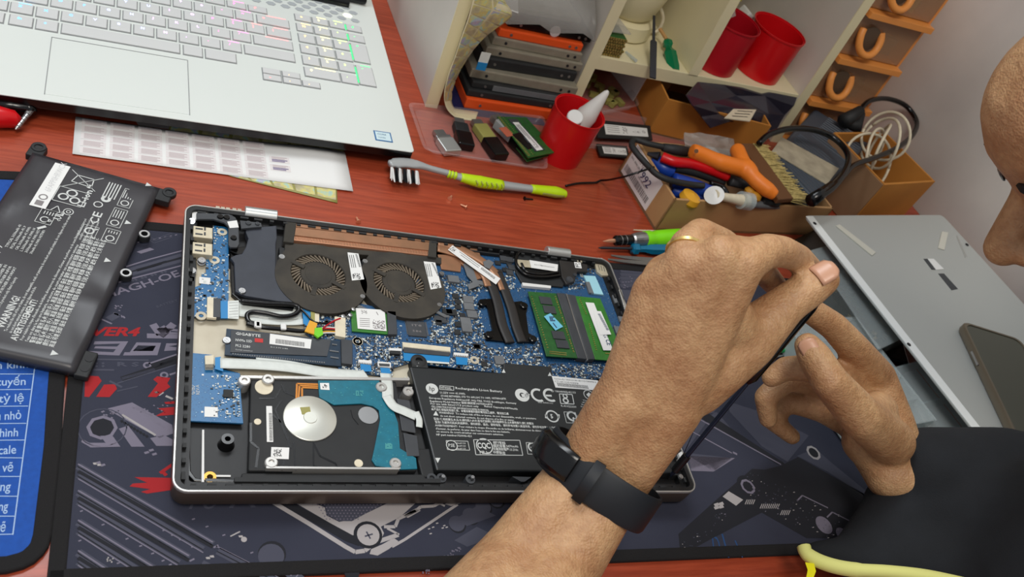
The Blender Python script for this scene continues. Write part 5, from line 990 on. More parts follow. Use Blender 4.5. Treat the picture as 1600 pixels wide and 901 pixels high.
ob('lime_grip', G().loft(prof(hw, path, lo=.16, hi=.48, ex=.0006)), MT['lime'], tb, smooth='all'); ob('lime_grip', G().loft(prof(hw, path, lo=.66, hi=1, ex=.0006)), MT['lime'], tb, smooth='all')
g = G()
for k in range(6): p = at(748+k*8, 286+k*1.2, .013); d_ = at(3,6,.013); g.tube([at(744+k*8, 282+k*1.2, .0125), at(747+k*8, 287+k*1.2, .0128), at(744+k*8, 291+k*1.2, .0095)], .0006, 6)
ob('grip_rib', g, MT['olive'], tb, kind='stuff')
for k in range(3): p = at(701+k*5, 272+k*1.2, .0105); ob('neck_ring', G().lathe([(.0030,-.0014),(.0042,0),(.0030,.0014)], p, (at(720,277,.0095)-at(700,271,.0105)), 14), MT['lime'], tb, smooth='all')
ob('lower_grip', G().loft(prof(hw, path, lo=.72, hi=.95, ex=.0008, zr=.6)), MT['olive'], tb, smooth='all')
# ---------------------------------------------------------------- loose screws
for (u, v, a_, lb, mt) in ((703,310,60,'tiny copper screw below the toothbrush, left of a pair','copperb'),(728,323,150,'tiny copper screw below the toothbrush, right of a pair','copperb'),(560,346,100,'tiny copper screw at the back rim of the opened laptop','copperb'),(820,310,10,'small black screw under the toothbrush handle','blackg')):
    p = at(u,v,.0016); k = 1.8 if mt == 'blackg' else 1; t = math.radians(a_); d_ = Vector((math.cos(t), math.sin(t), -.1)).normalized(); r_ = root('screw', (p.x,p.y,0), label=lb, cat='screw')
    ob('screw_head', G().lathe([(.0001,-.0008),(.0022,-.0006),(.0022,0),(.0010,.0001)], p, d_, 14), MT[mt], r_, smooth=True); ob('thread', G().cyl(p, p+d_*.0042*k*1.3, .0010, .0008, 10), MT[mt], r_)
# ---------------------------------------------------------------- shelf unit (frame: s along the front, t into the depth)
SM = XF(Vector((.412,.508,0)), Vector((.412+.996,.508+.0865,0))); SM[0][2] = -.045; SM[1][2] = .015; SMi = SM.inverted()   # the unit leans a little
def ons(u, v, t):
    """local shelf point where the view ray through a pixel meets depth t"""
    o = SMi @ CAMP; d = SMi.to_3x3() @ ray(u, v); k = (t-o.y)/d.y; return o+d*k
def sf(u, v, z): return SMi @ at(u, v, z)
sh = root('shelf_unit', (0,0,0), label='cream open shelf unit with three compartments standing on the back of the desk', cat='shelf', M=SM.copy())
for (s0,s1,t0,z0) in ((-.187,-.174,-.035,0),(-.004,.009,0,0),(.134,.147,0,.0725),(.313,.327,-.002,0)):
    ob('side_panel', G(SM).box(((s0+s1)/2,(t0+.2)/2,(z0+.46)/2),(s1-s0,.2-t0,.46-z0)), MT['shelfw'] if z0 == 0 else MT['shelf'], sh, bevel=.0006)
    ob('front_edging', G(SM).box(((s0+s1)/2,t0-.0006,(z0+.46)/2),(s1-s0+.0004,.0012,.46-z0)), MT['shelf'], sh)
ob('shelf_board', G(SM).box((.161,.1,.0643),(.304,.2,.0162)), MT['shelf'], sh, bevel=.0006)
ob('top_board', G(SM).box((.070,.083,.469),(.514,.236,.018)), MT['shelf'], sh); ob('back_board', G(SM).box((.070,.204,.2392),(.514,.006,.478)), MT['back'], sh)
# --- stack of drives in the left compartment
def drive(s0, s1, t0, z, h, mt, label, d=.07, rz=0, extra=None, tilt=0):
    M = SM @ Matrix.Translation(((s0+s1)/2, t0, z)) @ Matrix.Rotation(rz, 4, 'Z') @ Matrix.Rotation(tilt, 4, 'Y'); L = s1-s0
    r_ = root('hard_drive', (0,0,0), label=label, cat='drive', group='drives stacked in the left compartment', M=M)
    ob('casing', G(M).box((0,d/2,h/2),(L,d,h)), MT[mt], r_, bevel=min(.0015,h*.2))
    if extra != 'plain':
        g = G(M); [g.cyl((x,-.0001,h*.5),(x,-.0007,h*.5),.0016,n=12) for x in (-L*.36, L*.34, L*.42)]; ob('screw_hole', g, MT['ink'] if mt in ('silver','mgrey','drv','magn') else MT['steel'], r_, kind='stuff')
    return r_, M
drive(-.142,-.020,-.030,.0008,.0125,'hdo','bright orange drive at the bottom of the stack')
drive(-.142,-.022,-.026,.0133,.0085,'blackm','black drive with grey label, second from the bottom of the stack')[0]
r_, M = drive(-.138,-.030,-.022,.0218,.0080,'blackm','black drive with grey metal lid plate, third from the bottom'); ob('lid_plate', G(M).prism([(-.03,-.0004),(.05,-.0004),(.05,-.0012),(-.03,-.0012)], .001, .0072), MT['mgrey'], r_)
r_, M = drive(-.141,-.012,-.018,.0298,.0110,'drv','silver-sided drive with blue-tipped ribbon, in the middle of the stack', rz=-.03)
drive(-.132,-.014,-.010,.0408,.0120,'blackm','thick black drive with silver screws above the middle of the stack', rz=.02)
drive(-.128,-.010,-.006,.0528,.0100,'drv','wide silver drive sticking out to the right in the stack')
drive(-.122,-.014,-.002,.0628,.0100,'drv','rounded silver drive just below the orange one', rz=-.02)
drive(-.118,-.016,.000,.0728,.0095,'hdo','thin orange drive near the top of the stack')
r_, M = drive(-.108,-.006,.006,.0823,.0090,'blackg','black drive on top of the stack with a round white tab', rz=-.01); ob('round_tab', G(M).cyl((.004,-.0003,.0060),(.004,-.0012,.0060),.0062,n=24), MT['paper'], r_)
p = ons(755,95,-.03); rb_ = root('ribbon_cable', SM@p, label='short white ribbon with blue tip hanging in front of the drive stack', cat='cable')
ob('ribbon', G(SM).box((p.x,-.0305,p.z+.004),(.0105,.0006,.012)), MT['flexw'], rb_); ob('blue_tip', G(SM).box((p.x,-.0308,p.z-.006),(.0105,.0008,.009)), MT['flexb'], rb_)
tag(ob('blue_sheet', G(SM).box((-.10,-.015,.0004),(.11,.05,.0006)), mat('navy_card', (.10,.13,.30), .5)), 'dark blue sheet lying under the bottom orange drive', 'sheet')
# clear bag with boards lying on the stack
bg = root('clear_bag', SM @ Vector((-.06,.02,.092)), label='clear plastic bag of grey-green boards lying on the drive stack', cat='bag')
rows = []
for i in range(9):
    r_ = []
    for j in range(9):
        s_, t = -.150+.142*i/8, -.004+.10*j/8; r_.append(SM @ Vector((s_, t, .094+.030*math.sin(math.pi*min(1,j/5))**.6*(.5+.5*math.sin(math.pi*i/8))+.004*math.sin(i*2.1+j)+.0035*j)))
    rows.append(r_)
ob('film', G().sheet(rows, .0006), MT['bag'], bg, smooth='all')
ob('board_in_bag', G(SM).box((-.070,.045,.099),(.095,.06,.006), .06), mat('bagged_board', (.46,.45,.37), .5, rgb2=(.58,.57,.5), nscale=90), bg, bevel=.001); ob('white_card', G(SM).box((-.118,.035,.103),(.045,.06,.001), -.3, None), MT['paper'], bg)
# curled hologram strip along the left panel
cR = [(815,-90),(790,-40),(785,-5),(800,24),(767,50),(747,69),(731,90),(714,119),(705,148),(709,168),(724,181),(744,184)]
cL = [(775,-110),(762,-70),(748,-30),(738,5),(731,30),(722,55),(711,88),(700,119),(694,148),(699,171),(717,186),(742,190)]
ro = root('hologram_strip', SM @ Vector((-.16,-.04,0)), label='long curled holographic sticker strip standing against the left shelf panel', cat='stickers')
PR, PL = spline([ons(u,v,-.033) for u,v in cR], 5), spline([ons(u,v,-.050) for u,v in cL], 5)
rows = [[SM @ Vector((lerp(a_,b_,k).x, lerp(a_,b_,k).y, max(.0008, lerp(a_,b_,k).z))) for k in (0,.25,.5,.75,1)] for a_, b_ in zip(PR, PL)]
ob('backing', G().sheet(rows, .0005), MT['shelf'], ro, smooth='all')
for i in range(0, len(rows)-14, 3):
    for c0, c1 in ((0,2),(2,4)):
        a_, b_, c_, d_ = rows[i][c0], rows[i+3][c0], rows[i+3][c1], rows[i][c1]; n_ = (b_-a_).cross(d_-a_).normalized(); n_ = n_ if n_.dot(CAMP-a_) > 0 else -n_
        e_ = lambda x, y: lerp(lerp(a_, b_, x), lerp(d_, c_, x), y)+n_*.0007
        ob('hologram_sticker', G().quad(e_(.06,.05),e_(.94,.05),e_(.94,.95),e_(.06,.95)), MT['holo'], ro)
# --- middle compartment
bw = root('cream_tub', SM @ Vector((.04,.08,.073)), label='round cream tub on a round base in the middle compartment', cat='container')
c0 = ons(978,20,.055); 
ob('tub', G(SM).lathe([(.0001,0),(.034,0),(.040,.006),(.047,.035),(.050,.09),(.048,.09),(.045,.035),(.038,.008),(.0001,.006)], (.064,.085,.094), n=40), MT['shelf'], bw, smooth=True); ob('base_ring', G(SM).lathe([(.0001,.0),(.044,0),(.046,.002),(.046,.019),(.040,.021),(.0001,.0205)], (.064,.085,.0732), n=40), MT['shelf'], bw, smooth=True)
mz = root('stack_of_gold_boards', SM @ Vector((.03,.03,.073)), label='small stack of gold-edged memory boards at the left of the middle compartment', cat='boards')
for k in range(7): p = Vector((.020+RND.uniform(-.002,.002), .018+RND.uniform(-.002,.002), .0745+k*.0035)); ob('small_board', G(SM).box(p, (.034,.030,.0012), RND.uniform(-.06,.06)), MT['green'], mz); g = G(SM); [g.box((p.x-.015+q*.0033,p.y-.0156,p.z),(.0022,.0012,.0026)) for q in range(10)]; ob('gold_contact', g, MT['gold'], mz, kind='stuff')
ob('clear_wrap', G(SM).box((.022,.022,.1010),(.034,.030,.0012), .1), MT['bag'], mz)
g = G(); a_, b_ = SM@ons(1022,25,.050), SM@ons(1020,122,-.020)
fl = root('steel_file', SM @ Vector((.07,0,.075)), label='flat grey steel file lying over the front edge of the middle shelf', cat='file')
d_ = (b_-a_).normalized(); n_ = d_.cross(Vector((0,0,1))).normalized()
g.loft([[a_+n_*.0015-Vector((0,0,.0008)), a_-n_*.0015-Vector((0,0,.0008)), a_-n_*.0015+Vector((0,0,.0008)), a_+n_*.0015+Vector((0,0,.0008))],[lerp(a_,b_,.40)+n_*.0018*q[0]+Vector((0,0,.0008*q[1])) for q in ((1,-1),(-1,-1),(-1,1),(1,1))],[lerp(a_,b_,.42)+n_*.0042*q[0]+Vector((0,0,.0010*q[1])) for q in ((1,-1),(-1,-1),(-1,1),(1,1))],[b_+n_*.0040*q[0]+Vector((0,0,.0009*q[1])) for q in ((1,-1),(-1,-1),(-1,1),(1,1))]]); ob('blade', g, MT['steeld'], fl, bevel=.0002)
# green screwdriver leaning
gd_ = root('green_screwdriver', SM @ Vector((.105,.01,.075)), label='green translucent screwdriver with fluted handle in the middle compartment', cat='screwdriver')
a_, b_ = SM@ons(1042,62,.045), SM@ons(1052,112,.006); ax = (b_-a_); 
def fluted(g, a_, b_, prof, n=12, dep=.16):
    ax = (b_-a_).normalized(); q = Vector((0,0,1)).rotation_difference(ax).to_matrix(); L = (b_-a_).length
    g.loft([[a_+q@Vector((r*(1-(dep if k%2 else 0))*math.cos(2*math.pi*k/n), r*(1-(dep if k%2 else 0))*math.sin(2*math.pi*k/n), z*L)) for k in range(n)] for r, z in prof])
g = G(); fluted(g, a_, b_, [(.0035,0),(.0060,.06),(.0062,.18),(.0040,.24),(.0045,.30),(.0082,.42),(.0084,.88),(.0075,1.0)]); ob('handle', g, MT['gr'], gd_)
e_ = SM@ons(1031,45,.060); ob('shaft', G().cyl(e_, a_, .0022, n=12), MT['tan'], gd_, smooth=True)
wc_ = root('white_cable_loop', SM @ Vector((.08,.09,.09)), label='pale looped cable hanging beside the cream tub', cat='cable'); ob('cable', G().tube(spline([SM@ons(u,v,.07) for u,v in ((1018,0),(1030,10),(1036,28),(1030,45),(1020,50),(1012,40))], 6), .0022, 8), MT['cream'], wc_, smooth='all')
tag(ob('clear_stick', G().tube([SM@ons(978,82,.02), SM@ons(994,95,.0)], .0020, 8), MT['frost']), 'short clear plastic stick lying right of the gold boards', 'stick')
# --- right compartment: red cups
def cup(s, t, z, r, h, mt, label, taper=.93, parent=None, tr=None, M=SM, name='red_cup'):
    r_ = root(name, M @ Vector((s,t,z)), label=label, cat='cup', group=None)
    ob('cup_wall', G(M).lathe([(.0001,0),(r*taper,0),(r,h),(r*1.03,h),(r*1.03,h-.002),(r-.0015,h-.002),(r*taper-.0015,.0015),(.0001,.0015)], (s,t,z), n=48), MT[mt], r_, smooth=True); return r_
cup(.186,.037,.073,.0345,.060,'redd','crimson plastic cup, left front in the right shelf compartment'); cup(.262,.040,.073,.0345,.060,'red','bright red plastic cup, front right in the right shelf compartment'); cup(.192,.120,.073,.034,.060,'redd','crimson plastic cup standing behind the two front cups')
yb = root('yellow_scrubber', SM @ Vector((.20,.10,.10)), label='yellow-green ribbed scrubber standing in the back red cup', cat='brush'); M = SM @ Matrix.Translation((.212,.095,.135)) @ Matrix.Rotation(.18, 4, 'Y')
ob('block', G(M).box((0,0,.03),(.026,.014,.10)), MT['yellow'], yb, bevel=.002); g = G(M); [g.box((0,-.0076,-.018+k*.0065),(.027,.0018,.003)) for k in range(15)]; ob('rib', g, MT['yellow'], yb, kind='stuff')
tag(ob('wooden_slat', G(SM @ Matrix.Translation((.234,.11,.15)) @ Matrix.Rotation(.22, 4, 'Y')).box((0,0,0),(.010,.012,.15)), MT['tan'], bevel=.001), 'thin wooden slat standing beside the yellow scrubber', 'slat')
tag(ob('yellow_packet', G(SM).box((.165,.115,.150),(.045,.02,.05)), MT['cardd'], bevel=.002), 'orange-brown packet behind the crimson cups', 'packet')
tag(ob('white_block', G(SM @ Matrix.Translation((.240,.080,.120)) @ Matrix.Rotation(.5, 4, 'Y')).box((0,0,0),(.020,.02,.012)), MT['white'], bevel=.002), 'white plastic block resting behind the bright red cup', 'block')
cb = root('crumpled_bag', SM @ Vector((.17,.07,.12)), label='crumpled clear plastic bag on top of the crimson cups', cat='bag'); g = G(); rr_ = random.Random(9)
rows = [[SM @ Vector((.150+.05*i/7+rr_.uniform(-.003,.003), .05+.04*j/6, .128+.014*math.sin(i*1.3)*math.sin(j*1.1)+rr_.uniform(-.004,.004))) for j in range(7)] for i in range(8)]; ob('film', G().sheet(rows, .0005), MT['bag'], cb)
cl = root('dark_coil', SM @ Vector((.15,.05,.073)), label='dark wound coil in the left corner of the right compartment', cat='coil'); g = G(SM)
for k in range(7): g.ring((.150,.060), .010, .0085, .0745+k*.0042, .0765+k*.0042, 20)
ob('coil_turns', g, MT['blackm'], cl, kind='stuff')
# --- orange drawer cabinet on the right of the shelf
dc = root('drawer_cabinet', SM @ Vector((.40,.07,0)), label='orange desktop drawer cabinet with clear fronts and curved orange handles', cat='drawers')
ob('cabinet_back', G(SM).box((.388,.155,.165),(.118,.004,.33)), MT['dorange'], dc)
for s_ in (.3315,.4445): ob('cabinet_side', G(SM).box((s_,.08,.165),(.004,.15,.33)), MT['dorange'], dc)
for k in range(6): ob('cabinet_shelf', G(SM).box((.388,.073,.0045+k*.0635),(.1125,.160,.008)), MT['dorange'], dc, bevel=.0006)
for k in range(5):
    zc = .009+k*.0635; f_ = ob('drawer', G(SM).box((.388,.006,zc+.0272),(.1085,.003,.0535)), MT['frosto'], dc, bevel=.001); M = SM @ Matrix.Translation((.362,.0035,zc+.0245)) @ Matrix.Scale(1.18, 4)
    if True:
        P_ = [Vector((-.0135,0,.011)), Vector((-.0150,-.004,.004)), Vector((-.0125,-.008,-.005)), Vector((-.005,-.011,-.0105)), Vector((.005,-.011,-.0105)), Vector((.0125,-.008,-.005)), Vector((.0150,-.004,.004)), Vector((.0135,0,.011))]
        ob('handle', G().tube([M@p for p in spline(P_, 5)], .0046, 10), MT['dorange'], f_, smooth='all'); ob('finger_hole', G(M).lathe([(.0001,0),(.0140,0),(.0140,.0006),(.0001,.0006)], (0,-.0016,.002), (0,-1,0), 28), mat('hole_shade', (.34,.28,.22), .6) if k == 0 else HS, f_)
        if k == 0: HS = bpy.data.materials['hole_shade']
    rr2 = random.Random(k); g = G(SM)
    for q in range(7): g.box((.392+q*.0065,.020+rr2.random()*.02,zc+.014),(.012,.012,.022), rr2.random()*3)
    ob('drawer_contents', g, MT[('yellow','blackm','dgrey','yellow','tan')[k]], f_, kind='stuff')
# ---------------------------------------------------------------- on the desk in front of the shelf
# red cup with glue bottles
rc = root('red_cup', at(872,225,0), label='red plastic cup on the desk in front of the shelf, holding two white tubes', cat='cup')
cc = at(868,236,0); cc = Vector((cc.x+.001, cc.y-.004, 0))
ob('cup_wall', G().lathe([(.0001,0),(.0255,0),(.0275,.058),(.0283,.058),(.0283,.0565),(.0262,.0565),(.0240,.0015),(.0001,.0015)], cc, n=48), MT['red'], rc, smooth=True)
w1 = root('white_tube', cc, label='white round-ended tube standing in the desk cup', cat='tube'); d_ = Vector((-.30,-.45,1)).normalized()
ob('tube_body', G().tube([cc+Vector((.007,.012,.004)), cc+Vector((.007,.012,.004))+d_*.0615], .0085, 24), MT['white'], w1, bevel=.0012, smooth=True)
w2 = root('glue_nozzle', cc, label='tapered translucent white nozzle bottle leaning out of the desk cup', cat='bottle'); a_ = cc+Vector((.004,.006,.012)); b_ = at(950,142,.085)
ob('bottle_body', G().tube([lerp(a_,b_,t) for t in (0,.30,.55,.62,.97,1.0)], [.011,.0110,.0112,.0095,.0030,.0014], 20), mat('milky', (.86,.85,.83), .35), w2, smooth=True)
# clear blister trays
def tray(name, P4, h, label, lip=.004):
    r_ = root(name, (at(*P4[0],0)+at(*P4[2],0))/2, label=label, cat='tray'); P = [at(u,v,.0008) for u,v in P4]; c_ = sum(P, Vector())/4
    IN = [p.lerp(c_, .06) for p in P]; g = G(); rings = [[p.copy() for p in IN], [Vector((p.x,p.y,h)) for p in P], [Vector((*(p+(p-c_).normalized()*lip).xy, h)) for p in P]]
    # round the corners a little
    def rc_(R): 
        o = []
        for i in range(4):
            a, b, c2 = R[i-1], R[i], R[(i+1)%4]
            for k in range(5): t = k/4; p0 = b+(a-b).normalized()*.008; p1 = b+(c2-b).normalized()*.008; o.append((p0*(1-t)+b*t)*(1-t)+(b*(1-t)+p1*t)*t)
        return o
    R = [rc_(x) for x in rings]; n = len(R[0]); g.loft(R, False); g.add(R[0], [tuple(range(n))]); ob('tray_shell', g, MT['clear'], r_, smooth=True); return r_
tray('blister_tray', [(640,168),(845,188),(848,268),(665,240)], .006, 'clear plastic blister tray holding memory sticks and small thumb drives'); tray('blister_tray', [(915,172),(1062,205),(1075,245),(905,232)], .008, 'clear plastic blister tray holding two storage cards, right of the red desk cup'); tray('blister_tray', [(895,108),(968,100),(990,172),(905,190)], .010, 'clear plastic blister tray with small metal parts behind the red desk cup')
g = G(); r6 = random.Random(8); pm = at(938,145,0); sp_ = root('metal_parts', pm, label='small grey and brass parts in the rear blister tray', cat='parts')
for k in range(14): g.box((pm.x+r6.uniform(-.02,.02), pm.y+r6.uniform(-.03,.03), .004), (.012,.007,.005), r6.random()*3)
ob('metal_piece', g, MT['olv'], sp_, kind='stuff')
def stickdrive(A_, B_, w_, h, mt_body, mt_cap, label, cap=.5, z=.001):
    a_, b_ = at(*A_, z), at(*B_, z); M = XF(a_, b_); L = (b_-a_).length; r_ = root('thumb_drive', a_, label=label, cat='thumb drive', group='thumb drives in the clear tray', M=M)
    ob('body', G(M).box((L*(1-cap)/2,0,h/2),(L*(1-cap),w_*.9,h*.85)), MT[mt_body], r_, bevel=.001); ob('cap', G(M).box((L*(1-cap/2),0,h/2),(L*cap,w_,h)), MT[mt_cap], r_, bevel=.0012)
    ob('plug', G(M).box((-.004,0,h/2),(.009,w_*.62,h*.5)), MT['steel'], r_); return r_
stickdrive((688,218),(706,244),.019,.0075,'steel','silver','small silver thumb drive at the left of the clear tray', .8); stickdrive((716,200),(726,236),.017,.009,'blackm','blackg','black thumb drive with faint green print, second from the left', .6)
stickdrive((746,203),(780,252),.018,.010,'olv','blackg','thumb drive with yellow-green label and black cap', .55); stickdrive((776,198),(826,246),.018,.013,'bgrey','blackg','thumb drive with grey and red label and black cap, right of the yellow-green one', .5, .004)
lab_m = mat('rust_print', (.72,.38,.28), .6)
a_, b_ = at(786,200,.0165), at(806,222,.0165); M = XF(a_, b_); o_ = ob('orange_print', G(M).box((.006,0,.0),(.014,.010,.0004)), lab_m, bpy.data.objects['thumb_drive.003'])
def sodimm(P4, z, label, lbl=True):
    r_ = root('memory_stick', at(*P4[0], z), label=label, cat='memory stick', group='memory sticks piled in the clear tray'); bd = ob('board', G().prism(Q(P4, z), z-.0012, z), MT['green'], r_)
    a, b, c_, d_ = P4
    g = G(); L_ = lambda s, t: (a[0]*(1-s)*(1-t)+b[0]*s*(1-t)+c_[0]*s*t+d_[0]*(1-s)*t, a[1]*(1-s)*(1-t)+b[1]*s*(1-t)+c_[1]*s*t+d_[1]*(1-s)*t)
    for k in range(30): t = (k+.5)/31; line(g, [L_(.02,t),L_(.12,t)], z+.0001, .0008)
    for k in range(24): t = (k+.5)/25; line(g, [L_(.22,t),L_(.26,t)], z+.0001, .0007)
    ob('gold_contact', g, MT['gold'], r_, kind='stuff')
    for t in (.12,.34,.60,.82): ob('memory_chip', G().prism(Q([L_(.40,t-.07),L_(.78,t-.07),L_(.78,t+.07),L_(.40,t+.07)], z+.0009), z, z+.0009), MT['dgrey'], r_)
    if lbl: ob('label', G().prism(Q([L_(.48,.14),L_(.72,.14),L_(.72,.88),L_(.48,.88)], z+.0013), z+.0009, z+.0013), MT['paper'], r_); g = G(); [line(g, [L_(.53+.04*k,.2),L_(.53+.04*k,.5+.1*k)], z+.0014, .0007) for k in range(4)]; TF(g, 'CE', L_(.52,.72), L_(.52,.82), z+.0014, .004); ob('label_print', g, MT['inkg'], r_, kind='stuff')
sodimm([(775,190),(810,186),(866,240),(824,252)], .009, 'bottom memory stick of the pile, green edge showing at the front', False); sodimm([(790,185),(822,183),(873,238),(832,244)], .0125, 'middle memory stick of the pile in the clear tray', False); sodimm([(777,182),(813,183),(866,238),(826,246)], .0165, 'top memory stick with white label on the pile in the clear tray')
def ssd(P4, z, label, mt='blackm'):
    r_ = root('storage_card', at(*P4[0], z), label=label, cat='storage card'); ob('board', G().prism(Q(P4, z), z-.0022, z), MT[mt], r_, bevel=.0004); a, b, c_, d_ = P4
    L_ = lambda s, t: (a[0]*(1-s)*(1-t)+b[0]*s*(1-t)+c_[0]*s*t+d_[0]*(1-s)*t, a[1]*(1-s)*(1-t)+b[1]*s*(1-t)+c_[1]*s*t+d_[1]*(1-s)*t)
    ob('label', G().prism(Q([L_(.16,.22),L_(.93,.22),L_(.93,.80),L_(.16,.80)], z+.0006), z, z+.0006), MT['paper'], r_); g = G(); [line(g, [L_(.2,.30+.12*k),L_(.42,.30+.12*k)], z+.0007, .0009) for k in range(4)]; dots(g, L_(.48,.3), L_(.56,.3), L_(.48,.7), z+.0007, 7, 6, 3); TF(g, 'CE', L_(.66,.6), L_(.80,.6), z+.0007, .003); disc(g, *L_(.86,.5), z+.0007, .0022, .0014, 12); ob('label_print', g, MT['inkg'], r_, kind='stuff')
ssd([(929,186),(1016,196),(1020,218),(934,214)], .010, 'upper storage card with white label in the right clear tray'); ssd([(932,224),(980,228),(984,246),(938,242)], .006, 'lower black storage card, partly under the bag, in the right clear tray')
# ---------------------------------------------------------------- under the shelf board
bx1 = root('small_carton', at(1000,150,0), label='small white and brown carton in the shadow below the middle shelf', cat='box'); M = XF(at(990,158,0), at(1022,160,0)); g = G(M).box((.022,.03,.022),(.045,.06,.044)); ob('carton', g, MT['card'], bx1, bevel=.0006); ob('white_face', G(M).box((-.0008,.03,.022),(.0012,.06,.044)), MT['paper'], bx1)
def openbox(name, M, L, Wd, H, th, mt, min_, label, flaps=()):
    r_ = root(name, (0,0,0), label=label, cat='box', M=M.copy())
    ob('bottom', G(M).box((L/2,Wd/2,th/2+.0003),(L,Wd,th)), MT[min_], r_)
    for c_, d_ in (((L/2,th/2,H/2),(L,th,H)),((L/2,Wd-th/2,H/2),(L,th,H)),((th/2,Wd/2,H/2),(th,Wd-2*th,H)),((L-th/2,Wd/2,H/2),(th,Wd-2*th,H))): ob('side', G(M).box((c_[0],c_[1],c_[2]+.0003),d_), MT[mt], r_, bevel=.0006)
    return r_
M = XF(at(1010,222,0), at(1180,262,0)); M = M @ Matrix.Translation((.008,.020,0)) @ Matrix.Rotation(.0, 4, 'Z')
openbox('brown_carton', M, .150, .11, .050, .0025, 'cardd', 'cardin', 'open brown cardboard carton below the shelf, behind the tool box')
db = root('antistatic_bag', at(1120,190,.05), label='dark crinkled antistatic bag with barcode label, leaning out of the brown carton', cat='bag')
Pq = [[(1072,148),(1090,128),(1130,132),(1180,140),(1245,152)],[(1082,165),(1110,160),(1150,150),(1195,150),(1240,165)],[(1095,182),(1125,178),(1160,172),(1200,178),(1225,180)],[(1110,200),(1140,190),(1170,190),(1200,200),(1210,208)]]
rows = [[at(u,v,.070-.010*i+.004*math.sin(i*2+j*1.7)) for j, (u,v) in enumerate(r_)] for i, r_ in enumerate(Pq)]; ob('film', G().sheet(rows, .0015), MT['dbag'], db); lbx = [at(u,v,.066) for u,v in ((1146,170),(1182,171),(1172,189),(1132,184))]
ob('label', G().prism(lbx, .0648, .0660), MT['cream'], db); g = G(); [line(g, [(1152-k*4,173+k*4),(1176-k*4,174.5+k*4)], .0662, .0012) for k in range(3)]; ob('label_print', g, MT['ink'], db, kind='stuff')
# ---------------------------------------------------------------- tool box of corrugated card
C0 = at(1022,360,0); TM = XF(C0, C0+Vector((math.cos(math.radians(8.3)), math.sin(math.radians(8.3)), 0)))
TL_, TW, TH = .236, .092, .044
tbx = root('tool_box', C0, label='long open cardboard tray of hand tools with a barcode label on its left end', cat='box', M=TM.copy())
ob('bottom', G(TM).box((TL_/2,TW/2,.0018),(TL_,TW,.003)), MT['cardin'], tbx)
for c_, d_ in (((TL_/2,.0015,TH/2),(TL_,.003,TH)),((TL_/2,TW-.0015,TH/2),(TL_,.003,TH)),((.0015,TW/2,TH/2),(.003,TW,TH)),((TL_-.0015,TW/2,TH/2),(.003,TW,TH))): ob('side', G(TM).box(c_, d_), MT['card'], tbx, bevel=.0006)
LMx = TM @ Matrix(((0,0,-1,-.0006),(-1,0,0,.090),(0,1,0,.004),(0,0,0,1)))
ob('label', G(LMx).box((.034,.019,-.0002),(.062,.038,.0006)), MT['paper'], tbx, label='white barcode label with handwritten 1992')
g = G(); r7 = random.Random(2); x = .006
while x < .060: w_ = r7.choice((.0006,.0010,.0016)); g.add([LMx @ Vector(p) for p in ((x,.005,.0004),(x+w_,.005,.0004),(x+w_,.013,.0004),(x,.013,.0004))], [(0,1,2,3)]); x += w_+r7.choice((.0006,.0010))
for k, s_ in enumerate(('OFFICE SUPPLY CO. LTD', 'QTY: 1 PCS  DATE', 'NO. 0043 2817')): text(g, s_, .0036, LMx @ Matrix.Translation((.006,.033-k*.0055,.0004)), .01)
text(g, 'S/N 1992 0617', .0030, LMx @ Matrix.Translation((.030,.0155,.0004)), .01); ob('label_print', g, MT['inkg'], tbx, kind='stuff')
g = G(); text(g, '1992', .0135, LMx @ Matrix.Translation((.024,.018,.0006)), .0, shear=.2); ob('handwriting', g, mat('blue_pen', (.16,.18,.38), .5), tbx)
def tp_(x, y, z): return TM @ Vector((x, y, z))
# brush
br_ = root('dust_brush', tp_(.14,.05,.03), label='orange-handled wide brush with straw bristles lying on the tools', cat='brush')
zb2 = .064
g = G()
A_, B_, C2_, D2_ = at(1082,236,zb2), at(1160,262,zb2), at(1150,228,zb2+.004), at(1208,304,zb2-.004)
g.tube(spline([at(1080,235,zb2+.001), at(1100,243,zb2), at(1130,255,zb2), at(1165,264,zb2)], 5), [.0072,.0082]+[.0085]*7+[.0092]*5+[.0100,.0100], 14); 
g.tube(spline([at(1150,230,zb2+.004), at(1162,256,zb2+.002), at(1180,280,zb2), at(1212,306,zb2-.003)], 5), [.0068]+[.0085]*5+[.0100]*3+[.0085]*5+[.0070,.0060], 14)
hb_ = ob('handle', g, MT['orange'], br_, smooth='all')
m = hb_.modifiers.new('join', 'REMESH'); m.mode = 'VOXEL'; m.voxel_size = .0012; m = hb_.modifiers.new('soft', 'SMOOTH'); m.iterations = 12; m.factor = .6
ob('hang_hole', G().cyl(at(1088,236,zb2+.0085), at(1088,236,zb2+.0092), .0022), MT['bristb'], br_)
E1, E2 = at(1158,224,zb2), at(1216,312,zb2-.006); F1, F2 = at(1176,224,zb2), at(1240,310,zb2-.008)
g = G().loft([[p+Vector((0,0,h)) for p, h in ((E1,-.006),(E1,.0005),(F1,.0005),(F1,-.006))],[p+Vector((0,0,h)) for p, h in ((E2,-.006),(E2,.0005),(F2,.0005),(F2,-.006))]]); ob('ferrule', g, MT['bristb'], br_, bevel=.001)
g = G(); r8 = random.Random(6)
for k in range(520):
    t = r8.random(); a_ = F1.lerp(F2, t)+Vector((0,0,r8.uniform(-.006,.0005))); d_ = (at(1204,230,zb2)-F1)*r8.uniform(.5,.95); b_ = a_+d_+Vector((r8.uniform(-.003,.003), r8.uniform(-.003,.003), r8.uniform(-.002,.004))); g.tube([a_, b_], [.0006,.0004], 3, False)
ob('bristle', g, MT['bristle'], br_, kind='stuff')
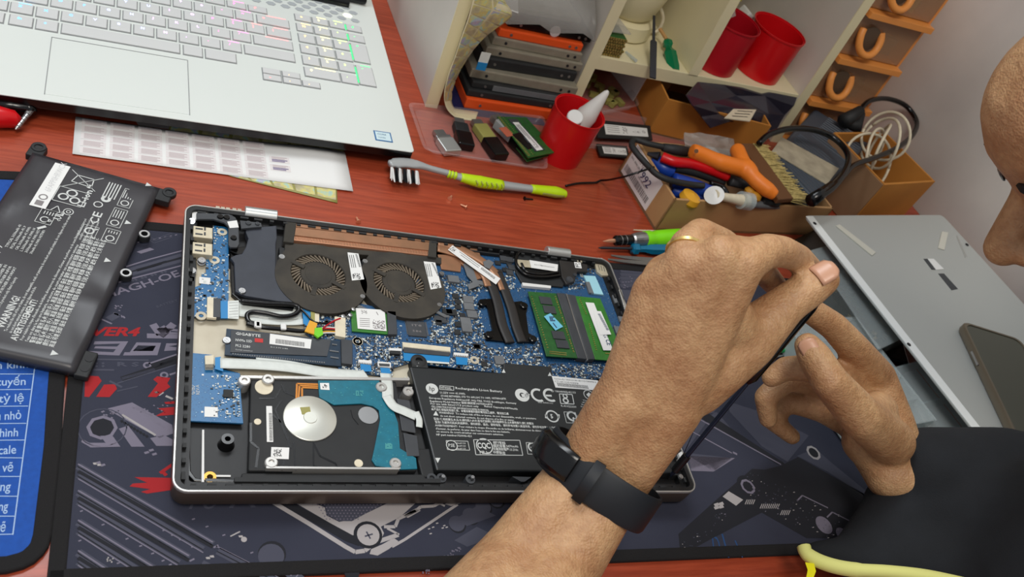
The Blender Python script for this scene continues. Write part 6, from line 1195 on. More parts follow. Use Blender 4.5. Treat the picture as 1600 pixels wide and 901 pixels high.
# pliers
def pliers(name, paths, mt, label, r=.0055, z=.05):
    r_ = root(name, at(*paths[0][0][:2],.003), label=label, cat='pliers')
    for P_ in paths: ob('grip', G().tube(spline([at(*p) for p in P_], 6), r, 12), MT[mt], r_, smooth='all')
    p = at(*paths[0][-1]); return r_
rp = pliers('red_pliers', [[(1034,245,.052),(1055,253,.054),(1080,256,.054),(1112,266,.053),(1136,276,.050)],[(1050,258,.045),(1075,264,.045),(1105,272,.043),(1130,279,.042)]], 'red', 'red-handled pliers lying left of the orange brush')
ob('jaw', G().tube([at(1030,244,.050), at(1012,240,.045)], [.005,.002], 8), MT['steeld'], rp)
bp_ = pliers('blue_pliers', [[(1052,282,.040),(1080,290,.040),(1105,300,.040),(1125,308,.036)],[(1050,296,.030),(1070,306,.030),(1100,314,.030)],[(1022,250,.040),(1035,262,.040),(1050,268,.040)]], 'blue', 'pair of blue-handled pliers at the near side of the tool box', .0082)
yk = root('yellow_tool', at(1074,314,.03), label='yellow oval tool end in the near left corner of the tool box', cat='tool'); ob('knob', G().lathe([(.0001,-.006),(.0085,-.004),(.0115,0),(.0105,.006),(.0001,.009)], at(1076,312,.038), (.1,0,1), 20), MT['yel'], yk, smooth=True)
wp = root('white_plug', at(1120,305,.045), label='white mushroom-shaped plug with ribbed stem in the tool box', cat='plug'); a_, b_ = at(1116,305,.052), at(1166,314,.048); d_ = (b_-a_)
ob('disc', G().lathe([(.0001,-.0015),(.0100,-.001),(.0104,.0005),(.0001,.0035)], a_, (d_.normalized()*-.6+Vector((-.3,-.3,.9))).normalized(), 24), MT['white'], wp, smooth=True); ob('stem', G().tube([a_, lerp(a_,b_,.2), lerp(a_,b_,.5), lerp(a_,b_,.8), b_], [.0062,.0045,.0050,.0062,.0082], 10), MT['cream'], wp, smooth=True); ob('clear_collar', G().cyl(lerp(a_,b_,.82), lerp(a_,b_,1.12), .0095), MT['frost'], wp)
mk = root('mustard_knob', at(1178,303,.05), label='mustard-coloured wing knob between the brush and the white plug', cat='knob'); g = G(); [g.lathe([(.0001,-.006),(.0055,-.004),(.0070,0),(.0055,.004),(.0001,.006)], at(u,v,.050), (.2,.1,1), 16) for u,v in ((1172,300),(1184,297),(1180,307))]; ob('knob', g, mat('mustard', (.75,.53,.14), .45), mk, smooth=True)
for (P_, r_, mt, lb) in (([(1055,262,.046),(1090,270,.046),(1130,285,.042)], .0050, 'blackm', 'black tool grip under the red pliers'), ([(1110,286,.046),(1128,292,.046),(1136,303,.044)], .0030, 'blackg', 'thin curved black tool tip in the tool box'), ([(1140,282,.044),(1165,288,.044),(1190,296,.040)], .0060, 'dgrey', 'dark grey tool handle beneath the orange brush'), ([(1170,318,.044),(1195,320,.042),(1215,321,.040)], .0045, 'mgrey', 'grey tool shaft along the near edge of the tool box'), ([(1190,314,.046),(1215,318,.046)], .0045, 'blackm', 'black marker end at the near edge of the tool box')):
    tag(ob('hand_tool', G().tube(spline([at(*p) for p in P_], 5), r_, 10), MT[mt], smooth='all'), lb, 'tool')
cbg = root('clear_bag', tp_(.12,.085,.04), label='crumpled clear bag behind the orange brush at the far edge of the tool box', cat='bag'); rr_ = random.Random(12)
rows = [[at(lerp(1070,1148,i/7)+rr_.uniform(-2,2), lerp(206,238,j/5)+i*1.4+rr_.uniform(-2,2), .050+rr_.uniform(-.003,.004)) for j in range(6)] for i in range(8)]; ob('film', G().sheet(rows, .0005), MT['bag'], cbg)
# black cable with thin brown lead over the left end
kc = root('black_lead', at(1000,240,.05), label='black cable looped over the tool box end, thin wire trailing on the desk', cat='cable')
ob('cable', G().tube(spline([at(1070,235,.056), at(1040,230,.058), at(1012,224,.056), at(992,218,.054), at(987,226,.053), at(994,238,.052), at(1008,254,.050), at(1026,272,.050), at(1048,282,.050), at(1080,288,.048), at(1100,290,.050)], 7), .0032, 10), MT['blackm'], kc, smooth='all')
ob('strain_relief', G().tube([at(1036,230,.058), at(1055,234,.058), at(1072,237,.057)], [.0042,.0058,.0055], 12), MT['blackm'], kc, smooth='all')
ob('wire', G().tube(spline([at(1022,261,.052), at(1000,268,.048), at(975,276,.036), at(950,281,.012), at(938,282,.003), at(930,285,.002), at(905,286,.002), at(884,290,.002)], 6), .0012, 6), MT['blackg'], kc, smooth='all')
# ---------------------------------------------------------------- adapter
zA = .056; TP_ = [at(1274,169,zA), at(1359,222,zA), at(1272,309,zA+.002), at(1207,240,zA)]
ad = root('power_adapter', TP_[3], label='slate ribbed power adapter with aged paper label beside the brush', cat='adapter')
g = G().loft([[p+Vector((0,0,-.026)) for p in TP_], TP_]); ob('body', g, MT['adap'], ad, bevel=.004, seg=3)
g = G()
for k in range(30):
    t = (k+.5)/30
    if .42 < t < .50: continue
    a_, b_ = TP_[0].lerp(TP_[3], t), TP_[1].lerp(TP_[2], t); lo = .16 if t < .5 else .04; d_ = (TP_[3]-TP_[0]).normalized()*.0009; x0, x1 = a_.lerp(b_, .1 if t > .5 else .26), a_.lerp(b_, .96); u_ = Vector((0,0,.0009)); g.add([x0-d_,x0+d_,x1+d_,x1-d_,x0-d_*.4+u_,x0+d_*.4+u_,x1+d_*.4+u_,x1-d_*.4+u_], [(0,1,5,4),(1,2,6,5),(2,3,7,6),(3,0,4,7),(4,5,6,7)])
ob('rib', g, MT['adap'], ad, kind='stuff')
LP_ = [at(1222,214,zA+.002), at(1311,263,zA+.002), at(1292,288,zA+.003), at(1206,236,zA+.002)]; ob('label', G().loft([[p-Vector((0,0,.001)) for p in LP_], LP_]), MT['aged'], ad, label='aged paper label')
ob('plug', G().tube([at(1338,198,.060), at(1320,188,.062)][::-1]+[at(1345,176,.074)], [.0085,.0095,.0060], 12).tube([at(1318,190,.070), at(1345,172,.084)], [.010,.0065], 10), MT['blackm'], ad, smooth='all')
ob('cord', G().tube(spline([at(1343,173,.084), at(1358,158,.090), at(1385,154,.090), at(1415,165,.085), at(1432,190,.080), at(1425,212,.080), at(1400,232,.082), at(1365,247,.082), at(1335,258,.082), at(1318,275,.080), at(1300,295,.078), at(1272,312,.072)], 7), .0034, 10), MT['blackg'], ad, smooth='all')
ob('cord', G().tube(spline([at(1186,224,.070), at(1202,210,.076), at(1235,201,.082), at(1272,203,.084), at(1302,215,.084), at(1322,235,.084), at(1325,255,.083), at(1312,280,.080), at(1285,304,.074)], 7), .0036, 10), MT['blackg'], ad, smooth='all')
ob('cord_end', G().tube([at(1300,290,.076), at(1268,313,.070)], [.0055,.0075], 10), MT['blackg'], ad, smooth='all')
# ---------------------------------------------------------------- cardboard box by the wall
K = at(1378,289,.07); BM = XF(Vector((K.x,K.y,0)), at(1463,274,.07)*Vector((1,1,0)) if False else Vector((at(1463,274,.07).x, at(1463,274,.07).y, 0)))
BM = BM @ Matrix.Rotation(-.08, 4, 'Z') @ Matrix.Translation((.006, 0, 0))
bb = openbox('cardboard_box', BM, .112, .095, .070, .003, 'cardd', 'cardin', 'open brown cardboard box by the right wall holding a white wire coil'); 
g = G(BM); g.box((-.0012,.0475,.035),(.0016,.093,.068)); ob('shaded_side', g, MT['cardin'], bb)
wcl = root('white_wire_coil', BM @ Vector((.05,.07,.03)), label='loose coil of white wire in the open brown box', cat='wire'); g = G()
for k in range(5):
    c_ = BM @ Vector((.045+.006*k, .055+.004*k, .052+.008*k)); ax = Euler((.9+.22*k, .4*math.sin(k*2), .5*k)).to_matrix(); rad_ = .038-.002*k
    P_ = [c_+ax @ Vector((rad_*math.cos(t), rad_*math.sin(t), .003*math.sin(2*t))) for t in [2*math.pi*q/36 for q in range(37)]]; ob('wire_turn', G().tube(P_, .0018, 8), MT['cream'], wcl, smooth='all')
# ---------------------------------------------------------------- clear organisers
def organiser(P4, h, z0, nx_, ny_, label, mt='frost', contents=True):
    P = [at(u,v,z0+h) for u,v in P4]; r_ = root('organiser_box', sum(P, Vector())/4, label=label, cat='organiser')
    bil = lambda s, t, z: Vector((*(P[0].lerp(P[1],s).lerp(P[3].lerp(P[2],s),t)).xy, z))
    ob('base', G().loft([[bil(s,t,z0+.0004) for s,t in ((.02,.02),(.98,.02),(.98,.98),(.02,.98))],[bil(s,t,z0+.002) for s,t in ((0,0),(1,0),(1,1),(0,1))]]), MT[mt], r_, bevel=.0005)
    g = G()
    def wall(a, b, th=.0012):
        a_, b_ = bil(*a, 0), bil(*b, 0); d_ = (b_-a_); g.box((a_+b_)/2+Vector((0,0,z0+h/2+.0012)), (d_.length, th, h-.004), math.atan2(d_.y, d_.x))
    for i in range(nx_+1): wall((i/nx_,0),(i/nx_,1))
    for j in range(ny_+1): wall((0,j/ny_),(1,j/ny_))
    ob('divider', g, MT[mt], r_, kind='stuff')
    ob('lid', G().loft([[bil(s,t,z0+h-.0008) for s,t in ((-.01,-.01),(1.01,-.01),(1.01,1.01),(-.01,1.01))],[bil(s,t,z0+h+.0008) for s,t in ((-.01,-.01),(1.01,-.01),(1.01,1.01),(-.01,1.01))]]), MT['lidc'], r_, bevel=.001)
    if contents:
        g = G(); rq = random.Random(nx_*7+ny_)
        for i in range(nx_):
            for j in range(ny_):
                for q in range(14): g.box(bil((i+rq.uniform(.2,.8))/nx_,(j+rq.uniform(.2,.8))/ny_,z0+rq.uniform(.004,h*.7)), (.005,.003,.002), rq.random()*3)
        ob('small_parts', g, MT['mgrey'] if contents is True else MT[contents], r_, kind='stuff')
    return r_
organiser([(1225,500),(1338,496),(1462,655),(1350,676)], .026, .0035, 2, 5, 'frosted parts organiser with divided cells under the right hand')
organiser([(1268,392),(1330,375),(1440,512),(1372,545)], .030, .0035, 2, 2, 'smoky clear box of brass and silver bits between the hands and the silver panel', 'frosty', 'gold')
organiser([(1398,575),(1450,560),(1590,735),(1500,760)], .020, .0035, 1, 3, 'clear empty organiser box sticking out under the edge of the silver panel', 'frost', False)
tag(ob('dark_filler', G().prism([Vector((p.x,p.y)) for p in (at(1240,375,.01), at(1290,350,.01), at(1400,500,.01), at(1420,570,.01), at(1385,560,.01))], .0036, .012), MT['blackg'], bevel=.002), 'flat black pouch for the dark background under the silver panel', 'filler')  # black slab standing in for the dark background under the panel
# ---------------------------------------------------------------- silver bottom cover and phone
PA = at(1257,336,.045); PB = at(1572,737,.047); PC = at(1500,357,.052)
e1 = (PB-PA).normalized(); up_ = e1.cross((PC-PA)).normalized(); PM = XF(PA, PB, up_)
sg = 1 if (PM.inverted() @ PC).y > 0 else -1
pn = root('laptop_cover', PA, label='detached silver laptop bottom cover leaning over the organiser boxes at right', cat='cover', M=PM.copy())
P_ = rrect(0, 0 if sg > 0 else -.246, .366, .246 if sg > 0 else 0, .007)
g = G(PM); g.loft([[Vector((x,y,-.0022)) for x,y in P_],[Vector((x,y,-.0004)) for x,y in P_],[Vector((x+(.002 if x<.18 else -.002),y+(.0 if y*sg<.12 else -sg*.002)+(sg*.002 if y*sg<.12 else 0),.0)) for x,y in P_]]); ob('cover_plate', g, MT['panel'], pn, bevel=.0004)
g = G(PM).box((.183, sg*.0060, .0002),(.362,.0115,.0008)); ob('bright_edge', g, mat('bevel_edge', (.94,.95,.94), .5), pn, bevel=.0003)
def onpanel(u, v, h=0.0):
    n_ = PM.to_3x3() @ Vector((0,0,1)); d = ray(u, v); k = n_.dot(PA+n_*h-CAMP)/n_.dot(d); return PM.inverted() @ (CAMP+d*k)
def slab(name, P4, h, mt, lb=None, par=None): L_ = [onpanel(u,v,h) for u,v in P4]; return ob(name, G(PM).prism([(p.x,p.y) for p in L_], .0, h), MT[mt], par or pn, lb, bevel=min(.0006,h*.3))
slab('rubber_foot', [(1306,352),(1312,350),(1369,394),(1363,399)], .0012, 'feet'); slab('rubber_foot', [(1472,361),(1482,363),(1476,390),(1466,387)], .0012, 'feet')
slab('vent', [(1443,404),(1449,404),(1462,421),(1456,421)], .0004, 'dgrey'); slab('vent_label', [(1450,404),(1459,404),(1475,420),(1463,421)], .0005, 'paper'); slab('vent', [(1466,427),(1475,427),(1497,451),(1487,453)], .0004, 'dgrey')
for u, v in ((1273,349),(1420,538),(1511,382)): p = onpanel(u,v,.0006); ob('screw_hole', G(PM).cyl((p.x,p.y,.0006),(p.x,p.y,.0010),.0022,n=16), MT['ink'], pn)
slab('recess', [(1494,368),(1496,368),(1511,400),(1508,402)], .0004, 'silver')
ph = root('smartphone', PM @ onpanel(1550,560), label='dark-screened phone in a clear-edged case lying on the silver cover', cat='phone')
a_, b_, c_ = onpanel(1503,505,.009), onpanel(1592,692,.009), onpanel(1590,520,.009); HM = PM @ XF(Vector((a_.x,a_.y,0)), Vector((b_.x,b_.y,0))); hs_ = 1 if (HM.inverted() @ (PM @ c_)).y > 0 else -1
P_ = rrect(-.004, 0 if hs_>0 else -.078, .158, .078 if hs_>0 else 0, .010)
ins = lambda P, k: [(x+(k if x < .077 else -k), y+(k if y < hs_*.039 else -k)) for x, y in P]
g = G(HM).loft([[Vector((x,y,.0008)) for x,y in ins(P_,.001)],[Vector((x,y,.003)) for x,y in P_],[Vector((x,y,.0085)) for x,y in P_],[Vector((x,y,.0098)) for x,y in ins(P_,.001)],[Vector((x,y,.0098)) for x,y in ins(P_,.003)],[Vector((x,y,.0080)) for x,y in ins(P_,.0032)]]); ob('case', g, MT['phoneb'], ph, smooth=True)
g = G(HM).loft([[Vector((x,y,.007)) for x,y in ins(P_,.0033)],[Vector((x,y,.0090)) for x,y in ins(P_,.0033)]]); ob('screen', g, MT['phone'], ph, bevel=.0003)
ob('side_button', G(HM).box((.045,-.0006*hs_,.0055),(.018,.0014,.0022)), MT['steel'], ph, bevel=.0004)
# ---------------------------------------------------------------- drivers and tweezers
bd = root('bit_driver', at(1010,375,0), label='bright green bit driver with black and silver collar pointing left behind the hand', cat='screwdriver')
a_, b_ = at(942,377,.011), at(1120,367,.011); ax = (b_-a_); L = ax.length; u_ = ax.normalized()
P3 = lambda k: a_+u_*k
ob('bit', G().lathe([(.0003,0),(.0012,.004),(.0022,.008),(.0022,.018)], P3(0), u_, 8), MT['copperb'], bd, smooth=True)
ob('black_collar', G().lathe([(.0030,.014),(.0052,.016),(.0052,.021),(.0046,.0215),(.0052,.022),(.0052,.026),(.0046,.0265),(.0052,.027),(.0052,.036),(.0036,.038)], P3(0), u_, 24), MT['blackg'], bd, smooth=True)
ob('silver_ring', G().lathe([(.0053,.0205),(.0054,.0215)], P3(0), u_, 24).lathe([(.0053,.0265),(.0054,.0275)], P3(0), u_, 24).lathe([(.0048,.036),(.0062,.038),(.0074,.046),(.0074,.053),(.0060,.055)], P3(0), u_, 24), MT['steel'], bd, kind='stuff')
ob('handle', G().lathe([(.0055,.052),(.0080,.053),(.0084,.060),(.0070,.064),(.0082,.068),(.0088,.085),(.0088,.115),(.0075,.130),(.0001,.132)], P3(0), u_, 28), MT['limeg'], bd, smooth=True)
bs = root('blue_screwdriver', at(1000,392,0), label='slim blue translucent screwdriver lying below the green bit driver', cat='screwdriver')
a_, b_ = at(935,387,.008), at(1075,390,.008); u_ = (b_-a_).normalized()
ob('shaft', G().lathe([(.0004,0),(.0014,.004),(.0014,.045)], a_, u_, 10), MT['steeld'], bs, smooth=True)
g = G(); fluted(g, a_+u_*.040, a_+u_*.105, [(.0035,0),(.0058,.02),(.0058,.10),(.0036,.14),(.0036,.24),(.0056,.36),(.0062,.9),(.0050,1.0)]); ob('handle', g, MT['cyan'], bs)
tw = root('tweezers', at(1000,405,0), label='grey metal tweezers lying lowest of the tools behind the hand', cat='tweezers')
for (p0, p1, p2) in (((955,399),(985,403),(1070,410)),((950,405),(985,409),(1070,416))):
    P_ = [at(*p0,.005), at(*p1,.006), at(*p2,.007)]; rows = [[p+Vector((-.1,1,0)).normalized()*k for k in (-w_, w_)] for p, w_ in zip(spline(P_,4), [.0008,.001,.0013,.0018,.0022,.0026,.003,.003,.003])]; ob('arm', G().sheet(rows, .0010), MT['steel'], tw)
tw2 = root('thin_probe', at(980,362,0), label='thin pale pointed strip lying above the green bit driver', cat='probe'); P_ = [at(990,359,.004), at(1030,362,.004), at(1080,368,.004)]; ob('blade', G().tube(P_, [.0005,.0016,.0020], 6), MT['cream'], tw2)
gt = root('green_tool', at(1205,545,0), label='green tool end lying on the pad between the two hands', cat='tool'); ob('grip', G().tube([at(1190,540,.010), at(1228,548,.009)], [.0065,.0020], 12), mat('emerald', (.10,.62,.33), .35), gt, smooth=True)
for k, (p0, p1) in enumerate((((1160,560),(1235,548)),((1170,566),(1238,552)))): tag(ob('silver_rod', G().cyl(at(*p0,.006), at(*p1,.006), .0012, n=8), MT['steel']), ('upper' if k == 0 else 'lower')+' of two thin silver rods on the pad between the hands', 'rod')
# driver being used
sd = root('precision_driver', at(1047,744,.0245), label='thin black screwdriver standing in the lower right corner of the opened laptop', cat='screwdriver')
T0 = at(1047,744,.0250); T1 = atd(1292,446,.565); u_ = (T1-T0).normalized(); L = (T1-T0).length
ob('shaft', G().lathe([(.0004,0),(.0016,.003),(.0018,.008),(.0018,L*.55)], T0, u_, 14), mat('blued_steel', (.16,.18,.25), .3, .6), sd, smooth=True)
ob('tip_magnet', G().cyl(T0+u_*.006, T0+u_*.022, .0032), MT['blackg'], sd, bevel=.0004); ob('handle', G().lathe([(.0020,L*.52),(.0045,L*.55),(.0048,L*.9),(.0040,L*.93),(.0050,L*.95),(.0050,L),(.0001,L+.001)], T0, u_, 20), MT['blackg'], sd, smooth=True)
# ---------------------------------------------------------------- the person
person = root('person', (.62,-.20,0), label='person in dark jacket with pale yellow trim leaning in, both hands at the driver', cat='person')
CAP = []    # tapered capsules (a, b, ra, rb)
def cap(a, b, ra, rb): CAP.append((Vector(a), Vector(b), ra, rb))
def chain(P, R):
    for i in range(len(P)-1): cap(P[i], P[i+1], R[i], R[i+1])
def capmesh(g, a, b, ra, rb, n=16):
    ax = (b-a); L = ax.length; u = ax.normalized() if L > 1e-6 else Vector((0,0,1)); q = Vector((0,0,1)).rotation_difference(u).to_matrix(); rings = []
    for k in range(1, 6): t = math.pi/2*(1-k/5.0); rings.append((ra*math.cos(t), -ra*math.sin(t)))
    for k in range(0, 5): t = math.pi/2*k/5.0; rings.append((rb*math.cos(t), L+rb*math.sin(t)))
    R = [[a+q@Vector((r*math.cos(2*math.pi*j/n), r*math.sin(2*math.pi*j/n), z)) for j in range(n)] for r, z in rings]
    g.loft(R)
# left hand (banded wrist) --------------------------------------------------
Wr = atd(1013,628,.507); Bd = atd(936,745,.530); Fa = atd(842,880,.512); El = Vector((.085,-.175,.055))
ELs = Vector((.42,-.30,.26))
side = (atd(1110,650,.507)-atd(925,620,.507)).normalized()
# forearm: two bones side by side make it oval
for s_, k in ((-1,.0125),(1,.0125)):
    chain([El+side*s_*.014, Fa+side*s_*.0125, Bd+side*s_*.0115, Wr+side*s_*.0140], [.036,.0245,.0200,.0190])
cap(El, lerp(El,ELs,.4), .040, .043); cap(lerp(El,ELs,.4), ELs, .043, .055)
MCP = [atd(1160,412,.470), atd(1124,400,.466), atd(1070,412,.472), atd(1018,452,.486)]   # index, middle, ring, little
MR = [.0112,.0112,.0108,.0098]
WB = [Wr+side*k for k in (.013,.005,-.006,-.014)]
for i in range(4): chain([WB[i], lerp(WB[i],MCP[i],.5), MCP[i]], [.0180,.0158-.0006*i,MR[i]+.0012])
for i in range(3): cap(lerp(WB[i],MCP[i],.55), lerp(WB[i+1],MCP[i+1],.85), .0140, .0122); cap(lerp(WB[i],MCP[i],.97), lerp(WB[i+1],MCP[i+1],.97), .0118, .0116)
cap(lerp(WB[0],MCP[0],.5), lerp(WB[2],MCP[2],.5), .0150, .0140)
# palm fullness behind
nb = (CAMP-MCP[1]).normalized()
cap(lerp(Wr,MCP[0],.5)-nb*.010, lerp(Wr,MCP[3],.6)-nb*.010, .015, .013)
# index: knuckle, over the top and down to the thumb tip
chain([MCP[0], atd(1196,392,.482), atd(1222,393,.497), atd(1248,403,.530), atd(1268,419,.560)], [.0125,.0104,.0096,.0088,.0074])
# middle finger curls below the index
chain([MCP[1], atd(1150,393,.480), atd(1172,405,.505), atd(1198,430,.540), atd(1222,458,.566)], [.0122,.0098,.0092,.0082,.0072])
# ring finger raised in front, bent to the right
chain([MCP[2], atd(1072,384,.480), atd(1094,365,.492), atd(1132,378,.522), atd(1165,405,.550)], [.0118,.0100,.0096,.0084,.0072])
chain([MCP[3], atd(1030,420,.505), atd(1058,405,.525), atd(1095,420,.552), atd(1120,440,.570)], [.0098,.0080,.0076,.0068,.0058])
# thumb
TH_ = [atd(1084,600,.515), atd(1166,532,.515), atd(1230,474,.520), atd(1266,450,.522), atd(1287,437,.522)]
chain(TH_, [.0200,.0185,.0125,.0118,.0100]); cap(atd(1130,495,.500), atd(1160,526,.514), .0170, .0160); cap(atd(1050,620,.512), atd(1125,565,.512), .0195, .0195)
cap(lerp(WB[0],MCP[0],.62), TH_[1], .0110, .0105)
# extensor tendons and the bone at the wrist
for i in range(4):
    a_, b_ = lerp(WB[i],MCP[i],.25), lerp(WB[i],MCP[i],.93); off = nb*(.0145-.0005*i); cap(a_+nb*.0128, b_+nb*.0095, .0030, .0034)
cap(atd(950,640,.507), atd(962,622,.507), .0105, .0105)
LEFT = len(CAP)
# right hand -------------------------------------------------------------------
RW = at(1402,735,.060); RE = Vector((.775,-.055,.105)); RS = Vector((.70,.0,.24))
sr = (at(1450,700,.06)-at(1335,775,.06)).normalized()
for s_ in (-1,1): chain([RE+sr*s_*.012, RW+sr*s_*.012], [.036,.0195])
cap(RE, RS, .044, .055)
RM = [at(1372,588,.105), at(1352,612,.085), at(1345,640,.070), at(1338,668,.058)]
RB = [RW+sr*k for k in (.012,.004,-.005,-.013)]
for i in range(4): chain([RB[i], lerp(RB[i],RM[i],.5), RM[i]], [.0185,.0175,.0140])
for i in range(3): cap(lerp(RB[i],RM[i],.5), RM[i+1], .0160, .0130)
def dist(a, b): return (a-b).length
chain([RM[0], at(1335,545,.130), at(1303,510,.145), at(1262,482,.155), at(1236,474,.160)], [.0140,.0122,.0108,.0096,.0080])
chain([RM[1], at(1310,588,.110), at(1265,575,.115), at(1228,575,.105), at(1205,590,.095)], [.0135,.0115,.0106,.0094,.0078])
chain([RM[2], at(1290,600,.085), at(1232,590,.085), at(1196,620,.070), at(1200,655,.055)], [.0130,.0115,.0102,.0090,.0074])
chain([RM[3], at(1285,640,.065), at(1230,625,.060), at(1205,655,.048), at(1238,682,.040)], [.0120,.0105,.0096,.0084,.0070])
RT = [at(1392,690,.085), at(1345,650,.115), at(1296,595,.135), at(1272,556,.140), at(1262,540,.142)]
chain(RT, [.0185,.0160,.0130,.0120,.0098]); cap(at(1372,640,.100), at(1350,650,.110), .015, .014)
cap(at(1350,690,.068), at(1385,728,.062), .0175, .0170)
# head, neck and trunk ---------------------------------------------------------
HC = CAMP + RC @ Vector((.387,.080,-.50))
# face looks left and down towards the work
fw = (Vector((.30,.08,.03))-HC); fw = Vector((fw.x, fw.y, -.30)).normalized(); upv = Vector((.10,.06,1)); rt = fw.cross(upv).normalized(); upv = rt.cross(fw).normalized()
hp = lambda f, r, u: HC+fw*f+rt*r+upv*u
cap(hp(-.020,0,.030), hp(.010,0,.032), .080, .076); cap(hp(.030,0,.045), hp(.034,0,.050), .060, .058); cap(hp(.025,0,-.020), hp(.045,0,-.045), .062, .046); cap(hp(.058,-.012,-.075), hp(.058,.012,-.075), .022, .022)
cap(hp(.078,0,.012), hp(.100,0,-.022), .009, .0125); cap(hp(.092,-.012,-.024), hp(.092,.012,-.024), .008, .008); cap(hp(.074,-.016,-.050), hp(.074,.016,-.050), .010, .010); cap(hp(.076,-.014,-.060), hp(.076,.014,-.060), .009, .009)
cap(hp(.070,-.040,.026), hp(.078,-.012,.030), .010, .010); cap(hp(.070,.040,.026), hp(.078,.012,.030), .010, .010)
for s_ in (-1,1): cap(hp(-.008,s_*.078,.012), hp(-.006,s_*.080,-.020), .014, .010); cap(hp(.050,s_*.040,-.012), hp(.050,s_*.040,-.016), .022, .020)
NK = HC + RC @ Vector((.12,-.02,.04)); cap(hp(-.025,0,-.040), NK, .058, .062)
TC = Vector((.78,-.30,.12)); CH = HC + RC @ Vector((.27,-.10,.04)); cap(NK, CH, .075, .12); cap(CH+Vector((-.10,-.13,0)), CH+Vector((.04,.14,0)), .085, .085); cap(CH, Vector((.76,-.47,.15)), .125, .13); cap(Vector((.76,-.47,.15)), Vector((.74,-.53,-.15)), .13, .14); cap(ELs, CH+Vector((-.10,-.13,0)), .058, .070); cap(RS, CH+Vector((.04,.14,0)), .058, .07)
def remeshed(name, caps, vox, it, mt, par):
    g = G(); [capmesh(g, *c) for c in caps]; o = ob(name, g, mt, par)
    m = o.modifiers.new('r', 'REMESH'); m.mode = 'VOXEL'; m.voxel_size = vox; m.use_smooth_shade = True
    m = o.modifiers.new('s', 'SMOOTH'); m.iterations = it; m.factor = .55; return o
body = remeshed('body', CAP, .0019, 16, MT['skin'], person)
# finger and thumb nails
def nail(tip, back, n_, w_, l_, name='nail'):
    d_ = (tip-back).normalized(); n_ = (n_-d_*n_.dot(d_)).normalized(); s_ = d_.cross(n_); rows = []
    for i in range(6):
        t = i/5; ww = w_*(1 if t < .7 else math.sqrt(max(0.05,1-((t-.7)/.36)**2))); rows.append([tip-d_*l_*(1-t)+d_*.002+s_*ww*math.sin(q)+n_*(-.0030+.0030*math.cos(q)*1.0) for q in [-1.2+2.4*j/6 for j in range(7)]])
    ob(name, G().sheet(rows, .0006), MT['nail'], person, smooth='all')
nt_ = (CAMP-TH_[4]).normalized(); sv = (atd(1300,400,.53)-atd(1280,460,.53)).normalized()
tn = (nt_*.80+sv*.60).normalized(); nail(TH_[4]+tn*.0106+(TH_[4]-TH_[3]).normalized()*.0035, TH_[3]+tn*.0118, tn, .0080, .0135, 'thumbnail')
nr = (CAMP-RT[4]).normalized(); nail(RT[4]+nr*.0092+(RT[4]-RT[3]).normalized()*.003, RT[3]+nr*.0105, nr, .0068, .011, 'thumbnail')
# ring on the ring finger
ra_, rb_2 = MCP[2], atd(1072,384,.480); c_ = lerp(ra_, rb_2, .72); d_ = (rb_2-ra_).normalized(); q = Vector((0,0,1)).rotation_difference(d_).to_matrix()
tag(ob('finger_ring', G().lathe([(.0100,-.0010),(.0113,-.0010),(.0113,.0010),(.0100,.0010),(.0100,-.0010)], c_, d_, 36), MT['ring'], None, smooth=True), 'thin gold ring on the raised finger of the front hand', 'ring')
# hair
def blob(name, caps, vox, it, mt): return remeshed(name, caps, vox, it, mt, person)
HR = [(hp(-.026,0,.044), hp(-.002,0,.062), .083, .068), (hp(-.045,0,.010), hp(-.050,0,.040), .075, .076)]; blob('hair', HR, .006, 3, MT['hair'])
for s_ in (-1,1):
    e_ = hp(.0795,s_*.030,.010); ob('eye', G().lathe([(.0001,-.010),(.0088,-.006),(.0108,0),(.0085,.006),(.0001,.0105)], e_-fw*.006, fw, 18), MT['white'], person, smooth=True); ob('iris', G().lathe([(.0001,.0108),(.0045,.0102),(.0050,.0092)], e_-fw*.006, fw, 16), MT['blackg'], person); ob('eyebrow', G().tube([hp(.083,s_*.014,.034), hp(.084,s_*.028,.038), hp(.076,s_*.044,.033)], [.003,.0035,.002], 6), MT['hair'], person)
ob('lips', G().tube([hp(.080,-.022,-.055), hp(.086,-.008,-.0535), hp(.086,.008,-.0535), hp(.080,.022,-.055)], [.002,.005,.005,.002], 8), mat('lip', (.62,.36,.32), .45), person, smooth='all')
# jacket: right sleeve to the wrist, trunk, left shoulder and upper arm
J = [(RE, lerp(RE,RW,.62), .056, .043), (lerp(RE,RW,.62), lerp(RE,RW,.90), .046, .038), (RE, RS, .060, .070), (RS, CH+Vector((.04,.14,0)), .072, .088), (CH+Vector((-.10,-.13,.0)), CH+Vector((.04,.14,.0)), .100, .100), (lerp(NK,CH,.35), CH, .085, .135), (CH, Vector((.76,-.47,.15)), .14, .145), (Vector((.76,-.47,.15)), Vector((.74,-.53,-.15)), .145, .155), (ELs, CH+Vector((-.10,-.13,0)), .072, .090)]
# the hanging front of the jacket between the right sleeve and the near edge
FR = [at(1300,872,.030), at(1345,820,.040), at(1420,790,.055), at(1500,840,.060), at(1440,880,.045)]
J += [(at(1330,868,.030), at(1420,800,.040), .016, .034), (at(1420,800,.040), at(1560,820,.070), .036, .055), (at(1340,872,.030), at(1480,880,.045), .018, .034), (at(1480,880,.045), at(1620,900,.08), .034, .060), (at(1620,900,.08), CH, .060, .11), (at(1275,862,.024), at(1340,872,.030), .009, .018), (at(1560,820,.07), at(1680,860,.10), .055, .08)]
jk = blob('jacket', J, .0045, 9, MT['cloth'])
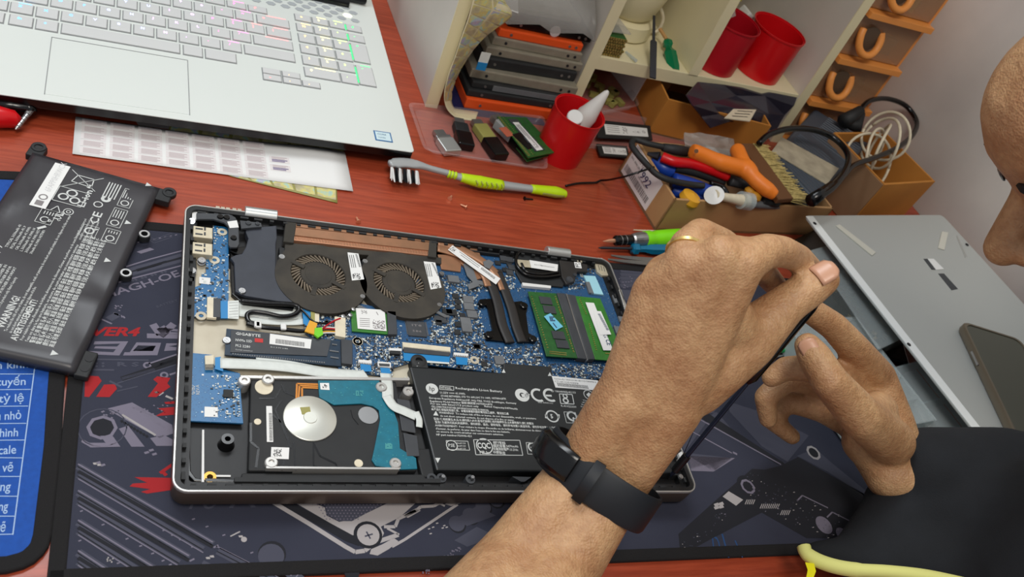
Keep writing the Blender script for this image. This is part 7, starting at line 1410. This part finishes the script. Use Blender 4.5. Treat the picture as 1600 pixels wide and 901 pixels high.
# trim along the lower hem
P_ = spline([at(1256,853,.034), at(1262,866,.034), at(1290,880,.038), at(1330,889,.046), at(1390,893,.060), at(1450,900,.072), at(1520,915,.085)], 6); rows = []
ob('yellow_trim', G().tube(P_, [.0050]*6+[.0054]*14+[.0048]*17, 10), MT['trim'], person, 'pale yellow hem trim', smooth='all')
ob('yellow_tag', G().loft([[at(u,v,.034) for u,v in ((1258,878),(1272,880),(1275,892),(1270,905),(1259,905),(1262,890))],[at(u,v,.0375) for u,v in ((1258,878),(1272,880),(1275,892),(1270,905),(1259,905),(1262,890))]]), MT['yl'], person, 'bright yellow tag below the trim')
# fitness band on the left wrist
fb = root('fitness_band', Bd, label='black rubber fitness band around the near forearm', cat='wristband')
ax = (Wr-Fa).normalized(); vv = (CAMP-Bd); vv = (vv-ax*vv.dot(ax)).normalized(); ss_ = ax.cross(vv).normalized()
if ss_.dot(side) < 0: ss_ = -ss_
N_ = 48; cB = Bd+(Wr-Bd).normalized()*-.001
def loop(a_off, r1, r2, tilt=0.0): return [cB+ax*(a_off+tilt*math.cos(t))+ss_*r1*math.cos(t)+vv*r2*math.sin(t) for t in [2*math.pi*k/N_ for k in range(N_)]]
g = G(); sect = [(-.0122,.0000),(-.0122,.0016),(-.0100,.0026),(.0100,.0026),(.0122,.0016),(.0122,.0000),(-.0122,.0000)]
g.loft([loop(a_, .0372+h, .0268+h) for a_, h in sect], False); ob('strap', g, MT['band'], fb, smooth=True)
g = G(); seg_ = []
for k in range(9):
    t = math.pi*(.62+.40*k/8); c_ = cB+ss_*(.0398)*math.cos(t)+vv*(.0292)*math.sin(t); o_ = (ss_*math.cos(t)*.7+vv*math.sin(t)).normalized(); w_ = .0088+.0008*math.sin(math.pi*k/8); h_ = .0030+.0050*math.sin(math.pi*k/8)
    seg_.append([c_-ax*w_-o_*.002, c_-ax*w_+o_*h_*.6, c_-ax*w_*.7+o_*h_, c_+ax*w_*.7+o_*h_, c_+ax*w_+o_*h_*.6, c_+ax*w_-o_*.002])
g.loft(seg_); ob('tracker_body', g, MT['blackg'], fb, bevel=.0004, smooth='all')
g = G(); 
for a0 in (.38,.40): pass
t = math.pi*.56; g.loft([[cB+ax*a_+ss_*(.0372+h)*math.cos(q)+vv*(.0268+h)*math.sin(q) for q in [math.pi*(.50+.05*j/3) for j in range(4)]] for a_, h in ((-.0135,0),(-.0135,.0052),(.0135,.0052),(.0135,0),(-.0135,0))], False, False); ob('keeper_loop', g, MT['band'], fb, smooth='all')
